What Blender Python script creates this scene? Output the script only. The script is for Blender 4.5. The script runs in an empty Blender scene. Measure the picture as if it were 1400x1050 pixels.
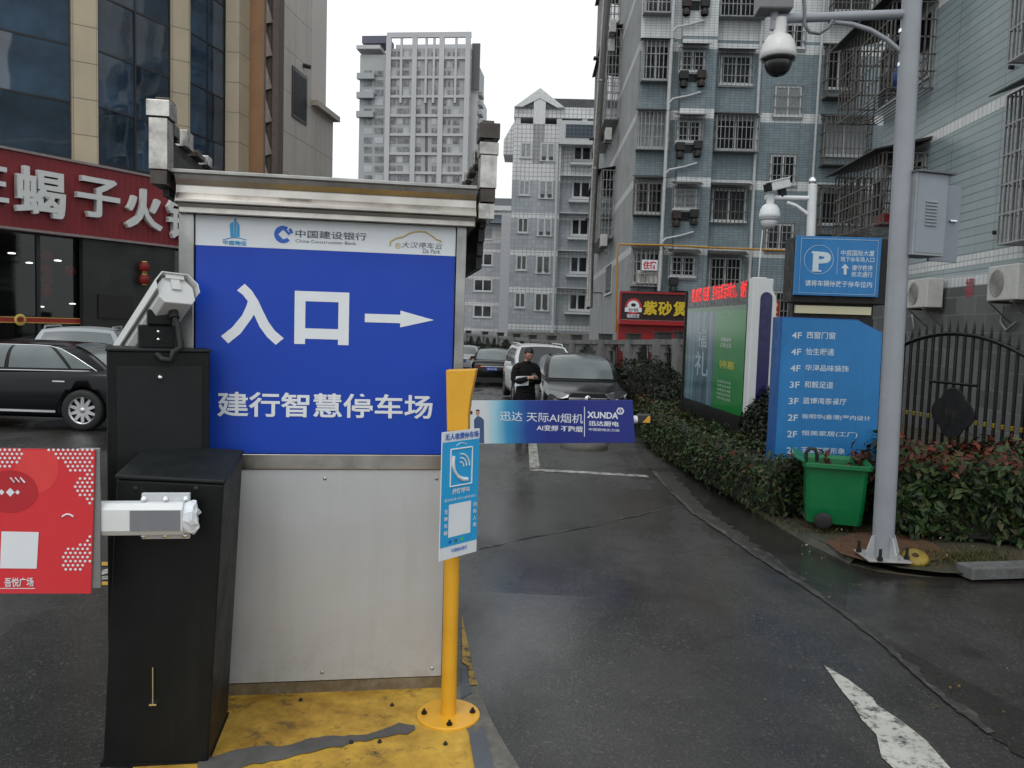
import bpy, bmesh, math, random
import numpy as np
from mathutils import Vector, Matrix
rad = math.radians
S = bpy.context.scene
COL = S.collection
# ------------------------------------------------------------ camera
F = 1093.0; CH = 1.70
YAW, PITCH, ROLL = rad(3.1), rad(4.1), rad(1.75)
CR = Matrix.Rotation(YAW, 3, 'Z') @ Matrix.Rotation(math.pi/2-PITCH, 3, 'X') @ Matrix.Rotation(ROLL, 3, 'Z')
cd = bpy.data.cameras.new('camera'); cam = bpy.data.objects.new('camera', cd); COL.objects.link(cam)
M4 = CR.to_4x4(); M4.translation = (0, 0, CH); cam.matrix_world = M4
cd.sensor_width = 36; cd.lens = 36*F/1400; cd.clip_end = 3000; cd.clip_start = 0.05
S.camera = cam
# ------------------------------------------------------------ world: overcast sky, soft sun
w = bpy.data.worlds.new('World'); S.world = w; w.use_nodes = True
nt = w.node_tree; nt.nodes.clear()
sky = nt.nodes.new('ShaderNodeTexSky'); sky.sky_type = 'NISHITA'; sky.sun_disc = False
SUN_EL, SUN_AZ = rad(55), rad(200)
sky.sun_elevation = SUN_EL; sky.sun_rotation = SUN_AZ; sky.air_density = 2.0; sky.dust_density = 6.0
hs = nt.nodes.new('ShaderNodeHueSaturation'); hs.inputs['Saturation'].default_value = 0.25
mx = nt.nodes.new('ShaderNodeMix'); mx.data_type = 'RGBA'; mx.inputs['Factor'].default_value = 0.8
mx.inputs['B'].default_value = (9.9, 10.3, 10.5, 1)
bg = nt.nodes.new('ShaderNodeBackground'); bg.inputs['Strength'].default_value = 0.12
wo = nt.nodes.new('ShaderNodeOutputWorld')
nt.links.new(sky.outputs[0], hs.inputs['Color']); nt.links.new(hs.outputs[0], mx.inputs['A'])
tc = nt.nodes.new('ShaderNodeTexCoord'); cn = nt.nodes.new('ShaderNodeTexNoise'); cn.inputs['Scale'].default_value = 2.2; cn.inputs['Detail'].default_value = 5
cr = nt.nodes.new('ShaderNodeMapRange'); cr.inputs['From Min'].default_value = 0.35; cr.inputs['From Max'].default_value = 0.7; cr.inputs['To Min'].default_value = 0.86; cr.inputs['To Max'].default_value = 1.04
vm = nt.nodes.new('ShaderNodeVectorMath'); vm.operation = 'SCALE'
nt.links.new(tc.outputs['Generated'], cn.inputs['Vector']); nt.links.new(cn.outputs['Fac'], cr.inputs['Value']); nt.links.new(mx.outputs['Result'], vm.inputs[0]); nt.links.new(cr.outputs[0], vm.inputs['Scale'])
nt.links.new(vm.outputs[0], bg.inputs[0]); nt.links.new(bg.outputs[0], wo.inputs[0])
sl = bpy.data.lights.new('sun', 'SUN'); sl.energy = 0.5; sl.angle = rad(25); sl.color = (1, 0.97, 0.93)
so = bpy.data.objects.new('sun', sl); COL.objects.link(so)
sd = Vector((math.sin(SUN_AZ)*math.cos(SUN_EL), math.cos(SUN_AZ)*math.cos(SUN_EL), math.sin(SUN_EL)))
so.rotation_euler = sd.to_track_quat('Z', 'Y').to_euler(); so.location = (0, 0, 60)
S.view_settings.view_transform = 'Standard'; S.view_settings.look = 'None'
S.view_settings.exposure = 0.14; S.view_settings.gamma = 1.0
S.cycles.use_denoising = True; S.cycles.max_bounces = 6; S.cycles.transparent_max_bounces = 12

# ------------------------------------------------------------ measuring helpers (photo pixel -> point on a known plane)
C0 = Vector((0, 0, CH))
def ray(px, py): return CR @ Vector(((px-700)/F, -(py-525)/F, -1.0))
def atY(px, py, Y): d = ray(px, py); return C0 + d*(Y/d.y)
def atZ(px, py, z=0.0): d = ray(px, py); return C0 + d*((z-CH)/d.z)
def gz(Y):                                    # the road falls gently away from the barrier
    return 0.0 if Y < 5 else (-0.025*(Y-5) if Y < 40 else -0.875)
def atG(px, py):
    p = atZ(px, py, 0)
    for _ in range(12): p = atZ(px, py, gz(p.y))
    return p
class Fr:                                     # upright frame: local x along a face, y into it, z up
    def __init__(s, loc, rz):
        s.loc = Vector(loc); s.rz = rz
        s.M = Matrix.Translation(s.loc) @ Matrix.Rotation(rz, 4, 'Z'); s.I = s.M.inverted()
    def px(s, px, py, y=0.0):
        o = s.I @ C0; d = (s.I.to_3x3() @ ray(px, py)); p = o + d*((y-o.y)/d.y)
        return p.x, p.z
    def rect(s, x0, y0, x1, y1, y=0.0):       # left-top and right-bottom pixels -> x0,x1,z0,z1
        a = s.px(x0, y0, y); b = s.px(x1, y1, y)
        return a[0], b[0], b[1], a[1]

# ------------------------------------------------------------ object helpers
def thing(name, label, cat, loc=(0, 0, 0), rz=0.0, group=None):
    o = bpy.data.objects.new(name, None); COL.objects.link(o)
    o.location = loc; o.rotation_euler = (0, 0, rz); o['label'] = label; o['category'] = cat
    o.empty_display_size = 0.1
    if group: o['group'] = group
    return o
def tag(o, label, cat, group=None):
    o['label'] = label; o['category'] = cat
    if group: o['group'] = group
    return o
def struct(o, kind='structure'): o['kind'] = kind; return o
def kids(o): return [c for c in bpy.data.objects if c.parent == o]
def copy_tree(o, parent=None):
    c = o.copy(); COL.objects.link(c); c.parent = parent
    for k in list(o.children): copy_tree(k, c)
    return c
_tc = {}
def text_geo(s, bold=0.0, ext=0.0, shear=0.0):
    k = (s, bold, ext, shear)
    if k in _tc: return _tc[k]
    c = bpy.data.curves.new('t', 'FONT'); c.body = s; c.size = 1; c.resolution_u = 3
    c.offset = bold; c.extrude = ext; c.shear = shear
    o = bpy.data.objects.new('t', c); COL.objects.link(o)
    dg = bpy.context.evaluated_depsgraph_get(); dg.update()
    m = bpy.data.meshes.new_from_object(o.evaluated_get(dg))
    v = np.array([tuple(a.co) for a in m.vertices]); f = [tuple(p.vertices) for p in m.polygons]
    bpy.data.objects.remove(o); bpy.data.curves.remove(c); bpy.data.meshes.remove(m)
    if len(v):
        lo = v.min(0); hi = v.max(0)
        v[:, :2] = (v[:, :2]-lo[:2])/np.maximum(hi[:2]-lo[:2], 1e-6)
        if ext: v[:, 2] = (v[:, 2]-lo[2])/(hi[2]-lo[2])
        else: v[:, 2] = 0
    _tc[k] = (v, f); return _tc[k]

class MB:
    def __init__(s): s.v = []; s.f = []; s.m = []; s.s = []
    def add(s, vs, fs, mat=0, smooth=False, M=None):
        b = len(s.v)
        s.v += [tuple(M @ Vector(p)) for p in vs] if M is not None else [tuple(p) for p in vs]
        for f in fs: s.f.append(tuple(b+i for i in f)); s.m.append(mat); s.s.append(smooth)
        return s
    def box(s, x0, x1, y0, y1, z0, z1, mat=0, M=None):
        vs = [(x0,y0,z0),(x1,y0,z0),(x1,y1,z0),(x0,y1,z0),(x0,y0,z1),(x1,y0,z1),(x1,y1,z1),(x0,y1,z1)]
        return s.add(vs, [(0,3,2,1),(4,5,6,7),(0,1,5,4),(1,2,6,5),(2,3,7,6),(3,0,4,7)], mat, False, M)
    def quad(s, a, b, c, d, mat=0): return s.add([a, b, c, d], [(0, 1, 2, 3)], mat)
    def prism(s, pts, y0, y1, mat=0, M=None):   # pts (x,z) counter-clockwise seen from -y
        n = len(pts); vs = [(x, y0, z) for x, z in pts]+[(x, y1, z) for x, z in pts]
        fs = [tuple(range(n)), tuple(reversed(range(n, 2*n)))]+[(i, i+n, (i+1) % n+n, (i+1) % n) for i in range(n)]
        return s.add(vs, fs, mat, False, M)
    def slab(s, pts, z0, z1, mat=0, M=None):    # pts (x,y)
        n = len(pts); vs = [(x, y, z0) for x, y in pts]+[(x, y, z1) for x, y in pts]
        fs = [tuple(reversed(range(n))), tuple(range(n, 2*n))]+[(i, (i+1) % n, (i+1) % n+n, i+n) for i in range(n)]
        return s.add(vs, fs, mat, False, M)
    def tube(s, pts, r, n=10, mat=0, caps=True, M=None, closed=False):
        P = [Vector(p) for p in pts]; k = len(P); rr = r if isinstance(r, (list, tuple)) else [r]*k
        vs = []; prev = None
        for i in range(k):
            if closed: t = P[(i+1) % k]-P[i-1]
            else: t = (P[min(i+1, k-1)]-P[max(i-1, 0)])
            t.normalize()
            if prev is None:
                a = Vector((0, 0, 1)) if abs(t.z) < 0.9 else Vector((1, 0, 0)); u = t.cross(a).normalized()
            else: u = (prev - t*prev.dot(t)).normalized()
            prev = u; q = t.cross(u)
            for j in range(n):
                an = 2*math.pi*j/n; vs.append(P[i]+(u*math.cos(an)+q*math.sin(an))*rr[i])
        fs = [(i*n+j, i*n+(j+1) % n, ((i+1) % k)*n+(j+1) % n, ((i+1) % k)*n+j) for i in range(k if closed else k-1) for j in range(n)]
        s.add(vs, fs, mat, True, M)
        if caps and not closed:
            s.add(vs[:n], [tuple(reversed(range(n)))], mat, False, M); s.add(vs[-n:], [tuple(range(n))], mat, False, M)
        return s
    def lathe(s, prof, n=24, mat=0, M=None, smooth=True):   # prof (r,z)
        vs = [(r*math.cos(2*math.pi*j/n), r*math.sin(2*math.pi*j/n), z) for r, z in prof for j in range(n)]
        fs = [(i*n+j, i*n+(j+1) % n, (i+1)*n+(j+1) % n, (i+1)*n+j) for i in range(len(prof)-1) for j in range(n)]
        return s.add(vs, fs, mat, smooth, M)
    def disc(s, r, n=20, mat=0, M=None, r2=None):
        r2 = r2 or r
        return s.add([(r*math.cos(2*math.pi*j/n), r2*math.sin(2*math.pi*j/n), 0) for j in range(n)], [tuple(range(n))], mat, False, M)
    def grid(s, fn, nu, nv, mat=0, smooth=True, M=None):
        vs = [fn(i/nu, j/nv) for j in range(nv+1) for i in range(nu+1)]
        fs = [(j*(nu+1)+i, j*(nu+1)+i+1, (j+1)*(nu+1)+i+1, (j+1)*(nu+1)+i) for j in range(nv) for i in range(nu)]
        return s.add(vs, fs, mat, smooth, M)
    def text(s, t, r, y, mat=0, bold=0.0, depth=0.0, shear=0.0):  # r = x0,x1,z0,z1 ink box on the plane y
        b0 = min(bold, 0.012)
        v, f = text_geo(t, b0, 0.1 if depth else 0.0, shear)
        if not len(v): return s
        x0, x1, z0, z1 = r; e = (bold-b0)*(z1-z0)*1.1
        sh = [(0, 0)] if e <= 0 else [(-e, -e), (e, -e), (-e, e), (e, e), (0, 0)]
        for k, (dx, dz) in enumerate(sh):
            vs = [(x0+e+dx+a*(x1-x0-2*e), y-c*depth-k*0.0002, z0+e+dz+b*(z1-z0-2*e)) for a, b, c in v]
            s.add(vs, f, mat)
        return s
    def build(s, name, mats, parent=None, loc=None, bevel=0.0, seg=2, label=None):
        me = bpy.data.meshes.new(name)
        me.from_pydata(s.v, [], s.f)
        for m in (mats if isinstance(mats, (list, tuple)) else [mats]): me.materials.append(m)
        me.polygons.foreach_set('material_index', s.m); me.polygons.foreach_set('use_smooth', s.s)
        me.update()
        o = bpy.data.objects.new(name, me); COL.objects.link(o)
        if parent is not None: o.parent = parent
        if loc is not None: o.location = loc
        if bevel:
            b = o.modifiers.new('bevel', 'BEVEL'); b.width = bevel; b.segments = seg; b.limit_method = 'ANGLE'; b.angle_limit = rad(40)
        if label: o['label'] = label
        return o
def smooth(me):
    for p in me.polygons: p.use_smooth = True

# ------------------------------------------------------------ materials
class NT:
    def __init__(s, name):
        s.m = bpy.data.materials.new(name); s.m.use_nodes = True; s.t = s.m.node_tree
        s.t.nodes.clear(); s.out = s.n('ShaderNodeOutputMaterial'); s.b = s.n('ShaderNodeBsdfPrincipled')
        s.l(s.b.outputs[0], s.out.inputs[0])
    def n(s, t, **k):
        x = s.t.nodes.new(t)
        for a, b in k.items(): setattr(x, a, b)
        return x
    def l(s, a, b): s.t.links.new(a, b)
    def coord(s, kind='Object', scale=None):
        c = s.n('ShaderNodeTexCoord').outputs[kind]
        if scale:
            mp = s.n('ShaderNodeMapping'); mp.inputs['Scale'].default_value = scale if isinstance(scale, tuple) else (scale,)*3
            s.l(c, mp.inputs[0]); c = mp.outputs[0]
        return c
    def noise(s, vec, scale=5, det=4, rough=0.6):
        x = s.n('ShaderNodeTexNoise'); x.inputs['Scale'].default_value = scale; x.inputs['Detail'].default_value = det
        x.inputs['Roughness'].default_value = rough; s.l(vec, x.inputs['Vector']); return x.outputs['Fac']
    def ramp(s, fac, a, b, lo=0.0, hi=1.0):
        x = s.n('ShaderNodeMapRange'); x.inputs['From Min'].default_value = a; x.inputs['From Max'].default_value = b
        x.inputs['To Min'].default_value = lo; x.inputs['To Max'].default_value = hi; s.l(fac, x.inputs['Value']); return x.outputs[0]
    def math(s, op, a, b=None):
        x = s.n('ShaderNodeMath', operation=op)
        for i, q in enumerate((a, b)):
            if q is None: continue
            if isinstance(q, (int, float)): x.inputs[i].default_value = q
            else: s.l(q, x.inputs[i])
        return x.outputs[0]
    def mix(s, fac, a, b):
        x = s.n('ShaderNodeMix'); x.data_type = 'RGBA'
        for nme, q in (('Factor', fac), ('A', a), ('B', b)):
            i = [k for k in x.inputs if k.name == nme and (k.type == 'RGBA' or nme == 'Factor')][0]
            if isinstance(q, (int, float)): i.default_value = q
            elif isinstance(q, tuple): i.default_value = (*q, 1) if len(q) == 3 else q
            else: s.l(q, i)
        return [o for o in x.outputs if o.type == 'RGBA'][0]
    def base(s, c):
        if isinstance(c, tuple): s.b.inputs['Base Color'].default_value = (*c, 1)
        else: s.l(c, s.b.inputs['Base Color'])
    def rough(s, r):
        if isinstance(r, (int, float)): s.b.inputs['Roughness'].default_value = r
        else: s.l(r, s.b.inputs['Roughness'])
    def bump(s, h, dist=0.01, st=0.5):
        x = s.n('ShaderNodeBump'); x.inputs['Distance'].default_value = dist; x.inputs['Strength'].default_value = st
        s.l(h, x.inputs['Height']); s.l(x.outputs[0], s.b.inputs['Normal'])
def mul(c, k): return tuple(min(1, a*k) for a in c)
def M(name, c, rough=0.5, metal=0.0, var=0.15, scale=6.0, bump=0.0, bscale=60, rvar=0.1, coat=0.0, emit=None, spec=0.5):
    t = NT(name); co = t.coord('Object')
    n = t.noise(co, scale, 5)
    t.base(t.mix(t.ramp(n, 0.3, 0.7), mul(c, 1-var), mul(c, 1+var)) if var else c)
    n2 = t.noise(co, scale*2.3, 3)
    t.rough(t.ramp(n2, 0.3, 0.7, max(0.02, rough-rvar), min(1, rough+rvar)))
    t.b.inputs['Metallic'].default_value = metal; t.b.inputs['Coat Weight'].default_value = coat
    t.b.inputs['Specular IOR Level'].default_value = spec
    if bump: t.bump(t.noise(co, bscale, 3), bump, 0.5)
    if emit:
        t.b.inputs['Emission Color'].default_value = (*emit[0], 1); t.b.inputs['Emission Strength'].default_value = emit[1]
    return t.m
def tile_mat(name, c, mortar, bw=0.2, bh=0.1, mort=0.008, band=None, bandc=(0.55, 0.57, 0.57), top=None, rough=0.35, off=0.0, var=0.12, stain=0.35):
    t = NT(name); co = t.coord('Object'); sp = t.n('ShaderNodeSeparateXYZ'); t.l(co, sp.inputs[0])
    u = t.math('ADD', sp.outputs[0], sp.outputs[1]); cb = t.n('ShaderNodeCombineXYZ')
    t.l(u, cb.inputs[0]); t.l(sp.outputs[2], cb.inputs[1])
    br = t.n('ShaderNodeTexBrick'); br.offset = off; br.squash = 1.0; t.l(cb.outputs[0], br.inputs['Vector'])
    br.inputs['Scale'].default_value = 1; br.inputs['Brick Width'].default_value = bw; br.inputs['Row Height'].default_value = bh
    br.inputs['Mortar Size'].default_value = mort; br.inputs['Mortar Smooth'].default_value = 0.2
    br.inputs['Color1'].default_value = (*mul(c, 1-var), 1); br.inputs['Color2'].default_value = (*mul(c, 1+var), 1)
    br.inputs['Mortar'].default_value = (*mortar, 1); br.inputs['Bias'].default_value = 0
    colr = br.outputs['Color']; z = sp.outputs[2]
    def whiten(mask, colr):
        wt = t.mix(br.outputs['Fac'], bandc, mul(bandc, 0.45)); return t.mix(mask, colr, wt)
    if band:
        z0, per, h = band
        md = t.math('FLOORED_MODULO', t.math('SUBTRACT', z, z0), per); colr = whiten(t.math('LESS_THAN', md, h), colr)
    if top is not None: colr = whiten(t.math('GREATER_THAN', z, top), colr)
    # rain streaks and grime
    mp = t.n('ShaderNodeMapping'); mp.inputs['Scale'].default_value = (2.2, 0.18, 1); t.l(cb.outputs[0], mp.inputs[0])
    st = t.ramp(t.noise(mp.outputs[0], 1.6, 6, 0.65), 0.48, 0.75)
    big = t.ramp(t.noise(co, 0.35, 4), 0.35, 0.7, 0.0, 0.35)
    g = t.math('MINIMUM', t.math('ADD', t.math('MULTIPLY', st, stain), big), 0.8)
    t.base(t.mix(g, colr, mul(c, 0.42))); t.rough(rough)
    t.bump(t.math('SUBTRACT', 1.0, br.outputs['Fac']), 0.004, 0.6)
    return t.m
def glass_mat(name, c, rough=0.06, wob=0.0, wscale=0.6, spec=0.6, var=0.5):
    t = NT(name); co = t.coord('Object'); n = t.noise(co, 0.7, 3)
    t.base(t.mix(t.ramp(n, 0.35, 0.65), mul(c, 1-var), mul(c, 1+var))); t.rough(rough); t.b.inputs['Specular IOR Level'].default_value = spec
    if wob: t.bump(t.noise(co, wscale, 2, 0.4), wob, 1.0)
    return t.m
def clear_mat(name, tint=(0.5, 0.55, 0.55), refl=0.12):
    t = NT(name); tr = t.n('ShaderNodeBsdfTransparent'); tr.inputs[0].default_value = (*tint, 1)
    gl = t.n('ShaderNodeBsdfGlossy'); gl.inputs['Roughness'].default_value = 0.03
    fr = t.n('ShaderNodeLayerWeight'); fr.inputs['Blend'].default_value = 0.25
    ms = t.n('ShaderNodeMixShader'); t.l(t.ramp(fr.outputs['Fresnel'], 0, 1, refl*0.4, 0.8), ms.inputs[0])
    t.l(tr.outputs[0], ms.inputs[1]); t.l(gl.outputs[0], ms.inputs[2]); t.l(ms.outputs[0], t.out.inputs[0]); return t.m
def worn(name, c, under, lo=0.42, hi=0.5, scale=6, rough=0.6, stretch=(1, 1, 1)):
    t = NT(name); co = t.coord('Object', stretch); n = t.noise(co, scale, 8, 0.7); n2 = t.noise(co, scale*5, 5, 0.7)
    f = t.ramp(t.math('ADD', t.math('MULTIPLY', n, 0.65), t.math('MULTIPLY', n2, 0.35)), lo, hi)
    cc = t.mix(t.ramp(t.noise(co, 2.5, 4), 0.3, 0.7), mul(c, 0.75), mul(c, 1.15))
    t.base(t.mix(f, under, cc)); t.rough(rough); t.bump(t.math('ADD', f, t.noise(co, 120, 3)), 0.002, 0.5); return t.m

def asphalt(name, c=0.042, tint=(1, 0.98, 0.95), wet=(0.42, 0.66), rlo=0.09, rhi=0.60, cell=190):
    t = NT(name); co = t.coord('Object')
    big = t.noise(co, 0.45, 6, 0.6); mid = t.noise(co, 3.0, 6, 0.7)
    def cells(sc):
        v = t.n('ShaderNodeTexVoronoi'); v.inputs['Scale'].default_value = sc; t.l(co, v.inputs['Vector'])
        q = t.n('ShaderNodeSeparateColor'); t.l(v.outputs['Color'], q.inputs[0]); return q.outputs[0], q.outputs[1], v.outputs['Distance']
    r1, g1, d1 = cells(cell); r2, g2, d2 = cells(cell*.42)
    a = mul(tint, c*0.42); b = mul(tint, c*1.6)
    col = t.mix(t.ramp(t.math('ADD', t.math('MULTIPLY', big, 0.55), t.math('MULTIPLY', mid, 0.45)), 0.36, 0.64), a, b)
    col = t.mix(t.ramp(r1, 0.0, 1.0, 0, 0.55), col, mul(tint, c*0.35))
    col = t.mix(t.ramp(g1, 0.82, 0.97, 0, 0.7), col, mul(tint, c*2.6)); col = t.mix(t.ramp(g2, 0.93, 0.99, 0, 0.6), col, mul(tint, c*3.0))
    mt = t.n('ShaderNodeMapping'); mt.inputs['Scale'].default_value = (1.5, 0.07, 1); mt.inputs['Rotation'].default_value = (0, 0, rad(-6)); t.l(co, mt.inputs[0])
    col = t.mix(t.ramp(t.noise(mt.outputs[0], 1.1, 4), 0.42, 0.62, 0, 0.45), col, mul(tint, c*0.45))
    col = t.mix(t.ramp(t.noise(co, 1.1, 7, 0.72), 0.54, 0.64, 0, 0.6), col, mul(tint, c*0.35)); t.base(col)
    mp = t.n('ShaderNodeMapping'); mp.inputs['Location'].default_value = (7.3, 2.1, 0); mp.inputs['Scale'].default_value = (0.9, 0.35, 1); t.l(co, mp.inputs[0])
    wm = t.ramp(t.noise(mp.outputs[0], 0.75, 5, 0.6), wet[0], wet[1])
    t.rough(t.ramp(t.math('ADD', t.math('MULTIPLY', wm, 0.7), t.math('MULTIPLY', mid, 0.3)), 0.1, 0.9, rlo, rhi))
    h = t.math('MULTIPLY', t.math('ADD', t.math('MULTIPLY', r1, 0.6), t.noise(co, 60, 4)), t.ramp(wm, 0, 1, 0.4, 1.0))
    t.bump(h, 0.004, 0.7); return t.m

steel = M('stainless_steel', (0.42, 0.40, 0.37), 0.32, 1.0, 0.3, 3.0, rvar=0.12)
steel_dull = M('dull_steel', (0.36, 0.36, 0.35), 0.45, 1.0, 0.25, 4.0)
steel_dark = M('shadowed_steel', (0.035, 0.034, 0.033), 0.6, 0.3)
t = NT('black_powder_coat'); co = t.coord('Object'); n = t.noise(co, 5, 6, .7); mp = t.n('ShaderNodeMapping'); mp.inputs['Scale'].default_value = (9, 9, .8); t.l(co, mp.inputs[0])
dust = t.ramp(t.noise(mp.outputs[0], 1.3, 6, .7), .50, .75, 0, .35); chip = t.ramp(t.noise(co, 38, 5, .75), .70, .74, 0, .6)
t.base(t.mix(chip, t.mix(dust, t.mix(t.ramp(n, .3, .7), (.004, .0052, .0054), (.0065, .0082, .0085)), (.018, .018, .016)), (.06, .058, .052))); t.rough(t.ramp(n, .3, .7, .38, .62)); t.b.inputs['Specular IOR Level'].default_value = .24; t.bump(t.noise(co, 300, 2), .0004, .5); black_paint = t.m
dark_paint = M('dark_grey_paint', (0.010, 0.0125, 0.013), 0.5, 0, 0.2, 5, spec=0.28)
rubber = M('black_rubber', (0.01, 0.01, 0.011), 0.7, 0, 0.2)
white_paint = M('white_paint', (0.62, 0.64, 0.65), 0.4, 0, 0.06)
grey_pole = M('grey_pole_paint', (0.25, 0.268, 0.295), 0.38, 0.0, 0.1, 3)
yellow_paint = M('yellow_steel_paint', (0.68, 0.35, 0.022), 0.4, 0, 0.12, 4)
blue_print = M('royal_blue_print', (0.010, 0.054, 0.41), 0.38, 0, 0.06, 2, spec=0.3)
white_print = M('white_print', (0.68, 0.725, 0.77), 0.4, 0, 0.04)
white_letter = M('white_lettering', (0.70, 0.74, 0.78), 0.45, 0, 0.03)
sky_blue = M('sky_blue_print', (0.02, 0.30, 0.62), 0.4, 0, 0.06)
grey_letter = M('grey_lettering', (0.09, 0.10, 0.11), 0.5, 0, 0.03)
bank_blue = M('bank_blue_print', (0.01, 0.11, 0.50), 0.45, 0, 0.03)
gold_print = M('gold_print', (0.55, 0.40, 0.10), 0.45, 0, 0.05)
chrome = M('chrome', (0.75, 0.76, 0.78), 0.1, 1.0, 0.05)
concrete = M('concrete', (0.17, 0.165, 0.155), 0.8, 0, 0.3, 4, bump=0.004, bscale=40)
dark_glass = glass_mat('dark_window_glass', (0.012, 0.015, 0.017), 0.08, 0.01, 1.2, 0.5)
# ============================================================ ground
asph = asphalt('wet_asphalt', 0.033, (1, 0.955, 0.885))
asph2 = asphalt('dark_gutter_concrete', 0.024, (1.0, 0.92, 0.80), (0.44, 0.66), 0.06, 0.6, 210)
m = MB()
xs = [-260, -60, -14, -5, 0, 5, 14, 60, 260]; ys = [-30, 0, 5, 8, 12, 16, 22, 30, 40, 70, 150, 420]
for j in range(len(ys)-1):
    for i in range(len(xs)-1):
        m.quad(*[(x, y, gz(y)) for x, y in ((xs[i], ys[j]), (xs[i+1], ys[j]), (xs[i+1], ys[j+1]), (xs[i], ys[j+1]))])
struct(m.build('road', asph))
def ground_strip(name, left, right, dz, mats, kind='structure'):
    m = MB(); n = len(left)
    for i in range(n-1):
        q = [left[i], right[i], right[i+1], left[i+1]]
        m.quad(*[(p[0], p[1], gz(p[1])+dz) for p in q])
    return struct(m.build(name, mats), kind)
def dens(pts, k=4, jit=0.0, seed=1):
    r = random.Random(seed); out = []
    for a, b in zip(pts[:-1], pts[1:]):
        for i in range(k):
            t = i/k; out.append((a[0]+(b[0]-a[0])*t+r.uniform(-jit, jit), a[1]+(b[1]-a[1])*t+r.uniform(-jit, jit)))
    out.append((pts[-1][0], pts[-1][1])); return out
g = lambda x, y: tuple(atG(x, y)[:2])
gut_px = [(862, 588), (872, 622), (890, 645), (915, 672), (946, 702), (985, 728), (1030, 760), (1085, 795), (1140, 832), (1200, 878), (1240, 915), (1290, 958), (1350, 1005), (1420, 1050), (1520, 1110)]
kerb_px = [(884, 575), (905, 607), (935, 632), (965, 656), (1000, 680), (1040, 706), (1075, 727), (1100, 743), (1130, 757), (1160, 772), (1200, 783), (1260, 790), (1330, 792), (1400, 790), (1560, 786)]
gutL = [(1.35, 26)]+[g(*p) for p in gut_px]; kerbP = [(1.5, 26)]+[g(*p) for p in kerb_px]
ground_strip('gutter', dens(gutL, 6, 0.018, 3), dens(kerbP, 6), 0.004, asph2)
# pale worn line where the asphalt meets the gutter
wl = worn('worn_edge_concrete', (0.085, 0.082, 0.074), (0.03, 0.028, 0.026), 0.50, 0.62, 7, 0.5)
gl = dens(gutL[3:14], 12, 0.007, 5); rw = random.Random(6); wv_ = [.008+.055*rw.random()**1.5 for _ in range(len(gl)//3+2)]
ground_strip('gutter_edge', gl, [(x+(wv_[i//3]*(3-i % 3)+wv_[i//3+1]*(i % 3))/3*1.2, y+0.02) for i, (x, y) in enumerate(gl)], 0.008, wl)
sg_ = dens(gutL[3:9], 10, .02, 15); wr_ = random.Random(8)
ground_strip('silt_streak', [(x+.02, y) for x, y in sg_], [(x+.10+.16*(1-i/len(sg_))+wr_.uniform(-.03, .03), y+.01) for i, (x, y) in enumerate(sg_)], 0.0065, worn('pale_silt', (.10, .096, .086), (.022, .020, .017), .53, .66, 5, .4, (2.2, .8, 1)))
# joint across the lane
jp = dens([g(655, 752), g(700, 741), g(745, 732), g(800, 722), g(860, 708), g(930, 692)], 5, 0.012, 8)
ground_strip('road_joint', jp, [(x+0.005, y+0.03+0.02*math.sin(i)) for i, (x, y) in enumerate(jp)], 0.004, worn('joint_fill', (0.10, 0.098, 0.09), (0.014, 0.014, 0.014), 0.5, 0.56, 5))
# lane paint
lane_white = worn('worn_white_paint', (0.34, 0.34, 0.31), (0.06, 0.058, 0.055), 0.43, 0.53, 9, 0.55)
def poly_ground(name, px, dz, mt):
    m = MB(); pts = [g(*p) for p in px]
    m.add([(x, y, gz(y)+dz) for x, y in pts], [tuple(range(len(pts)))]); return struct(m.build(name, mt))
poly_ground('lane_marking', [(722, 600), (733, 600), (738, 640), (724, 640)], 0.004, lane_white)
poly_ground('lane_marking', [(724, 641), (800, 644.5), (884, 650), (888, 653), (800, 648), (725, 644)], 0.004, lane_white)
poly_ground('arrow_marking', [(1126, 910), (1160, 930), (1193, 955), (1199, 965), (1230, 985), (1265, 1012), (1300, 1052), (1320, 1075), (1240, 1085), (1222, 1052), (1205, 1036), (1198, 1005), (1178, 985), (1165, 962), (1152, 947)], 0.004, worn('arrow_white_paint', (0.44, 0.44, 0.40), (0.07, 0.07, 0.066), 0.42, 0.50, 10, 0.5))
lane_yellow = worn('worn_yellow_line', (0.42, 0.24, 0.03), (0.05, 0.045, 0.035), 0.36, 0.46, 9)
poly_ground('yellow_line', [(60, 769), (160, 769), (160, 774), (60, 774)], 0.004, lane_yellow)
poly_ground('yellow_line', [(60, 795), (160, 796), (160, 801), (60, 800)], 0.004, lane_yellow)
poly_ground('road_letter', [(128, 782), (160, 776), (160, 781), (135, 788)], 0.004, lane_white)
poly_ground('road_letter', [(124, 791), (160, 786), (160, 792), (128, 794)], 0.004, lane_white)
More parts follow.
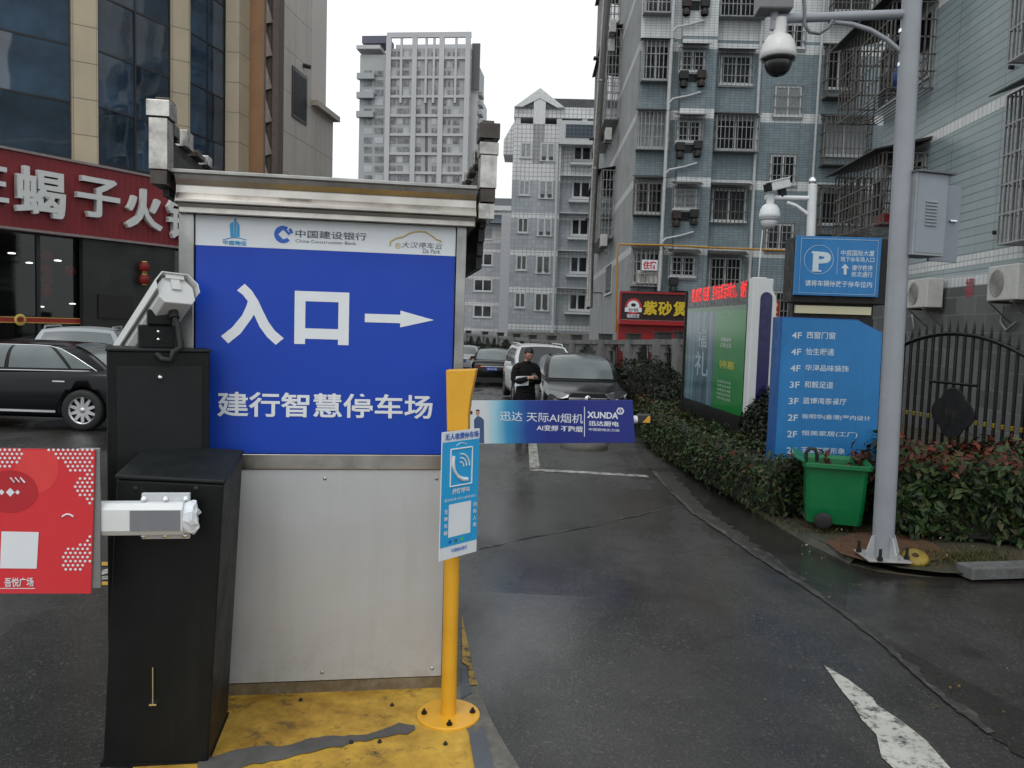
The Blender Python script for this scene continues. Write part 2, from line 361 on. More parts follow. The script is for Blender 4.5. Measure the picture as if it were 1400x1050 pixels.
# kerb and planting bed
km = MB(); kp = dens(kerbP[:11], 3)
def kerb(m, P, w, h):
    for (a, b) in zip(P[:-1], P[1:]):
        d = Vector((b[0]-a[0], b[1]-a[1])).normalized(); nx, ny = -d.y*w, d.x*w
        za, zb = gz(a[1]), gz(b[1])
        m.quad((a[0], a[1], za), (a[0]+nx*.3, a[1]+ny*.3, za+h), (b[0]+nx*.3, b[1]+ny*.3, zb+h), (b[0], b[1], zb))
        m.quad((a[0]+nx*.3, a[1]+ny*.3, za+h), (a[0]+nx, a[1]+ny, za+h), (b[0]+nx, b[1]+ny, zb+h), (b[0]+nx*.3, b[1]+ny*.3, zb+h))
kerb(km, kp, 0.16, 0.05)
struct(km.build('kerb', worn('mossy_kerb', (0.055, 0.053, 0.046), (0.024, 0.026, 0.017), 0.42, 0.6, 5, 0.6)))
soil = worn('bare_soil', (0.055, 0.036, 0.018), (0.022, 0.026, 0.011), 0.42, 0.6, 4, 0.95)
soilL = [(x+0.15, y) for x, y in kerbP]; soilR = [(x+14, y+2.5) for x, y in kerbP]
soilR = [(16, max(8, y)) for x, y in kerbP]
ground_strip('planting_bed', dens(soilL, 2), dens(soilR, 2), 0.045, soil)
ground_strip('planting_edge', dens(kerbP, 2), dens(soilL, 2), 0.006, soil)
red_soil = poly_ground('bare_earth', [(1128, 752), (1165, 738), (1215, 735), (1275, 752), (1300, 772), (1250, 782), (1190, 780), (1150, 768)], 0.062, worn('red_earth', (0.10, 0.04, 0.014), (0.045, 0.022, 0.01), 0.4, 0.6, 9, 0.95))
kb = MB(); p1 = atZ(1328, 793, 0); p2 = atZ(1480, 788, 0)
d = (p2-p1).normalized(); nrm = Vector((-d.y, d.x, 0))
a, b = p1, p2
kb.add([a, b, b+nrm*.16, a+nrm*.16, a+Vector((0, 0, .085)), b+Vector((0, 0, .085)), b+nrm*.16+Vector((0, 0, .085)), a+nrm*.16+Vector((0, 0, .085))], [(0,1,5,4),(1,2,6,5),(2,3,7,6),(3,0,4,7),(4,5,6,7)])
struct(kb.build('kerb_stone', worn('pale_kerb_concrete', (0.13, 0.132, 0.135), (0.045, 0.045, 0.04), 0.35, 0.6, 6, 0.8), bevel=0.012))

# ============================================================ ticket island
IZ = 0.12
isl_px = [(629, 836), (640, 880), (652, 938), (672, 985), (692, 1020), (714, 1056), (745, 1110)]
ir = [tuple(atZ(x, y, IZ)[:2]) for x, y in isl_px]
ir = [(-0.60, 4.9)]+ir+[(0.22, 1.6)]
def off(P, w):
    out = []
    for i, p in enumerate(P):
        a = P[max(i-1, 0)]; b = P[min(i+1, len(P)-1)]; d = Vector((b[0]-a[0], b[1]-a[1])).normalized()
        out.append((p[0]+d.y*w, p[1]-d.x*w))
    return out
yel_ground = NT('worn_yellow_concrete'); t = yel_ground; co = t.coord('Object')
n1 = t.noise(co, 3.2, 8, 0.7); n2 = t.noise(co, 17, 6, 0.75); n3 = t.noise(co, 60, 3)
f = t.ramp(t.math('ADD', t.math('MULTIPLY', n1, 0.45), t.math('MULTIPLY', n2, 0.55)), 0.34, 0.46)
yc = t.mix(t.ramp(t.noise(co, 4.5, 5, 0.7), 0.35, 0.68), (0.27, 0.145, 0.015), (0.60, 0.37, 0.05)); yc = t.mix(t.ramp(n3, 0.68, 0.8, 0, 0.8), yc, (0.03, 0.022, 0.012))
t.base(t.mix(f, (0.06, 0.045, 0.025), yc)); t.rough(t.ramp(n1, 0.3, 0.7, 0.5, 0.8)); t.bump(t.math('ADD', n2, f), 0.004, 0.6); yel_ground = t.m
kerb_grey = worn('island_kerb_concrete', (0.17, 0.165, 0.15), (0.09, 0.085, 0.075), 0.4, 0.6, 8, 0.85)
inner = off(ir, 0.115)
inner = [(x-0.0, y) for x, y in inner]
m = MB(); n = len(ir)
for i in range(n-1):                                    # kerb strip: top and outer face
    m.quad((*inner[i], IZ), (*inner[i+1], IZ), (*ir[i+1], IZ), (*ir[i], IZ))
    o0 = (ir[i][0]+.02, ir[i][1], 0); o1 = (ir[i+1][0]+.02, ir[i+1][1], 0)
    m.quad((*ir[i], IZ), (*ir[i+1], IZ), o1, o0)
struct(m.build('island_kerb', kerb_grey))
left = [(-1.43, y) for x, y in inner]
m = MB()
for i in range(n-1): m.quad((*left[i], IZ), (*left[i+1], IZ), (*inner[i+1], IZ), (*inner[i], IZ))
for i in range(n-1): m.quad((-1.43, left[i][1], 0), (-1.43, left[i+1][1], 0), (*left[i+1], IZ), (*left[i], IZ))
m.quad((-1.43, left[0][1], 0), (*left[0], IZ), (*inner[0], IZ), (*inner[0], 0))
struct(m.build('traffic_island', yel_ground))
def isl_patch(name, px, mt, dz=0.004):
    m = MB(); m.add([tuple(atZ(x, y, IZ+dz)) for x, y in px], [tuple(range(len(px)))]); return struct(m.build(name, mt))
r = random.Random(4)
top = [(270+i*11, 1034-i*11*0.147+r.uniform(-2.2, 2.2)+(4*math.sin(i*.7))) for i in range(28)]
bot = [(270+i*11, 1060-i*11*0.205+r.uniform(-2.5, 2.5)) for i in range(28)]
isl_patch('mortar_patch', top+bot[::-1], M('grey_mortar', (0.085, 0.083, 0.08), 0.85, 0, 0.25, 9, bump=0.003, bscale=70))
grey_blue = worn('worn_grey_paint', (0.075, 0.085, 0.105), (0.10, 0.09, 0.07), 0.33, 0.46, 10)
isl_patch('grey_paint_mark', [(641, 1003), (662, 996), (676, 1052), (650, 1056)], grey_blue)
isl_patch('grey_paint_mark', [(631, 912), (637, 911), (645, 947), (631, 955)], grey_blue)
yw = worn('worn_kerb_yellow', (0.40, 0.24, 0.035), (0.05, 0.045, 0.035), 0.42, 0.5, 12)
isl_patch('yellow_paint_mark', [(631, 840), (641, 884), (646, 915), (632, 905)], yw, 0.005)
isl_patch('yellow_paint_mark', [(645, 908), (653, 936), (642, 936), (640, 912)], yw, 0.006)
for i, (x, y) in enumerate([(536, 965), (411, 958), (519, 1015), (609, 1018), (480, 1016)]):   # old anchor bolts in the island
    p = atZ(x, y, IZ); b = MB().lathe([(0.0, 0.012), (0.004, 0.012), (0.005, 0.007), (0.008, 0.006), (0.009, 0.0)], 10)
    o = b.build('anchor_bolt', M('rusty_bolt', (0.03, 0.022, 0.018), 0.7, 0.5), loc=p)
    tag(o, ['rusty bolt stub in the yellow concrete, farthest back beside the round post plate', 'rusty bolt stub in yellow concrete close to the booth plinth, left of the others',
            'rusty bolt stub standing in front of the grey mortar stripe', 'rusty bolt stub in the yellow concrete just in front of the round post plate', 'rusty bolt stub beside the front edge of the mortar stripe'][i], 'bolt', 'cut-off bolts in the yellow island')
# ============================================================ parking booth
k0_ = atZ(457, 945, IZ); KF = Fr((k0_.x, k0_.y, IZ), rad(12)); K = KF.rect
kt = thing('parking_booth', 'stainless steel parking booth with large blue entrance sign panel and grey lower panel', 'booth', KF.loc, KF.rz)
xl = KF.px(246, 450)[0]; xr = KF.px(634, 450)[0]; zt = KF.px(450, 296)[1]
MB().box(xl+.01, xr-.01, 0.03, 1.05, 0.0, zt).build('body', steel_dull, kt)
zb = K(0, 0, 0, 618)[2]
_, _, zs0, _ = K(268, 292, 450, 620); sx0 = KF.px(268, 450)[0]; sx1 = KF.px(619.5, 450)[0]
zs1 = KF.px(268, 291, -.01)[1]; zh = KF.px(268, 335, -.01)[1]
steel_post = M('aged_steel_post', (.27, .275, .265), .36, 1.0, .35, 5)
def col(x0, x1, name='corner_post'): return MB().box(x0, x1, -0.022, 0.045, 0.0, zt).build(name, steel_post, kt, bevel=0.004)
col(xl, sx0-.004); col(sx1+.004, xr)
panel = MB().box(sx0, sx1, -0.012, 0.028, zs0, zh).build('sign_panel', blue_print, kt, bevel=0.002)
head = MB().box(sx0, sx1, -0.012, 0.028, zh+.0005, zs1).build('header_panel', white_print, kt)
y = -0.0135
T = lambda px, y=y: K(*px, y)
l = MB()
# 入 drawn heavy, 口, arrow
def strokes(m, px, mat=0, yy=y):
    m.add([(KF.px(a, b, yy)[0], yy, KF.px(a, b, yy)[1]) for a, b in px], [tuple(range(len(px)))], mat)
A_ = [(322, 399), (335, 388), (352, 412)]
m = MB()
def ribbon(m, L, R, yy):
    for i in range(len(L)-1): m.add([(KF.px(*q, yy)[0], yy, KF.px(*q, yy)[1]) for q in (L[i], R[i], R[i+1], L[i+1])], [(0, 1, 2, 3)])
ribbon(m, [(324, 397), (332, 403), (339, 412), (347, 429.5), (355, 447), (365, 460.5), (377, 471.5)], [(334.5, 388), (344, 397), (353, 411), (359, 424), (367, 440), (375.5, 452), (388, 462.5)], y)
ribbon(m, [(339, 411), (337, 418), (331, 431), (317, 448), (302, 459.5)], [(352, 414), (351, 422), (345, 434), (329, 456), (312, 469.5)], y-.0002)
x0, x1, z0, z1 = T((403, 397.5, 476.5, 472)); bw = 0.043; zq = z0+.05
for r4 in ((x0, x0+bw, z0, z1), (x1-bw, x1, z0, z1), (x0+bw, x1-bw, z1-bw*.95, z1), (x0+bw, x1-bw, z0+.022, z0+.022+bw)):
    m.quad((r4[0], y, r4[2]), (r4[1], y, r4[2]), (r4[1], y, r4[3]), (r4[0], y, r4[3]))
m.build('lettering', white_letter, panel); m = MB()
x0, x1, z0, z1 = T((499, 423, 593, 449)); zc = (z0+z1)/2; hh = (z1-z0)/2
m.add([(x0, y, zc-hh*.5), (x0+(x1-x0)*.51, y, zc-hh*.5), (x0+(x1-x0)*.51, y, zc+hh*.5), (x0, y, zc+hh*.5)], [(0, 1, 2, 3)])
m.add([(x0+(x1-x0)*.51, y, zc-hh), (x1, y, zc), (x0+(x1-x0)*.51, y, zc+hh)], [(0, 1, 2)])
m.build('arrow', white_letter, panel)
MB().text('建行智慧停车场', T((297, 535, 591, 573)), y, 0, 0.020).build('lettering', white_letter, panel)
m = MB(); m.text('中国建设银行', T((404, 314, 501, 329)), y, 0, 0.012); m.text('China Construction Bank', T((404, 327, 487, 335)), y, 0, 0)
m.build('lettering', grey_letter, head); m = MB(); m.text('大汉停车云', T((549, 330, 605, 341)), y, 0, 0.0, 0, 0.15); m.text('Da Park', T((578, 340, 602, 347)), y, 0, 0, 0, 0.2)
m.build('lettering', grey_letter, head)
m = MB(); m.text('中庭物业', T((305, 328, 337, 336)), y, 0, 0.02); m.build('lettering', sky_blue, head)
m = MB()                                               # property company emblem: blue spires over an arc
for q in ([(315, 324), (314, 306), (319, 303), (319.5, 324)], [(320, 324), (320, 300), (323, 297), (323.5, 324)], [(324, 324), (324, 302), (327.5, 308), (327.5, 324)]): strokes(m, q)
m.tube([(KF.px(304+i*3.3, 328-3.2*math.sin(math.pi*i/10), y)[0], y, KF.px(304+i*3.3, 328-3.2*math.sin(math.pi*i/10), y)[1]) for i in range(11)], 0.0016, 6)
m.build('emblem', sky_blue, head)
m = MB(); cx, cz = KF.px(387, 320.5, y); R0 = 0.035   # bank emblem: a cut ring around a square
def arc(cx, cz, r0, r1, a0, a1, n=20):
    vs = []
    for i in range(n+1):
        a = rad(a0+(a1-a0)*i/n); vs += [(cx+r0*math.cos(a), y, cz+r0*math.sin(a)), (cx+r1*math.cos(a), y, cz+r1*math.sin(a))]
    return vs, [(2*i, 2*i+1, 2*i+3, 2*i+2) for i in range(n)]
m.add(*arc(cx, cz, .019, R0, 55, 320)); m.add(*arc(cx+.004, cz+.002, .024, R0*1.02, 8, 46, 8))
for a in (45, 135, 225, 315):
    c2 = Vector((cx+.018*math.cos(rad(a)), y-.0003, cz+.018*math.sin(rad(a)))); u = Vector((math.cos(rad(a+90)), 0, math.sin(rad(a+90)))); v = Vector((math.cos(rad(a)), 0, math.sin(rad(a))))
    if a != 315: m.add([c2-u*.018-v*.004, c2+u*.018-v*.004, c2+u*.018+v*.006, c2-u*.018+v*.006], [(0, 1, 2, 3)])
m.build('emblem', bank_blue, head)
m = MB()                                               # car-outline emblem
pts = [(533, 336), (534, 330), (541, 326), (551, 324), (560, 319), (570, 316.5), (581, 317), (590, 322), (597, 327.5), (604, 330)]
m.tube([(KF.px(a, b, y)[0], y, KF.px(a, b, y)[1]) for a, b in pts], 0.003, 6)
cx, cz = KF.px(544, 336, y); m.add(*arc(cx, cz, .009, .0115, 0, 360)); m.add(*arc(cx, cz, .003, .0055, 0, 360))
m.build('emblem', gold_print, head)
zp1 = KF.px(450, 641)[1]; zp0 = KF.px(450, 929)[1]
MB().box(sx0-.004, sx1+.004, -0.014, 0.03, zp1, zs0-.002).build('middle_rail', steel, kt, bevel=0.003)
t = NT('satin_grey_panel'); co = t.coord('Object'); mp = t.n('ShaderNodeMapping'); mp.inputs['Scale'].default_value = (7, 1, .7); t.l(co, mp.inputs[0])
sm = t.ramp(t.noise(mp.outputs[0], 1.5, 7, .7), .48, .72, 0, .22); spk = t.ramp(t.noise(co, 26, 6, .8), .66, .72, 0, .5); big = t.noise(co, 1.1, 3)
sp = t.n('ShaderNodeSeparateXYZ'); t.l(co, sp.inputs[0]); foot = t.math('MULTIPLY', t.ramp(sp.outputs[2], .36, .0, 0, 1), t.ramp(t.noise(co, 9, 7, .75), .46, .70, 0, .5))
t.base(t.mix(foot, t.mix(spk, t.mix(sm, t.mix(t.ramp(big, .3, .7), (.47, .495, .525), (.53, .55, .575)), (.36, .355, .34)), (.25, .24, .22)), (.25, .225, .17)))
t.rough(t.ramp(t.noise(co, 3, 5), .3, .7, .3, .5)); t.b.inputs['Metallic'].default_value = .35; t.bump(t.noise(co, 1.6, 2), .012, .35); pl = t.m
MB().box(sx0+.01, KF.px(606, 800)[0], -0.006, 0.03, zp0, zp1-.003).build('lower_panel', pl, kt, bevel=0.002)
for qx in (.03, .5, .97):
    for zz in (zp0+.035, zp1-.04):
        MB().lathe([(0, .004), (.006, .003), (.008, 0)], 10, 0, Matrix.Translation((sx0+.02+(KF.px(606, 800)[0]-sx0-.03)*qx, -.006, zz)) @ Matrix.Rotation(math.pi/2, 4, 'X')).build('screw', steel_dull, kt)
MB().box(sx0-.004, sx1+.004, -0.004, 0.03, 0, zp0-.004).build('plinth', worn('stained_steel_plinth', (0.20, 0.165, 0.11), (0.10, 0.07, 0.03), 0.4, 0.6, 5, 0.5), kt)
def fascia(pxs, y0, y1, name, prof=None):
    a = KF.px(pxs[0], pxs[1], y0); b = KF.px(pxs[2], pxs[3], y0); z1 = (a[1]); z0 = KF.px(pxs[0], pxs[4], y0)[1]
    x0, x1 = a[0], b[0]
    pr = [(y0, z0), (y0, z0+.012), (y0+.018, z0+(z1-z0)*.35), (y0+.022, z0+(z1-z0)*.62), (y0+.006, z1-.02), (y0, z1), (y1, z1), (y1, z0)] if prof else [(y0, z0), (y0+.002, z0+(z1-z0)*.55), (y0-.004, z1), (y1, z1), (y1, z0)]
    n = len(pr); vs = [(x0, p, q) for p, q in pr]+[(x1, p, q) for p, q in pr]
    fs = [(i, (i+1) % n, (i+1) % n+n, i+n) for i in range(n)]+[tuple(range(n)), tuple(reversed(range(n, 2*n)))]
    MB().add(vs, fs).build(name, steel, kt, bevel=0.003); return x0, x1, z0, z1
fx0, fx1, fz0, fz1 = fascia((239, 236, 652, 262, 275), -0.10, 1.12, 'upper_fascia', True)
lx0, lx1, lz0, lz1 = fascia((244, 276, 650, 292, 290), -0.06, 1.08, 'lower_fascia')
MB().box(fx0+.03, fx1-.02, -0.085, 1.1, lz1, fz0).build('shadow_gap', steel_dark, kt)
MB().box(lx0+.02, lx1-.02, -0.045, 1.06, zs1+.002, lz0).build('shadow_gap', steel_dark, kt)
MB().box(fx0-.012, fx1+.0, -0.115, 1.14, fz1, fz1+.014).build('roof_sheet', steel_dull, kt, bevel=0.002)
# stepped upturned trims along both roof edges
steel_trim = M('weathered_steel_trim', (.40, .39, .37), .28, 1.0, .45, 14, rvar=.14, bump=.002, bscale=9)
steel_brown = M('dark_brown_steel', (.075, .066, .06), .35, .8, .4, 8)
def trim(xc, side):
    m = MB(); Z = fz1; w = .033
    m.box(xc-w, xc+w, -.16, -.07, Z+.0, Z+(.13 if side < 0 else .19)); m.box(xc-w*1.25, xc+w*1.25, -.165, -.05, Z+.195, Z+.255, 2 if side < 0 else 0)
    if side < 0: m.box(xc-w*1.15, xc+w*1.15, -.163, -.06, Z+.132, Z+.18)
    m.box(xc-w*.75, xc+w*.75, -.10, .0, Z+.255, Z+.28, 2); m.box(xc-w*.9, xc+w*.9, -.155, .02, Z-.055, Z-.002, 2)
    if side < 0: m.box(xc-w, xc+w*.9, -.14, .02, Z-.12, Z-.058)
    m.box(xc-w*.6, xc+w*.6, -.15, -.04, Z+.18, Z+.196, 1)
    for k in range(6):                                 # rail with blocks running back
        y0 = -.05+k*.20; h = .20-.012*k
        m.box(xc-w*.7*side-.02, xc-w*.7*side+.02, y0, y0+.2, Z+.10, Z+.15, 1)
        m.box(xc-w*.8, xc+w*.8, y0+.02, y0+.10+.03*(k % 3), Z+.155, Z+h+.035*(k % 2), 0 if k % 2 else 2)
        m.box(xc-.015, xc+.015, y0+.1, y0+.15, Z+.15, Z+.20, 1)
    m.box(xc-w*.5, xc+w*.5, -.06, 1.12, Z+.0, Z+.095, 1)
    for k in range(5 if side < 0 else 1): m.box(xc-w*.4, xc+w*.4, -.05+k*.04, 1.1-k*.04, Z-.085-.055*k, Z-.03-.055*k, 1)
    return m.build('roof_trim', [steel_trim, steel_dark, steel_brown], kt, bevel=0.003)
trim(KF.px(216, 200, -.16)[0], 1); trim(KF.px(668, 240, -.16)[0], -1)
# ============================================================ exit barrier: dark housing, white arm, red advertising board
B0 = atZ(207, 1046, IZ); BF = Fr((B0.x, B0.y, IZ), rad(12))
bt = thing('barrier_gate', 'near barrier with black housing and white arm carrying a red advertising board', 'barrier', BF.loc, BF.rz)
hx0 = BF.px(150, 800)[0]; hx1 = BF.px(296, 800)[0]; hz = BF.px(230, 658)[1]
def lean(m): m.v = [(a+(c-hz*.55)*.050, b, c-(a-hx0)*.050+.006) for a, b, c in m.v]; return m
lean(MB().prism([(0, 0), (.36, 0), (.36, hz+.045), (0, hz)], hx0, hx1, 0, Matrix(((0, 1, 0, 0), (1, 0, 0, 0), (0, 0, 1, 0), (0, 0, 0, 1)))) if False else MB().add([(hx0, 0, 0), (hx1, 0, 0), (hx1, .36, 0), (hx0, .36, 0), (hx0, 0, hz), (hx1, 0, hz), (hx1, .36, hz+.05), (hx0, .36, hz+.05)], [(0,3,2,1),(4,5,6,7),(0,1,5,4),(1,2,6,5),(2,3,7,6),(3,0,4,7)])).build('housing', black_paint, bt, bevel=0.008, seg=3)
lean(MB().add([(hx0-.004, -.004, hz+.002), (hx1+.004, -.004, hz+.002), (hx1+.004, .364, hz+.052), (hx0-.004, .364, hz+.052), (hx0-.004, -.004, hz+.016), (hx1+.004, -.004, hz+.016), (hx1+.004, .364, hz+.066), (hx0-.004, .364, hz+.066)], [(0,3,2,1),(4,5,6,7),(0,1,5,4),(1,2,6,5),(2,3,7,6),(3,0,4,7)])).build('lid', dark_paint, bt, bevel=0.005)
lean(MB().box(hx0-.006, hx1+.006, -.006, .366, -.001, .014)).build('base_plate', black_paint, bt)
x, z1_ = BF.px(209, 912, -.01); z0_ = BF.px(209, 962, -.01)[1]
MB().tube([(x, -.012, z0_), (x, -.012, z1_)], .0025, 8).box(x-.012, x+.012, -.014, -.0, z0_-.006, z0_).build('latch_rod', chrome, bt)
for qx in (185, 268):
    x, z = BF.px(qx, 668, -.001); MB().lathe([(.0, .002), (.008, .002), (.009, 0)], 12, 0, Matrix.Translation((x, -.001, z)) @ Matrix.Rotation(math.pi/2, 4, 'X')).build('plug', rubber, bt)
arm_w = M('white_aluminium_arm', (0.66, 0.68, 0.69), 0.42, 0.0, 0.06, 5)
ya = -.12
ax0 = BF.px(-260, 712, ya)[0]; ax1 = BF.px(249, 713, ya)[0]; za1 = BF.px(190, 690, ya)[1]; za0 = BF.px(190, 734, ya)[1]
h = (za1-za0)/2; zc = (za1+za0)/2
def octbar(m, x0, x1, hy, hz_, yc, zc, mat=0, c=.35):
    s_ = [(-hy, -hz_*(1-c)), (-hy*(1-c), -hz_), (hy*(1-c), -hz_), (hy, -hz_*(1-c)), (hy, hz_*(1-c)), (hy*(1-c), hz_), (-hy*(1-c), hz_), (-hy, hz_*(1-c))]
    vs = [(x0, yc+a, zc+b) for a, b in s_]+[(x1, yc+a, zc+b) for a, b in s_]
    return m.add(vs, [(i, (i+1) % 8, (i+1) % 8+8, i+8) for i in range(8)]+[tuple(range(8)), tuple(reversed(range(8, 16)))], mat)
arm = octbar(MB(), ax0, ax1, .036, h, ya+.04, zc).build('arm', arm_w, bt, bevel=0.003)
sx = BF.rect(177, 698, 246, 731, ya)
MB().box(sx[0], sx[1], ya+.0015, ya+.02, zc-h*.66, zc+h*.62).build('sleeve', M('grey_sleeve', (0.17, 0.18, 0.195), 0.5), arm)
cl = BF.rect(187, 679, 254, 742, ya)
cwm = M('clamp_white', (0.5, 0.52, 0.53), 0.45)
for za_, zb_ in ((zc+h, cl[3]), (cl[2], zc-h)): MB().box(cl[0], cl[1], ya+.05, ya+.068, za_, zb_).build('clamp_plate', cwm, arm, bevel=0.002)
for qx in (191, 221, 249):
    for zz in (zc+h+.008, zc-h-.007):
        x = BF.px(qx, 690, ya)[0]
        MB().lathe([(0, .02), (.006, .02), (.006, .006), (.0095, .006), (.0095, 0)], 10, 0, Matrix.Translation((x, ya+.05, zz)) @ Matrix.Rotation(math.pi/2, 4, 'X')).build('bolt', chrome, arm)
MB().box((hx0+hx1)/2-.07, (hx0+hx1)/2+.09, ya+.07, -.0, zc-.05, zc+.05).build('drive_hub', dark_paint, bt)
r = random.Random(3); vs = []; n = 14
for i, xx in enumerate((0, .018, .03, .043)):
    for j in range(n):
        a = 2*math.pi*j/n; k = [1, 1.0, .98, .6][i]
        vs.append((ax1+xx+r.uniform(-.007, .007)*(i > 0), ya+.04+math.cos(a)*.038*k+r.uniform(-.005, .005)*(i > 0), zc+math.sin(a)*h*1.0*k+r.uniform(-.006, .006)*(i > 0)))
MB().add(vs, [(i*n+j, i*n+(j+1) % n, (i+1)*n+(j+1) % n, (i+1)*n+j) for i in range(3) for j in range(n)]+[tuple(range(3*n, 4*n))], 0).build('crumpled_cap', white_print, arm)
yb = ya-.012
bx = (*[BF.px(-330, 700, yb)[0], BF.px(130, 700, yb)[0]], BF.px(60, 811, yb)[1], BF.px(60, 613, yb)[1]); bq = [BF.px(*q_, yb) for q_ in ((-330, 811), (124, 811.5), (130, 615), (-330, 608))]
red = M('red_print', (0.60, 0.036, 0.045), 0.42, 0, 0.05, 2, spec=0.35)
br_ = BF.px(124, 811, yb)[0]
adv = MB().prism(bq, yb, yb+.006).build('advert_board', red, bt)
fr_ = BF.rect(120, 614, 137, 806, yb+.03)
MB().box(bx[1]-.05, bx[1]+.013, yb+.008, yb+.02, bx[2]+.01, bx[3]).build('board_frame', M('grey_frame', (0.25, 0.26, 0.26), 0.5, 0.6), adv, bevel=0.002)
y2 = yb-.0015
def bp(px, py, yy=y2): a = BF.px(px, py, yy); return (a[0], yy, a[1])
m = MB(); r = random.Random(2)
def dotfield(inside, x0, x1, y0, y1):
    row = 0; yy = y0
    while yy < y1:
        xx = x0+(3.3 if row % 2 else 0)
        while xx < x1:
            if inside(xx, yy):
                c = bp(xx, yy); m.add([(c[0]+.0044*math.cos(k*.785), y2, c[2]+.0044*math.sin(k*.785)) for k in range(8)], [tuple(range(8))])
            xx += 6.6
        yy += 5.6; row += 1
dotfield(lambda a, b: b < 612+30*math.sqrt(max(0, 1-(a/34)**2)) and a < 33, 0, 36, 615, 645)
dotfield(lambda a, b: (a > 62+(b-612)*1.1 and b < 646) or (a > 128-26*math.sin((b-640)/52*math.pi) and 640 < b < 690), 60, 128, 615, 690)
dotfield(lambda a, b: ((a-100)/16)**2+((b-765)/19)**2 < 1 or (b < 770 and b > 728 and a > 122-(b-728)*.8 and a < 124 and a > 90), 80, 125, 728, 784)
dotfield(lambda a, b: ((a+60)/30)**2+((b-700)/40)**2 < 1, -110, -20, 650, 745)
m.build('dot_pattern', white_letter, adv); m = MB()
m.tube([bp(14, 653), bp(20, 660), bp(21, 653), bp(27, 660), bp(28, 653), bp(34, 660)], .0026, 5)
m.build('zigzag_print', white_letter, adv); m = MB()
m.tube([bp(85+i*1.9, 706.5-3.5*math.sin(math.pi*i/8)) for i in range(9)], .003, 5)
m.build('smile_print', white_letter, adv); m = MB()
for (cx, cy, s1) in ((14, 673, 6), (2, 673, 4), (24, 673, 3.2)): m.add([bp(cx-s1, cy), bp(cx, cy+s1), bp(cx+s1, cy), bp(cx, cy-s1)], [(0, 1, 2, 3)])
m.build('diamond_print', white_letter, adv); m = MB()
m.text('吾悦广场', BF.rect(6, 790, 46, 802, y2), y2, 0, 0.015)
m.add([bp(-20, 805), bp(48, 805), bp(48, 804), bp(-20, 804)], [(0, 1, 2, 3)])
m.build('lettering', white_letter, adv); m = MB()
m.add([bp(0, 777), bp(50, 777.5), bp(53, 727.5), bp(2, 726.5)], [(0, 1, 2, 3)])
m.build('white_square', white_letter, adv)
m = MB(); ell = lambda cx, cy, a, b, k=28: [bp(cx+a*math.cos(2*math.pi*i/k), cy-b*math.sin(2*math.pi*i/k), y2+.0006) for i in range(k)]
m.add(ell(14, 672, 38, 29), [tuple(range(28))]); m.build('dark_red_print', M('dark_red_print', (0.42, 0.018, 0.026), 0.42, 0, 0.05), adv)
m = MB(); m.add([(a, y2+.001, min(c, bx[3]-.006)) for a, b, c in ell(50, 640, 30, 34)], [tuple(range(28))]); m.build('light_red_print', M('light_red_print', (0.66, 0.05, 0.05), 0.42, 0, 0.05), adv)
# ============================================================ plate camera post behind it
P0_ = atZ(215, 955, IZ); PF = Fr((-1.36, 3.02, IZ), rad(30))
pt = thing('camera_post', 'tall black cabinet post with white octagonal plate camera bolted on top', 'camera post', PF.loc, PF.rz)
px0 = PF.px(146, 560)[0]; px1 = PF.px(287, 560)[0]; pz = PF.px(215, 481)[1]
MB().box(px0, px1, 0, .28, 0, pz).build('housing', black_paint, pt, bevel=0.006)
MB().box(px0-.005, px1+.004, -.006, .286, pz, pz+.012).build('lid', dark_paint, pt, bevel=0.004)
dr = PF.rect(159, 501, 276, 700, -.004)
MB().box(dr[0], dr[1], -.004, 0.02, .1, dr[3]).build('door', dark_paint, pt, bevel=0.002)
x, z = PF.px(219, 516, -.006); MB().lathe([(0, .012), (.006, .012), (.009, .006), (.012, 0)], 14, 0, Matrix.Translation((x, -.004, z)) @ Matrix.Rotation(math.pi/2, 4, 'X')).build('lock', chrome, pt)
m = MB(); bxx, bz = PF.px(212, 470, .1)
m.box(bxx-.06, bxx+.07, .06, .16, pz+.01, pz+.10).box(bxx-.03, bxx+.06, .05, .17, pz+.10, pz+.16)
m.build('bracket', black_paint, pt, bevel=0.006)
for dz in (.045, .075):
    MB().lathe([(0, .006), (.006, .005), (.007, 0)], 10, 0, Matrix.Translation((bxx+.01, .06, pz+dz)) @ Matrix.Rotation(math.pi/2, 4, 'X')).build('screw', chrome, pt)
# camera body: octagonal tube from rear cap (towards us) down to the lens hood
a, b = PF.px(241, 397, .02); rc = Vector((a, .02, b)); a, b = PF.px(182, 484, .40); fc = Vector((a, .40, b-.0)); fc = rc+(fc-rc).normalized()*.47
dirv = (fc-rc).normalized(); ux = Vector((1, 0.25, 0)); ux = (ux-dirv*ux.dot(dirv)).normalized(); uz = ux.cross(dirv)
cm = M('camera_white', (0.58, 0.59, 0.585), 0.4, 0, 0.06)
oc = [(-.052, -.058), (.052, -.058), (.068, -.035), (.068, .02), (.042, .055), (-.042, .055), (-.068, .02), (-.068, -.035)]
def octcam(m, sc, a, b, lift=0):
    vs = [rc+dirv*t_+ux*(p*sc)+uz*(q*sc+lift) for t_ in (a, b) for p, q in oc]
    return m.add(vs, [(i, (i+1) % 8, (i+1) % 8+8, i+8) for i in range(8)]+[tuple(reversed(range(8))), tuple(range(8, 16))])
camo = octcam(MB(), 1.0, 0, .46).build('camera', cm, pt, bevel=0.004)
sh = [(-.082, -.012), (-.082, .026), (-.05, .068), (.05, .068), (.082, .026), (.082, -.012)]
vs = []
for t_ in (-.02, .50):
    vs += [rc+dirv*t_+ux*p+uz*q for p, q in sh]+[rc+dirv*t_+ux*(p*.955)+uz*(q-.004) for p, q in sh]
fs = []
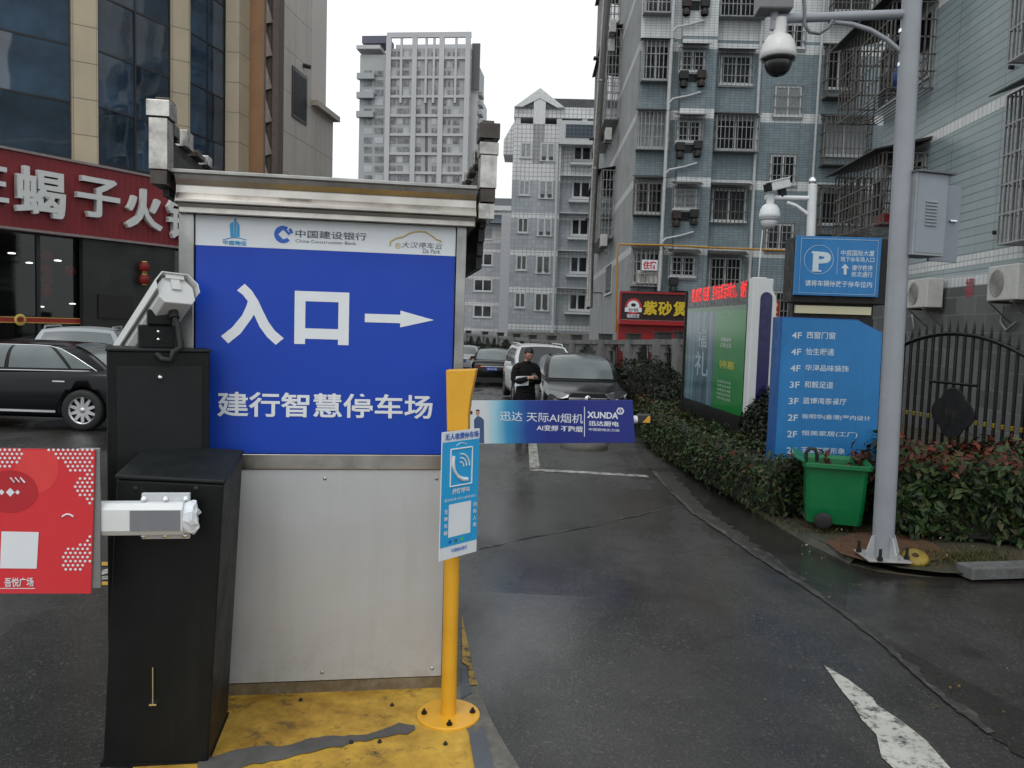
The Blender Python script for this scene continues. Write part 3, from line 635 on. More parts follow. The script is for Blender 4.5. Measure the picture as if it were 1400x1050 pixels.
for i in range(5): fs += [(i, i+1, 13+i, 12+i), (6+i, 18+i, 19+i, 7+i), (i, 6+i, 7+i, i+1), (12+i, 13+i, 19+i, 18+i)]
MB().add(vs, fs).build('sun_shield', cm, camo)
q = rc-dirv*.012; m = MB()
fm = lambda a, b, c: rc+ux*a+uz*b-dirv*c
def fbox(m, a0, a1, b0, b1, c0, c1):
    vs = [fm(a, b, c) for c in (c0, c1) for a, b in ((a0, b0), (a1, b0), (a1, b1), (a0, b1))]
    m.add(vs, [(0,1,2,3),(7,6,5,4),(0,4,5,1),(1,5,6,2),(2,6,7,3),(3,7,4,0)])
fbox(m, -.035, .035, .045, .07, .0, .012); fbox(m, -.017, .017, -.0, .045, .001, .009); m.build('clasp', cm, camo)
p = rc+dirv*.06-uz*.058
MB().tube([p, p-uz*.03], .018, 14).build('cable_gland', rubber, camo)
e1 = Vector((PF.px(222, 488, -.02)[0], -.035, PF.px(222, 488, -.02)[1]))
c1 = p-uz*.03; pts = [c1.lerp(c1+Vector((.02, -.03, -.05)), t_) for t_ in (0, .6)]+[c1+Vector((.02, -.045, -.11)), Vector((e1.x+.035, -.045, e1.z+.02)), Vector((e1.x+.03, -.045, e1.z-.012)), Vector((e1.x, -.03, e1.z-.008)), Vector((e1.x-.02, 0.01, e1.z+.012))]
MB().tube(pts, .011, 10).build('cable', rubber, camo)
# ============================================================ yellow intercom post
Q0 = atZ(613, 978, IZ); QF = Fr(Q0, 0)
qt = thing('intercom_post', 'slim yellow post with intercom box and sky blue notice board on a round bolted base', 'post', Q0)
MB().lathe([(0, .010), (.124, .010), (.128, .007), (.128, 0), (0, 0)], 48, smooth=False).build('base_plate', yellow_paint, qt)
for a in (100, 190, 280, 10):
    x, yy = .098*math.cos(rad(a)), .098*math.sin(rad(a))
    MB().lathe([(0, .03), (.005, .03), (.006, .024), (.006, .018), (.012, .018), (.012, .010)], 8, 0, Matrix.Translation((x, yy, 0)), smooth=False).build('bolt', M('dark_bolt', (0.04, 0.03, 0.026), 0.5, 0.8), qt)
zt_ = QF.px(625, 590)[1]; dxp = QF.px(621, 620)[0]
MB().tube([(0, 0, .01), (dxp*.5, 0, zt_*.5), (dxp, 0, zt_)], .031, 20).build('pole', yellow_paint, qt)
QB = Fr(QF.M @ Vector((dxp, 0, 0)), rad(35))
bxp = [(609.5, 506), (651, 505), (648, 520), (643, 545), (640, 570), (640, 590), (611, 590)]
bp_ = [QF.px(a, b, -.03) for a, b in bxp][::-1]
ib = MB().prism(bp_, -.03, .05).build('intercom_box', yellow_paint, qt, bevel=0.004)
s0 = Q0+Vector((0, -.06, 0)); SF = Fr((QF.M @ Vector((QF.px(602, 700, -.20)[0], -.20, 0))).to_tuple(), rad(52))
wS = SF.px(655, 600)[0]; a = SF.px(606, 591); b = SF.px(602, 767); zt1 = a[1]; zb1 = b[1]
def sf(m, u0, u1, v0, v1, mat=0, yy=-.0035): m.quad(*[(SF.M @ Vector((u*wS, yy, zb1+v*(zt1-zb1)))) for u, v in ((u0, v0), (u1, v0), (u1, v1), (u0, v1))], mat)
class SMB(MB): pass
def loc_q(m): m.v = [tuple(Vector(p)-Q0) for p in m.v]; return m
m = MB().box(0, wS, -.002, .003, zb1, zt1, 0, SF.M); nb = loc_q(m).build('notice_board', white_print, qt)
m = MB(); sf(m, 0.0, 1, .10, .92, 0, -.0028); loc_q(m).build('blue_print', M('notice_blue_print', (0.02, 0.33, 0.66), 0.35, 0, 0.05), nb)
m = MB()
def st(s, u0, u1, v0, v1, bold=.02): 
    mm = MB().text(s, (u0*wS, u1*wS, zb1+v0*(zt1-zb1), zb1+v1*(zt1-zb1)), -.0045, 0, bold); m.add([SF.M @ Vector(p) for p in mm.v], mm.f)
def line(u0, v0, u1, v1, t=.006): m.tube([SF.M @ Vector((u*wS, -.0042, zb1+v*(zt1-zb1))) for u, v in ((u0, v0), (u1, v1))], t/2, 5)
for e in ((.22, .57, .22, .86), (.22, .86, .80, .86), (.80, .86, .80, .57), (.80, .57, .22, .57)): line(*e)
st('按键呼叫', .28, .74, .505, .55); st('服务电话: 0731-88582823', .08, .92, .455, .478, .0)
for i, c in enumerate('无牌车辆'): st(c, .08, .17, .36-.055*i, .395-.055*i)
for i, c in enumerate('扫码入场'): st(c, .86, .95, .375-.055*i, .41-.055*i)
sf(m, .20, .80, .17, .43, 0, -.004)
cx, cz = .5*wS, zb1+.715*(zt1-zb1)
hp = [(-.042, .045), (-.045, .015), (-.035, -.012), (-.015, -.036), (.012, -.05), (.035, -.052)]
m.tube([SF.M @ Vector((cx+a, -.0042, cz+b)) for a, b in hp], [.008, .009, .006, .006, .009, .008], 6)
for k in (.018, .034, .05):
    m.tube([SF.M @ Vector((cx-.005+k*math.cos(rad(a)), -.0042, cz+.0+k*math.sin(rad(a)))) for a in range(0, 91, 15)], .0032, 5)
m.tube([SF.M @ Vector(((.36+.28*i/8)*wS, -.0042, zb1+(.885+.018*math.sin(math.pi*i/8))*(zt1-zb1))) for i in range(9)], .0014, 5)
loc_q(m).build('white_print', white_letter, nb)
m = MB(); st('无人收费停车场', .06, .96, .935, .985, .015); st('中国建设银行', .30, .72, .045, .075, .01); loc_q(m).build('lettering', bank_blue, nb)
for i, c in enumerate((bank_blue, grey_letter, M('app_green', (0.1, 0.45, 0.08), 0.4), sky_blue)):
    m = MB(); sf(m, .22+i*.16, .29+i*.16, .122, .148, 0, -.004); loc_q(m).build('app_icon', c, nb)
# ============================================================ entry barrier across the lane
EY = 7.9; e0 = atG(590, 660); E0 = Vector((atY(575, 600, EY).x, EY, gz(EY)))
EF = Fr(E0, 0)
et = thing('barrier_gate', 'far entry barrier whose arm carries a blue and white kitchen appliance banner', 'barrier', E0)
zA = EF.px(650, 578)[1]
MB().box(-.17, .17, .06, .36, 0, 1.05).build('housing', black_paint, et, bevel=0.01)
pl0 = EF.px(590, 577); pl1 = EF.px(880, 574)
arm = MB().tube([(pl0[0]-.1, .03, pl0[1]), (pl1[0], .03, pl1[1])], .04, 12).build('arm', arm_w, et)
t0_ = EF.px(866, 573); t1_ = EF.px(890, 573)
MB().box(t0_[0]+.04, t1_[0], -.012, .075, t1_[1]-.05, t1_[1]+.045).build('arm_tip', M('tip_black', (0.02, 0.02, 0.02), 0.4), arm, bevel=0.012)
MB().add([(t0_[0]+.09, -.014, t1_[1]-.035), (t1_[0]-.01, -.014, t1_[1]-.035), (t1_[0]-.01, -.014, t1_[1]+.03), (t1_[0]-.03, -.014, t1_[1]+.03)], [(0, 1, 2, 3)]).build('reflector', yellow_paint, arm)
t = NT('banner_print'); co = t.coord('Object'); sp = t.n('ShaderNodeSeparateXYZ'); t.l(co, sp.inputs[0])
xa = EF.px(640, 570)[0]; xb = EF.px(866, 570)[0]
f = t.ramp(sp.outputs[0], xa, xb); rp = t.n('ShaderNodeValToRGB'); t.l(t.math('ADD', f, t.math('MULTIPLY', t.math('SUBTRACT', t.noise(co, 2.5, 3), 0.5), 0.06)), rp.inputs[0]); e = rp.color_ramp.elements
e[0].position = 0; e[0].color = (.62, .64, .66, 1); e[1].position = 1; e[1].color = (.012, .022, .20, 1)
for p_, c_ in ((.10, (.60, .63, .66)), (.17, (.30, .55, .66)), (.24, (.035, .26, .48)), (.36, (.014, .055, .28)), (.5, (.012, .024, .21))):
    q_ = e.new(p_); q_.color = (*c_, 1)
t.base(rp.outputs[0]); t.rough(.4); banner = t.m
c4 = [EF.px(600, 606.5), EF.px(868, 604.5), EF.px(864.5, 546.5), EF.px(600, 547.5)]
bn = MB().prism(c4, -.035, -.02).build('banner', banner, et, bevel=0.002)
y3 = -.0365
mb_ = MB()
RT = lambda *a: EF.rect(*a, y3)
mb_.text('迅达 天际AI烟机', RT(684, 562, 797, 579), y3, 0, 0.0); mb_.text('AI变频 不跑烟', RT(734, 580.5, 796, 591), y3, 0, 0.014)
mb_.text('XUNDA', RT(803, 562.5, 845, 573), y3, 0, 0.03); mb_.text('迅达厨电', RT(805, 575, 846, 583.5), y3, 0, 0.022); mb_.text('中国厨电实力派', RT(805, 585, 847, 590.5), y3, 0, 0.006)
def el(px, py): a = EF.px(px, py, y3); return (a[0], y3, a[1])
mb_.quad(el(798.6, 597), el(799.6, 597), el(799.6, 556), el(798.6, 556))
hexa = [el(848+5.6*math.cos(rad(60*k)), 562-5.4*math.sin(rad(60*k))) for k in range(6)]; hexi = [el(848+3.6*math.cos(rad(60*k)), 562-3.5*math.sin(rad(60*k))) for k in range(6)]
mb_.add(hexa+hexi, [(k, (k+1) % 6, (k+1) % 6+6, k+6) for k in range(6)])
mb_.quad(el(846, 564.5), el(847, 564.5), el(850, 559.5), el(849, 559.5)); mb_.quad(el(846, 559.5), el(849, 564.5), el(850, 564.5), el(847, 559.5))
mb_.build('lettering', white_letter, bn)
m = MB(); fig = [(651, 606), (650.6, 592), (648.4, 590), (648, 574), (651, 570.5), (652.5, 569), (654.5, 569), (658, 570.5), (661.5, 574), (661.8, 592), (662, 606)]
m.add([el(*p) for p in fig], [tuple(range(len(fig)))]); m.build('suit_print', M('suit_blue_print', (0.05, 0.09, 0.21), 0.5), bn)
m = MB(); m.add([(el(653.2+2.6*math.cos(k*.6), 564.5-4*math.sin(k*.6))[0], y3-.0005, el(653.2+2.6*math.cos(k*.6), 564.5-4*math.sin(k*.6))[2]) for k in range(10)], [tuple(range(10))]); m.build('face_print', M('skin_print', (0.42, 0.25, 0.18), 0.5), bn)
m = MB(); m.add([(el(653.2+2.8*math.cos(k*.5), 562.2-2.6*math.sin(k*.5))[0], y3-.0008, el(653.2+2.8*math.cos(k*.5), 562.2-2.6*math.sin(k*.5))[2]) for k in range(7)], [tuple(range(7))])
m.quad(el(641, 566.5), el(646, 566.5), el(646, 562), el(641, 562)); m.build('black_print', M('black_print', (0.01, 0.01, 0.012), 0.5), bn)
# concrete foot of the arm rest
c = atG(798, 612); tag(MB().lathe([(0, .10), (.30, .10), (.36, .08), (.38, .04), (.38, -.02)], 28).build('concrete_base', M('wet_concrete_foot', (.07, .068, .06), .7, 0, .3, 8, bump=.004, bscale=40), loc=c), 'round grey concrete base on the wet road under the blue banner', 'concrete base')
# ============================================================ signs, poles, gate, bin on the right
led_red = M('led_red', (0.5, 0.02, 0.02), 0.5, 0, 0.0, emit=((1.0, 0.03, 0.03), 0.9))
t = NT('sign_blue'); co = t.coord('Object'); mp = t.n('ShaderNodeMapping'); mp.inputs['Scale'].default_value = (8, 8, .7); t.l(co, mp.inputs[0])
sm = t.ramp(t.noise(mp.outputs[0], 1.4, 6, .7), .5, .75, 0, .4); sp2 = t.ramp(t.noise(co, 30, 6, .8), .66, .72, 0, .5)
t.base(t.mix(sp2, t.mix(sm, t.mix(t.ramp(t.noise(co, 1.6, 4), .3, .7), (.018, .145, .36), (.025, .19, .46)), (.016, .10, .25)), (.05, .12, .2))); t.rough(t.ramp(t.noise(co, 4, 4), .3, .7, .32, .5)); t.b.inputs['Specular IOR Level'].default_value = .35; sign_blue = t.m
sign_blue_d = M('sign_blue_edge', (0.012, 0.085, 0.28), 0.45, 0, 0.14, 3, spec=0.3)
sign_black = M('sign_black', (0.012, 0.011, 0.011), 0.5, 0, 0.2, spec=0.3)
cream = M('cream_plastic', (0.52, 0.49, 0.33), 0.5, 0, 0.05)
sign_txt = M('sign_lettering', (0.50, 0.58, 0.64), 0.5, 0, 0.04)
p = atY(1130, 600, 8.0); DF = Fr((p.x, 8.0, 0.05), rad(1.0)); DR = DF.rect
dt = thing('directory_sign', 'tall blue floor directory sign with a cut corner and white company names', 'sign', DF.loc, DF.rz)
pts = [DF.px(*q) for q in [(1068, 433), (1058, 620), (1199, 630), (1206.5, 455), (1173, 437)]]
zb = -.05; pts = [pts[0], (pts[1][0]-.0, zb), (pts[2][0], zb), pts[3], pts[4]]
pnl = MB().prism(pts, 0, .28).build('panel', sign_blue_d, dt, bevel=0.006)
ins = [(pts[0][0]+.012, pts[0][1]-.01), (pts[1][0]+.012, zb), (pts[2][0]-.006, zb), (pts[3][0]-.006, pts[3][1]-.004), (pts[4][0]-.003, pts[4][1]-.01)]
MB().prism(ins, -.004, 0).build('face', sign_blue, dt)
m = MB(); yy = -.0055
for s1, s2, x0, x1, x2, yc in (('4F', '西窗门窗', 1083, 1103, 1142, 458.5), ('4F', '怡生暖通', 1082, 1102, 1140, 481), ('4F', '华浔品味装饰', 1081, 1101, 1160, 503.5), ('3F', '和毅足道', 1080, 1100, 1139, 526),
        ('3F', '蓝博湾茶餐厅', 1078.5, 1098, 1157, 548.5), ('2F', '张明华(香港)室内设计', 1077.5, 1097, 1190, 571), ('2F', '恒美家居(工厂)', 1076.5, 1096, 1172, 593.5), ('2F', '玉圣装饰形象', 1075.5, 1095, 1155, 616)):
    m.text(s1, DR(x0, yc-4.6, x0+13, yc+4.6, yy), yy, 0, 0.012); m.text(s2, DR(x1, yc-5.4, x2, yc+5.4, yy), yy, 0, 0.009)
m.build('lettering', sign_txt, dt)
MB().box(pts[0][0]+.1, pts[2][0]-.1, .05, .22, -.1, pts[0][1]).build('post', sign_black, dt)
cr = DR(1088, 417, 1191, 428, .05); MB().box(cr[0], cr[1], .05, .24, cr[2]-.02, cr[3]).build('cream_strip', cream, dt)
k = DR(1084, 405, 1192, 440, .1); MB().box(k[0], k[1], .09, .23, k[2]-.04, k[3]+.0).build('neck', sign_black, dt)
k = DR(1087, 323, 1214, 417, .02); MB().box(k[0], k[1], .02, .33, k[2], k[3]).build('light_box', sign_black, dt, bevel=0.008)
a, b, c, d = [DF.px(*q, -.03) for q in ((1090, 322), (1206, 325.5), (1200.5, 406.5), (1085.5, 403))]
face = MB().prism([d, c, b, a], -.03, .018).build('parking_face', sign_blue, dt, bevel=0.003)
yy = -.0315; m = MB()
def ln(m, F_, px, t=.004, yy=yy, closed=False):
    q = [(F_.px(*p_, yy)[0], yy, F_.px(*p_, yy)[1]) for p_ in px]; m.tube(q, t/2, 5, closed=closed)
ln(m, DF, [(1096, 325.5), (1201, 329), (1196, 403.5), (1092, 400)], .005, yy, True)
ln(m, DF, [(1146, 338), (1144, 375.5)], .004)
cx, cz = DF.px(1119.5, 355, yy); R_ = .139
m.tube([(cx+R_*math.cos(rad(q*10)), yy, cz+R_*math.sin(rad(q*10))) for q in range(36)], .0022, 5, closed=True)
m.text('P', DR(1112, 344, 1135, 370.5, yy), yy, 0, 0.05)
for q in ((1110, 343.5, 1120, 346.5), (1110, 369, 1123, 371.5)): r_ = DR(*q, yy-.001); m.quad((r_[0], yy-.001, r_[2]), (r_[1], yy-.001, r_[2]), (r_[1], yy-.001, r_[3]), (r_[0], yy-.001, r_[3]))
m.text('中庭国际大厦', DR(1150, 341.5, 1195.5, 350.5, yy), yy, 0, 0.010); m.text('地下停车场入口', DR(1149.5, 350.5, 1195, 359, yy), yy, 0, 0.010)
m.text('遵守秩序', DR(1165, 362, 1193, 370.5, yy), yy, 0, 0.009); m.text('依次通行', DR(1164, 371, 1192.5, 379.5, yy), yy, 0, 0.009)
m.text('请将车辆停放于停车位内', DR(1101, 382.5, 1192, 393.5, yy), yy, 0, 0.012)
e = lambda a, b: (DF.px(a, b, yy)[0], yy, DF.px(a, b, yy)[1])
m.add([e(1153.5, 375.5), e(1157.5, 375.5), e(1157.5, 366), e(1153.5, 366)], [(0, 1, 2, 3)]); m.add([e(1150, 366.5), e(1161, 367), e(1155.5, 360.5)], [(0, 1, 2)])
m.build('lettering', sign_txt, face)
# ------------------------------------------------------------ white camera mast behind the sign
p = atY(1108, 440, 8.9); WF = Fr((p.x, 8.9, gz(8.9)), 0)
wt = thing('camera_mast', 'short white mast with ball finial, one bullet camera and one white dome camera', 'camera mast', WF.loc)
zt_ = WF.px(1111, 254)[1]; xt = WF.px(1111, 254)[0]
MB().tube([(0, 0, 0), (xt*.5, 0, zt_*.5), (xt, 0, zt_)], .046, 16).lathe([(0.047, zt_), (.047, zt_+.01), (.03, zt_+.015)], 16, 0, Matrix.Translation((xt, 0, 0))).build('pole', white_paint, wt)
MB().lathe([(.045*math.sin(math.pi*i/10), zt_+.05-.045*math.cos(math.pi*i/10)) for i in range(11)], 16, 0, Matrix.Translation((xt, 0, 0))).build('finial', chrome, wt)
za = WF.px(1075, 270.5)[1]; xa = WF.px(1046, 270.5)[0]
ar = MB().tube([(xt, 0, za), (xa, 0, za+.0)], .026, 12).build('arm', white_paint, wt)
q0 = WF.px(1076, 277); q1 = WF.px(1106, 294)
MB().tube([(q0[0], 0, q0[1]), (q0[0]*.6+q1[0]*.4, 0, q0[1]-.03), (q1[0], 0, q1[1]), (q1[0]+.04, 0, q1[1]-.06)], .02, 10).build('brace', white_paint, wt)
cx_, cz_ = WF.px(1052, 297)
def dome(m_w, m_g, R_, dark, parent, name='dome_camera'):
    o = MB().tube([(0, 0, R_*2.3), (0, 0, R_*1.2)], R_*.42, 12).lathe([(R_*.4, R_*1.35), (R_*.7, R_*1.2), (R_*.95, R_*.8), (R_*1.06, R_*.25), (R_*1.08, -R_*.1), (R_*1.0, -R_*.12), (R_*.9, -R_*.1)], 24).build(name, m_w, parent)
    MB().lathe([(R_*1.0, -R_*.1), (R_*1.02, -R_*.2), (R_*.85, -R_*.28), (R_*.84, -R_*.3)], 24).lathe([(R_*.84*math.cos(math.pi/2*i/8), -R_*.35-R_*.85*math.sin(math.pi/2*i/8)) for i in range(9)], 24).build('lens_globe', m_g, o)
    return o
d1 = dome(white_paint, white_paint, .105, False, wt); d1.location = (cx_, -.0, cz_)
b0 = WF.px(1066, 255); m = MB()
bc = MB().box(-.05, .05, -.13, .13, -.045, .05).build('bullet_camera', white_paint, wt, bevel=0.01); bc.location = (b0[0]-.02, -.02, b0[1]+.01); bc.rotation_euler = (rad(16), 0, rad(-62))
MB().box(-.042, .042, -.17, -.131, -.04, .04).build('lens_hood', sign_black, bc); MB().box(-.058, .058, -.17, .13, .052, .062).build('sun_shield', white_paint, bc)
MB().box(-.03, .03, .0, .07, -.13, -.046).build('bracket', sign_black, bc)
cb = [WF.px(1042, 315), WF.px(1039, 345), WF.px(1036, 385)]
MB().tube([(a, -.02, b) for a, b in cb], .006, 6).build('cable', white_paint, wt)
# ------------------------------------------------------------ grey lamp pole with arm, dome camera, control box
G0 = atZ(1206, 762, .05); GF = Fr(G0, 0)
gt = thing('camera_pole', 'tall grey steel pole with a long arm holding a white and black dome camera', 'pole', G0)
xt, zt_ = GF.px(1249, -40)
n = 9; MB().tube([(xt*i/n, 0, .012+(zt_-.012)*i/n) for i in range(n+1)], [.077-.010*i/n for i in range(n+1)], 28).build('pole', grey_pole, gt)
MB().box(-.155, .155, -.15, .15, 0, .014).build('base_plate', M('pale_steel', (0.33, 0.33, 0.32), 0.55, 0.3, 0.2), gt, bevel=0.003)
gw = M('pole_gusset', (0.36, 0.37, 0.38), 0.5, 0.1)
for a in (0, 90, 180, 270):
    MB().prism([(.07, .014), (.145, .014), (.145, .05), (.10, .17), (.07, .17)], -.006, .006, 0, Matrix.Rotation(rad(a+18), 4, 'Z')).build('gusset', gw, gt)
    MB().lathe([(0, .10), (.011, .10), (.012, .04), (.02, .04), (.02, .014)], 8, 0, Matrix.Rotation(rad(a+63), 4, 'Z') @ Matrix.Translation((.165, 0, 0)), smooth=False).build('anchor_bolt', M('dark_anchor', (.03, .028, .026), .5, .7), gt)
a0 = GF.px(1243, 19); a1 = GF.px(1057, 26)
ar = MB().tube([(a0[0], 0, a0[1]), ((a0[0]+a1[0])/2, 0, (a0[1]+a1[1])/2), (a1[0], 0, a1[1])], .033, 16).build('arm', grey_pole, gt)
q = [GF.px(*z) for z in ((1140, 30), (1165, 33), (1190, 41), (1212, 54), (1236, 74))]
MB().tube([(a, 0, b) for a, b in q], .017, 10).build('brace', grey_pole, gt)
dx, dz = GF.px(1064, 78); dk = glass_mat('dome_black_glass', (0.012, 0.012, 0.013), 0.12, 0, 1, .5)
d2 = dome(M('dome_white', (.6, .61, .6), .35, 0, .05), dk, .118, True, gt); d2.location = (dx, 0, dz-.0)
ax_, az_ = GF.px(1068, 40); MB().tube([(dx, 0, dz+.2), (dx, 0, a1[1])], .045, 14).build('drop_tube', grey_pole, ar)
c2 = MB().box(-.10, .14, -.09, .09, -.08, .06).build('bullet_camera', M('camera_grey', (.16, .165, .17), .5), gt, bevel=0.012); c2.location = (a1[0]-.02, 0, GF.px(1062, 2)[1])
MB().box(-.055, .055, -.11, .08, .0, .10).build('mount', grey_pole, c2, bevel=0.01); MB().tube([(.03, 0, -.2), (.03, 0, -.05)], .03, 10).build('stem', grey_pole, c2)
lp = [GF.px(*z) for z in ((1097, -6), (1098, 14), (1098, 36), (1105, 46), (1118, 48), (1130, 40), (1137, 30))]
MB().tube([(a, -.03, b) for a, b in lp], .013, 8).build('cable', M('grey_cable', (.14, .15, .16), .5), gt)
for yy_ in (42, 88): x_, z_ = GF.px(1236.5-yy_*.03, yy_); MB().box(x_-.03, x_-.0, -.012, .012, z_-.012, z_+.012).build('clamp_bolt', chrome, gt)
for yy_, hh in ((704, .085),): x_, z_ = GF.px(1219, 697); MB().box(x_-.012, x_+.018, -.02, .04, z_-.06, z_+.06).build('hatch_hinge', white_paint, gt)
BXF = Fr(G0, rad(-14))
k0 = GF.rect(1244, 236, 1290, 350, -.05)
bt2 = thing('control_box', 'grey louvred control cabinet with open side panel mounted high on the grey pole', 'control box', G0+Vector((k0[0], 0, k0[2])), rad(20))
bw = (k0[1]-k0[0])*1.02; bh = k0[3]-k0[2]
bx_ = MB().box(0, bw, -.10, .12, 0, bh).build('cabinet', grey_pole, bt2, bevel=0.004)
MB().box(.015, bw-.012, -.104, -.1, .02, bh-.02).build('door', M('door_grey', (.22, .245, .28), .4, 0, .05), bx_)
for i in range(8):
    z = bh*.36+i*bh*.04; MB().prism([(bw*.32, z), (bw*.68, z), (bw*.68, z+.012), (bw*.32, z+.012)], -.114, -.103).build('louvre', grey_pole, bx_, bevel=0.004)
MB().box(-.01, bw+.05, -.13, .16, bh, bh+.014).build('rain_cap', M('cap_grey', (.10, .11, .12), .5), bx_)
w2 = .27
sd_ = MB().box(bw+.004, bw+w2, .04, .06, -.02, bh*.93).build('side_panel', M('panel_grey', (.19, .215, .25), .42, 0, .06), bt2, bevel=0.003)
MB().box(bw+w2*.62, bw+w2*.86, .02, .04, bh*.47, bh*.50).build('handle', chrome, sd_, bevel=0.006)
# ------------------------------------------------------------ scrolling billboard
pa = atY(1021, 480, 10.9); pb = atY(936, 480, 14.0); dr = Vector((pa.x-pb.x, pa.y-pb.y)); LFang = math.atan2(dr.y, dr.x)
LF = Fr((pb.x, pb.y, gz(13)-.0), LFang); Lw = dr.length
lt = thing('billboard', 'white framed advertising light box with red LED strip and green poster', 'billboard', LF.loc, LF.rz)
z1L = LF.px(940, 401)[1]; z1R = LF.px(1026, 380)[1]; zlo = LF.px(1019, 580)[1]; zt_ = (z1L+z1R)/2
MB().box(0, Lw, .0, .24, .0, zt_).build('cabinet', M('billboard_black', (.012, .012, .013), .3, 0, .1), lt, bevel=0.005)
k = LF.rect(939, 430, 1023, 570, -.002); 
zg1 = LF.px(1023, 416)[1]; zg0 = LF.px(1018, 571)[1]
poster = NT('poster_print'); t = poster; co = t.coord('Object'); sp = t.n('ShaderNodeSeparateXYZ'); t.l(co, sp.inputs[0])
mp = t.n('ShaderNodeMapping'); mp.inputs['Scale'].default_value = (3.2, 1, .25); t.l(co, mp.inputs[0])
st_ = t.ramp(t.noise(mp.outputs[0], 1.8, 4), .35, .7)
blue_ = t.mix(st_, (.018, .05, .07), (.13, .22, .27)); isg = t.math('GREATER_THAN', sp.outputs[0], Lw*.55)
edge = t.math('LESS_THAN', sp.outputs[0], Lw*.045)
colr = t.mix(isg, blue_, (.010, .165, .033)); t.base(t.mix(t.math('MAXIMUM', edge, t.math('GREATER_THAN', sp.outputs[2], zg1-.07)), colr, (.02, .10, .035)))
t.rough(.16); t.b.inputs['Specular IOR Level'].default_value = .3
po = MB().box(.10, Lw-.07, -.006, 0, zg0, zg1).build('poster', poster.m, lt)
y4 = -.0085; m = MB()
m.text('福', (Lw*.25, Lw*.42, zg0+(zg1-zg0)*.58, zg0+(zg1-zg0)*.78), y4, 0, .01); m.text('礼', (Lw*.22, Lw*.46, zg0+(zg1-zg0)*.28, zg0+(zg1-zg0)*.54), y4, 0, .015)
m.build('lettering', M('pale_print', (.24, .33, .37), .3), po)
wpp = M('white_poster_print', (.42, .5, .46), .4)
m = MB(); m.text('钜惠盛典', (Lw*.64, Lw*.80, zg0+(zg1-zg0)*.66, zg0+(zg1-zg0)*.70), y4, 0, .02); m.text('乐享生活', (Lw*.64, Lw*.80, zg0+(zg1-zg0)*.60, zg0+(zg1-zg0)*.645), y4, 0, .02); m.build('lettering', wpp, po); m = MB()
for i in range(5): m.text('优惠活动详情', (Lw*.62, Lw*.82, zg0+(zg1-zg0)*(.10+.04*i), zg0+(zg1-zg0)*(.125+.04*i)), y4, 0, 0)
m.build('small_print', wpp, po); m = MB(); m.text('户外广告', (Lw*.60, Lw*.78, zg0+(zg1-zg0)*.915, zg0+(zg1-zg0)*.94), y4, 0, 0)
m.build('lettering', wpp, po)
MB().text('特惠', (Lw*.64, Lw*.86, zg0+(zg1-zg0)*.40, zg0+(zg1-zg0)*.48), y4, 0, .04).build('lettering', M('yellow_poster_print', (.3, .33, .03), .4), po)
m = MB(); zl = LF.px(1020, 403)[1]
for s_, a_, b_ in (('惠·感恩·钜惠', .10, .42), ('坚持志愿活动助力，', .47, .83), ('谢', .88, .96)): MB().text(s_, (Lw*a_, Lw*b_, zl-.03, zl+.20), -.004, 0, .012).build('led_text', led_red, lt)
wf = M('billboard_white', (.58, .59, .60), .4, 0, .05)
MB().box(Lw, Lw+.10, -.02, .28, .0, zt_+.03).build('side_frame', wf, lt, bevel=0.01)
MB().box(-.06, 0, -.02, .28, .0, zt_+.0).build('side_frame', sign_black, lt, bevel=0.01)
pr = []; W_ = .42; zt2 = zt_-.06
pr = [(-.03, 0), (.30, 0), (.30, zt2-.22), (.285, zt2-.14), (.15, zt2+.1), (-.03, zt2+.1)]
Mx = Matrix.Translation((Lw+.1, 0, 0)) @ Matrix.Rotation(rad(90), 4, 'Z')
ef = MB().prism([(a, b) for a, b in pr], -.10, 0.0, 0, Mx).build('end_panel', wf, lt, bevel=0.012)
nv = [(.155+.08*math.cos(rad(a)), zt2-.17+.08*math.sin(rad(a))) for a in range(0, 181, 20)]
MB().prism([(.075, 0.0), (.235, 0.0)]+nv, -.106, -.1, 0, Mx).build('navy_stripe', M('navy_print', (.008, .010, .075), .3), ef)
# ------------------------------------------------------------ wheelie bin
W0 = atZ(1145, 726, .03); BN = Fr(W0, rad(-14))
bt3 = thing('wheelie_bin', 'open green plastic wheelie bin standing in front of the hedge', 'bin', W0, BN.rz)
k = BN.rect(1101, 634, 1186, 724); W2 = (k[1]-k[0])/2; xc = (k[0]+k[1])/2; H_ = k[3]+.03; D_ = .56
gr = M('green_plastic', (0.002, 0.135, 0.04), 0.38, 0, 0.1, 3, bump=.0006, bscale=25)
def ring(w_, d_, z, x=xc): return [(x-w_+.03, 0+(.56-d_)/2, z), (x+w_-.03, (.56-d_)/2, z), (x+w_, .04+(.56-d_)/2, z), (x+w_, d_-.04+(.56-d_)/2, z), (x+w_-.03, d_+(.56-d_)/2, z), (x-w_+.03, d_+(.56-d_)/2, z), (x-w_, d_-.04+(.56-d_)/2, z), (x-w_, .04+(.56-d_)/2, z)]
R1 = [ring(W2*.84, .42, .04), ring(W2*.9, .46, H_*.3), ring(W2*.955, .52, H_*.93), ring(W2*.93, .50, H_*.93), ring(W2*.8, .38, .08)]
vs = sum(R1, []); fs = [(i*8+j, i*8+(j+1) % 8, (i+1)*8+(j+1) % 8, (i+1)*8+j) for i in range(4) for j in range(8)]+[tuple(reversed(range(8))), tuple(range(32, 40))]
MB().add(vs, fs).build('body', gr, bt3, bevel=0.008)
R2 = [ring(W2*.96, .525, H_*.90), ring(W2*1.07, .60, H_*.905), ring(W2*1.07, .60, H_*.97), ring(W2*1.03, .585, H_*.975), ring(W2*.94, .51, H_*.93)]
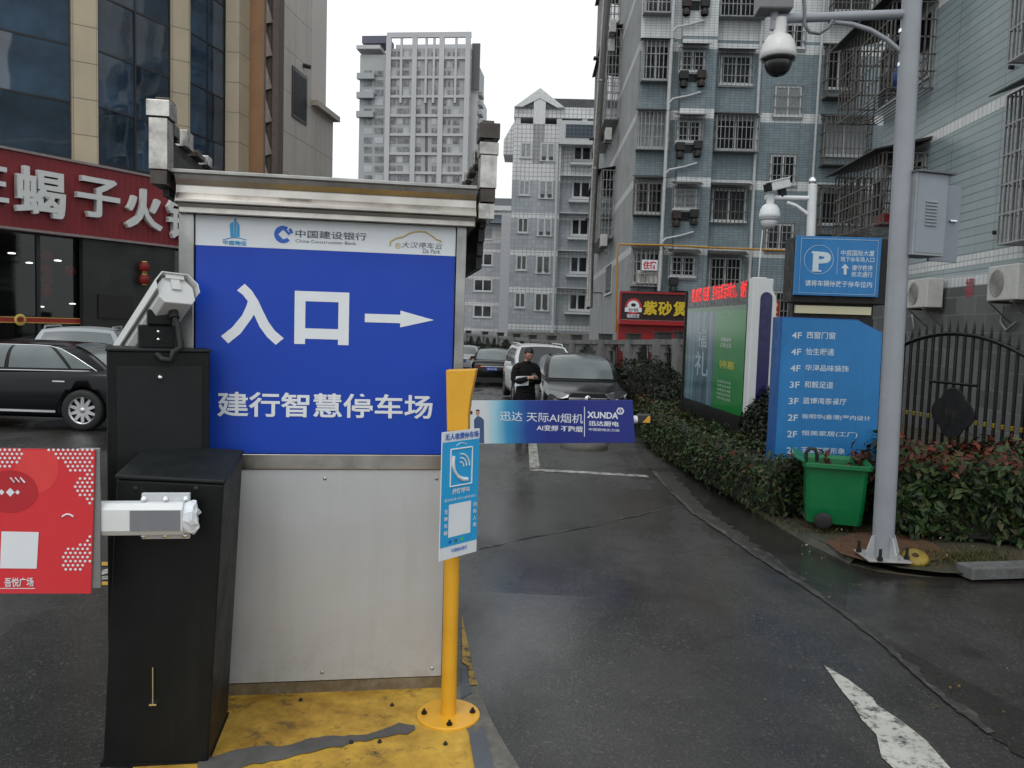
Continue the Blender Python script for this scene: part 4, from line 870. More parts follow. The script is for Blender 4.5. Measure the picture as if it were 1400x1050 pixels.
MB().add(sum(R2, []), [(i*8+j, i*8+(j+1) % 8, (i+1)*8+(j+1) % 8, (i+1)*8+j) for i in range(4) for j in range(8)]).build('rim', gr, bt3, bevel=0.004)
hx = xc-W2*.85
MB().prism([(xc-W2*1.05, H_*.97), (xc-W2*1.34, H_*1.03), (xc-W2*1.34, H_*1.065), (xc-W2*1.0, H_*1.0)], -.02, .56).build('handle_flange', gr, bt3, bevel=0.006)
hl = [(hx-.03, .06, H_*.95), (hx-.035, .05, H_*1.1), (hx-.01, .05, H_*1.17), (hx+.04, .05, H_*1.16), (hx+.055, .06, H_*1.08), (hx+.06, .08, H_*.98)]
MB().tube(hl, .016, 10).build('lid_hinge', rubber, bt3)
for sx_ in (-.35, .55):
    MB().lathe([(.0, .025), (.045, .022), (.07, .018), (.076, 0), (.07, -.018), (.045, -.022), (0, -.025)], 20, 0, Matrix.Translation((xc+sx_*W2, -.0 if sx_ < 0 else .52, .074)) @ Matrix.Rotation(rad(90), 4, 'X')).build('wheel', rubber, bt3)
# yellow lid on the soil by the pole
yl = atZ(1251, 763, .06)
o = MB().lathe([(.025, .03), (.045, .035), (.085, .02), (.10, 0), (.095, 0), (.04, .02)], 20).build('bucket_lid', M('dirty_yellow_plastic', (.19, .135, .012), .6, 0, .3), loc=yl); o.rotation_euler = (rad(25), rad(-10), 0)
tag(o, 'dirty yellow plastic lid with a hole lying on the soil beside the grey pole', 'lid')
# ------------------------------------------------------------ arched iron gate
ga = Vector((*atY(1226, 563, 11.7)[:2], 0)); gb = Vector((*atY(1404, 587, 9.6)[:2], 0)); d = gb-ga; GA = Fr((ga.x, ga.y, -.1), math.atan2(d.y, d.x)); gw_ = d.length
iron = M('black_iron', (0.009, 0.0095, 0.01), 0.35, 0.2, 0.2); goldk = M('gold_paint', (0.20, 0.15, 0.015), 0.35, 0.5, .2)
it = thing('iron_gate', 'black arched iron gate with spear tops, gold knobs and a dark plaque', 'gate', GA.loc, GA.rz)
nb_ = 16; zk = GA.px(1300, 573)[1]
zpk = GA.px(1300, 456)[1]; zed = GA.px(1232, 474)[1]
arch = lambda x: zed+(zpk-zed)*(1-((x-gw_*.45)/(gw_*.46))**2)
bars = []
kn_m = MB().lathe([(.019, -.03), (.024, -.028), (.027, -.02), (.023, -.012), (.028, 0), (.023, .012), (.027, .02), (.024, .028), (.019, .03)], 12)
for i in range(nb_):
    x = gw_*(i+.5)/nb_; z = arch(x)
    m = MB().tube([(0, 0, 0), (0, 0, z-.0)], .021, 8)
    m.lathe([(.018, z), (.011, z+.015), (.012, z+.03), (.024, z+.04), (.012, z+.055), (.02, z+.065), (.013, z+.13), (.0, z+.20)], 8, smooth=False)
    b_ = m.build('bar', iron, it); b_.location = (x, 0, 0); kb_ = kn_m.build('knob', goldk, b_); kb_.location = (0, 0, zk)
MB().tube([(gw_*i/20, -.0, arch(gw_*i/20)) for i in range(21)], .03, 8).build('arch_rail', iron, it)
MB().tube([(-.02, 0, 0), (-.02, 0, zed)], .035, 10).build('stile', iron, it); MB().tube([(gw_, 0, 0), (gw_, 0, arch(gw_))], .035, 10).build('stile', iron, it)
x0_, zc_ = GA.px(1273, 521); x1_ = GA.px(1338, 524)[0]; MB().tube([(x0_, -.02, zc_), (x1_, -.02, zc_)], .02, 8).build('cross_bar', iron, it)
pc = GA.px(1305, 565); rx = (GA.px(1335, 565)[0]-GA.px(1276, 565)[0])/2; rz_ = (GA.px(1305, 530)[1]-GA.px(1305, 600)[1])/2
qf = []
for i in range(40):
    a = 2*math.pi*i/40; k = .80+.2*abs(math.cos(2*a))**1.0; qf.append((pc[0]+rx*k*math.cos(a), pc[1]+rz_*k*math.sin(a)))
MB().prism(qf, -.045, -.025).build('plaque', M('plaque_black', (.006, .007, .008), .6, 0, .2), it, bevel=0.006)
MB().text('憩园', (pc[0]-.11, pc[0]+.11, pc[1]-.05, pc[1]+.06), -.047, 0, .01).build('lettering', M('dull_gold', (.03, .03, .027), .5), it)
# ============================================================ buildings
glassA = glass_mat('window_glass_dark', (0.010, 0.012, 0.014), 0.07, 0.01, 1.5, 0.5)
glassB = glass_mat('window_glass_grey', (0.035, 0.04, 0.044), 0.1, 0.01, 1.5, 0.5)
curtain = M('pale_curtain_behind_glass', (0.24, 0.26, 0.27), 0.25, 0, 0.25, 3)
upvc = M('white_window_frame', (0.48, 0.50, 0.51), 0.45, 0, 0.1)
grille_w = M('pale_security_bars', (0.26, 0.265, 0.265), 0.45, 0.4, 0.2)
grille_d = M('rusty_security_bars', (0.10, 0.092, 0.085), 0.6, 0.3, 0.35)
awn_d = M('weathered_awning', (0.035, 0.034, 0.032), 0.7, 0, 0.4, 2)
awn_b = M('dark_tin_awning', (0.014, 0.014, 0.015), 0.6, 0, 0.3, 2)
pipe_w = M('white_drain_pipe', (0.46, 0.48, 0.49), 0.5, 0, 0.12)
pipe_y = M('yellow_gas_pipe', (0.40, 0.20, 0.02), 0.5, 0, 0.15)
galv = M('galvanised_duct', (0.30, 0.29, 0.28), 0.4, 0.8, 0.2)
acw = M('ac_white', (0.46, 0.46, 0.44), 0.5, 0, 0.1)
acd = M('ac_grille', (0.06, 0.06, 0.06), 0.6)
def bars(m, x0, x1, z0, z1, y, nx, nz, r, mat=0):
    for i in range(nx+1): x = x0+(x1-x0)*i/nx; m.box(x-r, x+r, y-r, y+r, z0, z1, mat)
    for j in range(nz+1): z = z0+(z1-z0)*j/nz; m.box(x0, x1, y-r*1.3, y-r*.2, z-r, z+r, mat)
def side_bars(m, x, z0, z1, y0, y1, n, nz, r):
    for i in range(n): y = y0+(y1-y0)*(i+.5)/n; m.box(x-r, x+r, y-r, y+r, z0, z1)
    for j in range(nz+1): z = z0+(z1-z0)*j/nz; m.box(x-r, x+r, y0, y1, z-r, z+r)
def window(par, F_, rc, yw=0.0, gl=None, lights=2, grille=None, depth=.35, aw=None, sill=True, fr=.06, name='window', gm=None, bot=0):
    x0, x1, z0, z1 = rc if len(rc) == 4 and isinstance(rc[0], float) and F_ is None else F_.rect(*rc, yw)
    m = MB(); y0 = yw-.035; y1 = yw+.05
    m.box(x0, x0+fr, y0, y1, z0, z1).box(x1-fr, x1, y0, y1, z0, z1).box(x0+fr, x1-fr, y0, y1, z0, z0+fr).box(x0+fr, x1-fr, y0, y1, z1-fr, z1)
    for i in range(1, lights): x = x0+(x1-x0)*i/lights; m.box(x-fr*.5, x+fr*.5, y0+.002, y1, z0+fr, z1-fr)
    if sill: m.box(x0-.06, x1+.06, yw-.1, yw-.037, z0-.07, z0-.002)
    o = m.build(name, upvc, par)
    MB().box(x0+fr, x1-fr, yw-.012, yw+.03, z0+fr, z1-fr).build('pane', gl or glassA, o)
    if grille:
        g_ = MB(); e = .08; b0 = z0-.12-bot; nx = max(4, int((x1-x0+2*e)/.16)); nz = max(3, int((z1-z0)/.42)); d_ = depth; r = .016
        bars(g_, x0-e, x1+e, b0, z1+.08, yw-d_, nx, nz, r)
        if d_ > .15:
            k = max(2, int(d_/.16)); side_bars(g_, x0-e, b0, z1+.08, yw-d_, yw, k, nz, r); side_bars(g_, x1+e, b0, z1+.08, yw-d_, yw, k, nz, r)
            g_.box(x0-e, x1+e, yw-d_, yw, b0-.03, b0-.005)
        g_.build('security_grille', grille, o)
    if aw is not None:
        e = .14; MB().prism([(0, 0), (aw[0], -.18), (aw[0], -.20), (0, -.03)], 0, x1-x0+2*e, 0, Matrix.Translation((x0-e, yw, z1+.30)) @ Matrix.Rotation(rad(-90), 4, 'Z') @ Matrix.Scale(1, 4)).build('awning', aw[1], o)
    return o
def ac_unit(name, label, M_, w_=.82, h_=.56, d_=.30, group=None, cat='air conditioner'):
    t = thing(name, label, cat, group=group); t.matrix_world = M_
    t.location = M_.to_translation(); t.rotation_euler = M_.to_euler()
    b_ = MB().box(-w_/2, w_/2, -d_, 0, 0, h_).build('casing', acw, t, bevel=0.02)
    mf = MB()
    for i in range(6): mf.tube([(-w_*.17+h_*(.07+.06*i)*math.cos(2*math.pi*k/18), -d_-.006, h_/2+h_*(.07+.06*i)*math.sin(2*math.pi*k/18)) for k in range(18)], .006, 4, closed=True)
    for k in range(8): a = math.pi*k/8; mf.tube([(-w_*.17+h_*.41*math.cos(a), -d_-.006, h_/2+h_*.41*math.sin(a)), (-w_*.17-h_*.41*math.cos(a), -d_-.006, h_/2-h_*.41*math.sin(a))], .004, 4)
    mf.build('fan_grille', M('fan_grille_grey', (.25, .25, .24), .5) if 'fan_grille_grey' not in bpy.data.materials else bpy.data.materials['fan_grille_grey'], t)
    MB().box(w_*.33, w_*.47, -d_-.004, -d_, .05, h_-.05).build('side_cover', acw, t)
    for sx_ in (-1, 1):
        br = MB(); br.box(sx_*w_*.38-.02, sx_*w_*.38+.02, -d_-.03, .06, -.04, -.002).tube([(sx_*w_*.38, -d_, -.03), (sx_*w_*.38, .05, -.38)], .014, 5)
        br.build('bracket', grille_d, t)
    return t
# ------------------------------------------------------------ apartment block facing us (blue tiles, barred windows)
p = atY(862, 380, 34.0); AZ = gz(34); AF = Fr((p.x, 34.0, AZ), rad(2.0))
ab = thing('apartment_building', 'blue and white tiled apartment block with barred windows above the dark red shop sign', 'building', AF.loc, AF.rz)
z1 = AF.px(1000, 253)[1]; per = (AF.px(1000, 66)[1]-z1)/2; ztop = AF.px(1000, 55)[1]
blue_tile = tile_mat('blue_grey_tiles', (0.20, 0.262, 0.29), (0.115, 0.13, 0.14), .21, .105, .009, (z1-.18, per, .38), (.74, .76, .77), ztop, stain=.32)
MB().box(0.02, 16, .0, 12, 0, 24).build('wall', blue_tile, ab)
xb0, xb1 = AF.px(923, 250)[0], AF.px(969, 250)[0]
zb_ = AF.px(930, 398)[1]
MB().box(xb0, xb1, -.40, -.002, zb_, 23.9).build('bay', blue_tile, ab)
MB().box(-.002+.0, .6, .012, .5, 0, 3).build('corner_pier', concrete, ab) if False else None
rows = {1: [(883, -18, 918, 18), (880, 62, 913, 110), (873, 158, 909, 203), (869, 249, 904, 292), (866, 345, 900, 388)],
        2: [(934, -26, 968, -2), (931, 69, 963, 98), (926, 165, 957, 194), (922, 258, 952, 286), (917, 350, 949, 378)],
        3: [(986, -20, 1041, 24), (986, 76, 1026, 116), (980, 163, 1030, 206), (974, 259, 1018, 303), (970, 352, 1012, 395)],
        4: [(1073, 33, 1098, 66), (1060, 118, 1094, 159), (1054, 212, 1086, 252), (1048, 306, 1083, 342), (1043, 398, 1078, 436)],
        5: [(1138, -26, 1190, 16), (1130, 70, 1162, 122), (1126, 166, 1180, 214), (1121, 262, 1172, 308)]}
glv = [glassA, glassB, glassA, curtain]
for c, lst in rows.items():
    for i, rc in enumerate(lst):
        yw = -.40 if c == 2 else 0
        gm_ = grille_w if (i in (0, 1) or c == 4) else (grille_d if (i*c) % 2 else grille_w)
        if c == 5: gm_ = grille_d
        window(ab, AF, rc, yw, glv[(i*3+c) % 4 if c != 3 else i % 2], 2 if c != 4 else 2, gm_, {1: .38, 2: .08, 3: .42 if i in (0, 2) else .10, 4: .06, 5: .6}[c],
               (.55, awn_d) if (c in (1, 2, 3) and i > 0) or c == 5 else None, bot=.35 if c == 5 else 0)
ex = M('exhaust_hood_brown', (.032, .022, .020), .6, .2, .3)
ex2 = M('exhaust_hood_black', (.02, .02, .02), .6, .2, .3)
for i, (xa_, ya_) in enumerate([(938, 8), (963, 8), (934, 106), (958, 105), (929, 203), (953, 201), (924, 296), (948, 294), (920, 386), ]):
    x, z = AF.px(xa_, ya_, -.42)
    o = MB().box(x-.17, x+.17, -.72, -.402, z-.12, z+.2).lathe([(.10, z-.12), (.17, z-.3), (.15, z-.42)], 10, 0, Matrix.Translation((x, -.56, 0))).build('exhaust_hood', ex2 if i % 3 else ex, ab, bevel=.01)
    if i % 2 == 0 and i < 8:
        w_ = AF.rect(xa_+6, ya_-6, xa_+18, ya_+6, -.42); MB().box(w_[0], w_[1], -.43, -.402, w_[2], w_[3]).build('vent_window', glassA, ab)
def pipe(par, F_, px, y, r, mt, name='drain_pipe'):
    q = [F_.px(*a, y) for a in px]; return MB().tube([(a, y, b) for a, b in q], r, 8).build(name, mt, par)
pipe(ab, AF, [(922, -10), (915, 120), (909, 240), (901, 398)], -.48, .075, pipe_w)
pipe(ab, AF, [(1044, -10), (1034, 180), (1024, 390)], -.12, .06, pipe_w); pipe(ab, AF, [(1128, -10), (1119, 120), (1111, 250)], -.12, .055, pipe_w)
for dy in (0, 98, 195, 289):
    s_ = -dy*.052; pipe(ab, AF, [(919+s_, 44+dy), (925+s_, 37+dy), (946+s_, 33+dy), (963+s_, 28+dy)], -.52, .045, pipe_w, 'branch_pipe')
pipe(ab, AF, [(978, 14), (972, 140), (963, 335)], -.12, .028, pipe_y, 'gas_pipe')
pipe(ab, AF, [(842, 455), (844, 345), (846, 334), (905, 335), (980, 339), (1085, 343)], -.56, .04, pipe_y, 'gas_pipe')
# left flank of the block: grey render with an angled white band, cages and units
flank = M('grey_render', (.25, .26, .26), .85, 0, .18, .8, bump=.004, bscale=30)
SFk = Fr((p.x, 34.0, AZ), rad(-90+2))
fl = thing('apartment_building', 'grey rendered side wing of the blue tiled apartment block facing the narrow gap', 'building', SFk.loc, SFk.rz)
MB().box(-22, -.02, 0.0, .35, 0, 24).build('wall', flank, fl)
for za in range(5):
    z = z1+per*(za-1); MB().box(-22, -.02, -.006, 0, z-.16, z+.16).build('band', M('band_white', (.40, .41, .41), .6) if 'band_white' not in bpy.data.materials else bpy.data.materials['band_white'], fl)
for rc in [(830, 108, 846, 160), (821, 272, 838, 322), (834, 10, 847, 28)]:
    window(fl, SFk, rc, 0, glassB, 2, grille_w, .7, (.9, awn_d), fr=.08)
for rc in [(829, 365, 836, 400)]: window(fl, SFk, rc, 0, glassA, 1, None)
for i, (a, b) in enumerate([(840, 40), (838, 66), (834, 186), (828, 330), (823, 255)]):
    x, z = SFk.px(a, b, -.4); ac_unit('air_conditioner', ['pale air conditioner highest on the grey side wing, at the roofline pipe', 'pale air conditioner second from the top on the grey side wing', 'pale air conditioner just under the upper window cage of the grey side wing', 'pale air conditioner under the lower window cage of the grey side wing', 'pale air conditioner between the two window cages of the grey side wing'][i], SFk.M @ Matrix.Translation((x, -.35, z-.28)), .9, .6, .32, 'air conditioners on the grey side wing')
pv = MB(); q = [SFk.px(a, b, -1.0) for a, b in ((830, -10), (822, 110), (814, 230), (808, 345), (806, 420))]
pv.tube([(a, -1.0, b) for a, b in q], .17, 14); 
for (a, b) in q[1:4]: pv.tube([(a, -1.0, b-.06), (a, -1.0, b+.06)], .19, 14)
pv.build('exhaust_duct', galv, fl)
for py_ in (80, 190, 300, 400): a, b = SFk.px(826-py_*.055, py_, -.8); MB().box(a-.25, a+.25, -1.2, 0, b-.03, b+.03).build('duct_bracket', grille_d, fl)
# shop at the foot of the block
YS = -1.3; sr = AF.rect(848, 401, 970, 437, YS)
maroon = M('maroon_board', (.022, .006, .008), .45, 0, .15); redp = M('red_shop_paint', (.30, .008, .010), .45, 0, .12)
sh_ = thing('shop', 'small red restaurant front with dark maroon sign board and yellow characters', 'shop', AF.loc, AF.rz)
z437 = AF.px(850, 437, YS)[1]; z399 = AF.px(850, 399, YS)[1]
MB().box(sr[0], sr[1]+1, YS+.25, -.42, 0, z437-.0).build('shopfront', redp, sh_)
sb = MB().box(sr[0]+.06, sr[1]+1, YS, YS+.3, z437+.02, z399-.05).build('sign_board', maroon, sh_)
MB().box(sr[0], sr[1]+1, YS-.06, YS+.3, z437-.18, z437).box(sr[0], sr[1]+1, YS-.05, YS+.3, z399-.05, z399+.03).box(sr[0]-.02, sr[0]+.06, YS-.05, YS+.3, z437, z399-.05).build('frame', redp, sb)
m = MB(); yk = YS-.01
for c, rc in (('紫', (880, 411, 898, 431)), ('砂', (900, 412, 918, 432)), ('煲', (921, 412, 939, 433)), ('饭', (943, 413, 961, 434))):
    MB().text(c, AF.rect(*rc, yk), yk, 0, .028, .06).build('character', M('yellow_letters', (.62, .44, .02), .5, 0, .05) if 'yellow_letters' not in bpy.data.materials else bpy.data.materials['yellow_letters'], sb)
cx, cz = AF.px(866, 419, yk); Mr = lambda yy: Matrix.Translation((cx, yy, cz)) @ Matrix.Rotation(rad(90), 4, 'X')
MB().disc(.33, 28, 0, Mr(yk)).build('emblem', M('emblem_red', (.5, .03, .03), .5), sb)
MB().disc(.24, 24, 0, Mr(yk-.006)).box(cx-.34, cx+.34, yk-.009, yk-.004, cz-.22, cz-.05).build('emblem_white', white_letter, sb)
MB().disc(.10, 16, 0, Matrix.Translation((cx, yk-.012, cz+.06)) @ Matrix.Rotation(rad(90), 4, 'X'), .07).text('砂锅', (cx-.2, cx+.2, cz-.21, cz-.07), yk-.012, 0, .01).build('emblem_black', sign_black, sb)
MB().text('福楼饭煲', (cx-.26, cx+.26, cz-.46, cz-.30), yk, 0, .01).build('lettering', white_letter, sb)
for rc in [(863, 466, 885, 520), (893, 466, 915, 520)]: window(sh_, AF, rc, YS+.25, glassA, 2, None)
ls = AF.rect(877.5, 355, 898.5, 370, -.42)
hs_ = tag(MB().box(ls[0], ls[1], -.46, -.44, ls[2], ls[3]).build('hotel_sign', white_print), 'small white lodging sign with red characters hung on a barred window', 'sign'); hs_.matrix_world = AF.M
hs_.location = AF.loc; hs_.rotation_euler = (0, 0, AF.rz)
MB().text('住宿', (ls[0]+.06, ls[1]-.06, ls[2]+.05, ls[3]-.05), -.463, 0, .03).build('lettering', M('red_letters', (.5, .02, .03), .5), hs_)
x, z = AF.px(884, 385, -.05); ac_unit('air_conditioner', 'pale air conditioner behind the bars under the white lodging sign', AF.M @ Matrix.Translation((x, -.05, z-.1)), .9, .55, .28)
bpy.data.objects[-1] if False else None
vr = AF.rect(1051, 411, 1064, 446, YS)
vs_ = thing('shop_sign', 'narrow upright red sign with yellow characters beside the white billboard end', 'sign', AF.loc, AF.rz)
MB().box(vr[0]-.25, vr[1], YS, YS+.2, vr[2], vr[3]).build('panel', redp, vs_); 
for i, c in enumerate('家宿'): MB().text(c, (vr[0]-.02, vr[1]-.05, vr[3]-.52-.5*i, vr[3]-.06-.5*i), YS-.005, 0, .03).build('character', bpy.data.materials['yellow_letters'], vs_)
MB().box(vr[0]-.1, vr[0]+.1, YS+.05, YS+.15, 0, vr[2]).build('post', sign_black, vs_)
# ------------------------------------------------------------ right-hand block with teal tiles, beside the gate
RF = Fr((8.2, 21.5, -.3), rad(-90)); RZ = .3
rb = thing('apartment_building', 'pale teal tiled apartment block behind the iron gate with a grey stone ground floor', 'building', RF.loc, RF.rz)
teal = tile_mat('teal_tiles', (0.25, 0.318, 0.33), (0.125, 0.152, 0.158), 1.9, .17, .012, None, stain=.22, var=.06)
white_t = tile_mat('white_tile_band', (.60, .62, .62), (.3, .31, .31), .16, .3, .012, None, stain=.2, var=.08)
stone = tile_mat('grey_stone_blocks', (0.115, 0.118, 0.12), (0.19, 0.19, 0.19), .75, .36, .012, None, rough=.75, off=.5, var=.28, stain=.35)
MB().box(0, 16, 0, 10, 2.78+RZ, 26).build('wall', teal, rb); MB().box(-.0, 16, -.03, 10, 0, 2.78+RZ).build('stone_base', stone, rb)
for za, zb2 in ((2.80, 3.02), (3.20, 3.42), (6.08, 6.30), (9.0, 9.22), (11.9, 12.12)): MB().box(0, 16, -.006, 0, za+RZ, zb2+RZ).build('band', white_t, rb)
def cage(lt, lb, rt, rb_, d_, n, nz, mt):
    a = RF.px(*lt, -d_); b = RF.px(*rb_, -d_); x0, x1 = a[0], b[0]; z1_ = a[1]; z0_ = RF.px(*lb, -d_)[1]
    m = MB(); r = .015; bars(m, x0, x1, z0_, z1_, -d_, n, nz, r); side_bars(m, x0, z0_, z1_, -d_, 0, max(3, int(d_/.16)), nz, r); side_bars(m, x1, z0_, z1_, -d_, 0, max(3, int(d_/.16)), nz, r)
    for i in range(9): y = -d_*i/9; m.box(x0, x1, y-.01, y+.01, z0_-.01, z0_+.01)
    w_ = MB(); f_ = .07
    w_.box(x0+.2, x1-.15, -.05, .03, z0_+.35, z1_-.1); o = MB()
    wo_ = MB().box(x0+.1, x1-.1, -.04, .02, z0_+.3, z1_-.05).build('window', upvc, rb)
    k = 3
    for i in range(k): xa_ = x0+.18+(x1-x0-.36)*i/k; MB().box(xa_, xa_+(x1-x0-.36)/k-.06, -.06, -.03, z0_+.38, z1_-.13).build('pane', glv[i % 2], wo_)
    m.build('security_grille', mt, wo_)
    MB().prism([(0, .32), (d_+.25, .02), (d_+.25, -.01), (0, .26)], 0, x1-x0+.3, 0, Matrix.Translation((x0-.15, 0, z1_+.03)) @ Matrix.Rotation(rad(-90), 4, 'Z')).build('awning', awn_b, wo_)
    return x0, x1, z0_, z1_
cg = cage((1151, 70), (1150, 166), (1213, 34), (1213, 127), 1.0, 14, 5, grille_d)
cage((1143, 243), (1139, 325), (1203, 225), (1201, 310), 1.0, 14, 5, grille_d)
cage((1378, 132), (1371, 333), (1470, 90), (1460, 350), .45, 16, 5, grille_w)
cage((1391, -90), (1388, 80), (1490, -120), (1480, 30), .45, 16, 4, grille_w)
x0, x1, z0_, z1_ = cg
bk = tag(MB().lathe([(.10, 0), (.13, .0), (.14, .45), (.06, .5), (.05, .55)], 14).build('gas_bottle', M('blue_bottle', (.01, .05, .16), .4)), 'blue bottle standing in the upper balcony cage beside the grey pole', 'bottle')
bk.location = RF.M @ Vector((x1-.25, -.7, z0_+.02))
a_, b_ = RF.px(1205, 312, -.75); rbx = tag(MB().prism([(-.22, 0), (.22, 0), (.27, .24), (-.27, .24)], -.16, .16).build('plastic_crate', M('red_plastic', (.22, .012, .014), .5), bevel=.01), 'red plastic crate on the floor of the lower balcony cage', 'crate')
rbx.location = RF.M @ Vector((a_, -.7, b_+.06)); rbx.rotation_euler = (0, 0, rad(-90))
for i, (a, b, w_) in enumerate([(1375, 411, .95), (1258, 421, .95)]):
    x, z = RF.px(a, b, -.35); ac_unit('air_conditioner', ['large white air conditioner at the right edge above the gate spikes', 'white air conditioner on the stone wall just right of the grey pole'][i], RF.M @ Matrix.Translation((x, -.10, z)), w_, .62, .34, 'air conditioners on the stone wall')
a_, b_ = RF.px(1325, 391, -.035)
MB().text('福', (a_-.16, a_+.16, b_-.22, b_+.16), -.036, 0, .02).build('painted_mark', M('red_paint', (.30, .05, .06), .6), rb)
for (a, b) in ((1362, 318), (1384, 92)): a_, b_ = RF.px(a, b, -.02); MB().tube([(a_, -.08, b_), (a_, .0, b_)], .04, 8).build('pipe_stub', rubber, rb)
for k_, pxs in enumerate([[(1247, 430), (1250, 447), (1241, 470)], [(1372, 418), (1368, 440), (1376, 452), (1390, 440)]]):
    pipe(rb, RF, pxs, -.1, .025, grille_w, 'pipe')
# ------------------------------------------------------------ middle block (grid tiles) at the end of the lane
p = atY(694, 450, 62.0); MF = Fr((p.x, 62.0, gz(62)), rad(1.5)); mbz = gz(62)
mid = thing('apartment_building', 'pale grey tiled apartment block with a small gable at the end of the lane', 'building', MF.loc, MF.rz)
zt2 = MF.px(740, 270+.0)[1]; zw = MF.px(720, 243)[1]; per2 = (MF.px(740, 295)[1]-MF.px(740, 397)[1])/2; zb2 = MF.px(740, 346)[1]
grid_t = tile_mat('grey_grid_tiles', (0.34, 0.375, 0.40), (0.28, 0.305, 0.325), .32, .32, .026, (zb2-.2, per2, .38), (.70, .71, .72), zw, stain=.18)
zpar = MF.px(760, 160)[1]; zroof = MF.px(760, 145)[1]; zl = MF.px(760, 170)[1]
xR = 12.5; xbay = MF.px(764, 300)[0]
MB().box(0, xbay, 0, 9, 0, zl).build('wall', grid_t, mid); MB().box(xbay, xR, .9, 9, 0, zl).build('recessed_wall', grid_t, mid)
MB().box(0, xR, .3, 8, zpar, zroof).build('parapet', grid_t, mid); MB().box(0.3, xR, 3.5, 3.8, zl, zpar).build('loggia_wall', M('loggia_grey', (.2, .21, .21), .8), mid)
for px_ in (708, 738, 765, 800): x = MF.px(px_, 165)[0]; MB().box(x-.2, x+.2, .35, .75, zl, zpar).build('loggia_post', upvc, mid)
MB().prism([(0, 0), (xR, 0), (xR, .7), (.4, .7)], .5, 7.5, 0, Matrix.Translation((0.6, 0, zroof))).build('roof', M('grey_roof_tiles', (.07, .075, .08), .7, 0, .3, 3), mid)
gx = MF.px(738, 143)[0]; gzp = MF.px(738, 125)[1]; gb = zroof-.1; gzp += .25
g_ = MB().prism([(gx-1.9, gb), (gx-1.3, gb), (gx, gzp-.75), (gx, gzp)], -.05, .5).prism([(gx, gzp), (gx, gzp-.75), (gx+1.3, gb), (gx+1.9, gb)], -.05, .5); g_.box(gx-.45, gx+.45, 0, .4, zl-3, gb+1.1); g_.build('gable', M('gable_white', (.62, .64, .64), .6), mid)
MB().prism([(gx-1.35, gb), (gx+1.35, gb), (gx, gzp-.85)], .12, .2).build('gable_infill', M('gable_grey', (.13, .14, .15), .7), mid)
sp_ = MF.rect(774, 170, 830, 189, -.3)
MB().box(sp_[0]-.5, sp_[1], -.3, .9, sp_[2]-.5, sp_[3]+.3).build('balcony_box', upvc, mid); MB().box(sp_[0], sp_[1], -.36, -.3, sp_[2], sp_[3]).build('solar_panel', tile_mat('blue_panel', (.03, .05, .075), (.10, .12, .14), .3, .3, .03, None, stain=.1), mid)
q = MF.rect(691, 190, 694.5, 213, 1); MB().prism([(-.75, q[2]), (0, q[2]), (0, q[3]+1.2), (-.75, q[3]-.2)], .5, 3.5).build('side_bay', grid_t, mid)
for i in range(5):
    dy = 51.2*i; s_ = -2.0*i
    window(mid, MF, (712+s_, 195+dy, 726+s_, 216+dy), 0, curtain if i < 2 else glassB, 2, None, fr=.09)
    window(mid, MF, (739+s_, 195+dy, 758+s_, 220+dy), 0, [curtain, curtain, curtain, glassB, glassA][i], 2, None, fr=.12)
    for k in (0, 1): q = MF.rect(741+s_+k*10, 214+dy, 746+s_+k*10, 219+dy, -.05); MB().box(q[0], q[1], -.06, -.04, q[2], q[3]).build('vent_window', glassA, mid)
    w_ = window(mid, MF, (784+s_*.8, 196+dy, 832+s_, 221+dy), .9, glassA, 4, None, fr=.14)
    q = MF.rect(780+s_, 221.5+dy, 836+s_, 226+dy, .3); MB().box(q[0], q[1], .25, .9, q[2], q[3]).build('sill_shelf', upvc, mid)
    if i: q = MF.rect(766+s_, 193-5+dy, 836+s_, 193-2+dy, .3); MB().box(q[0], q[1], .1, .9, q[2], q[3]).build('canopy', upvc, mid)
pipe(mid, MF, [(762.5, 196), (759, 330), (755, 455)], -.15, .09, pipe_w)
MB().box(-.0, 12.5, -.03, 0, 0, 2.2).build('base_course', concrete, mid)
# far left small block
p = atY(700, 450, 88.0); SF2 = Fr((p.x-8.5, 88.0, gz(88)), rad(0)); sm = thing('apartment_building', 'small grey block with blue sloping roof edge just right of the booth', 'building', SF2.loc, SF2.rz)
zt3 = SF2.px(680, 288)[1]; zw3 = SF2.px(680, 332)[1]
MB().box(0, 9.5, 0, 8, 0, zt3).build('wall', tile_mat('plain_grey_wall', (.34, .355, .38), (.26, .27, .28), .5, .5, .02, (SF2.px(680, 379)[1]-.2, 2.9, .3), (.60, .60, .60), zw3, stain=.1), sm)
MB().box(-.2, 9.7, -.3, 8.2, zt3, zt3+.5).build('cornice', upvc, sm); MB().prism([(0, zt3+.5), (9.5, zt3+.5), (9.2, zt3+1.5), (.3, zt3+1.5)], 1, 6).build('roof', M('far_roof', (.12, .13, .14), .7), sm)
q = SF2.rect(640, 292, 686, 306, -.5); MB().add([(q[0], -1.1, q[2]), (q[1], -1.1, q[2]), (q[1], -.02, q[3]), (q[0], -.02, q[3]), (q[1], -.02, q[2]), (q[0], -.02, q[2])], [(0, 1, 2, 3), (1, 4, 2), (0, 3, 5), (0, 5, 4, 1)]).build('blue_canopy', bpy.data.materials['blue_panel'], sm)
MB().box(q[1], q[1]+1.1, -1.0, 0, 0, zt3-.6).build('pier', M('pier_pale', (.33, .34, .36), .7), sm)
for i in range(4):
    window(sm, SF2, (649-i*.6, 310+35.5*i, 674-i*.6, 328+35.5*i), 0, glassB if i else curtain, 2, None, fr=.14)
    window(sm, SF2, (693-i*1.5, 326+36*i, 696-i*1.5, 342+36*i), 0, glassB, 1, None, fr=.06)
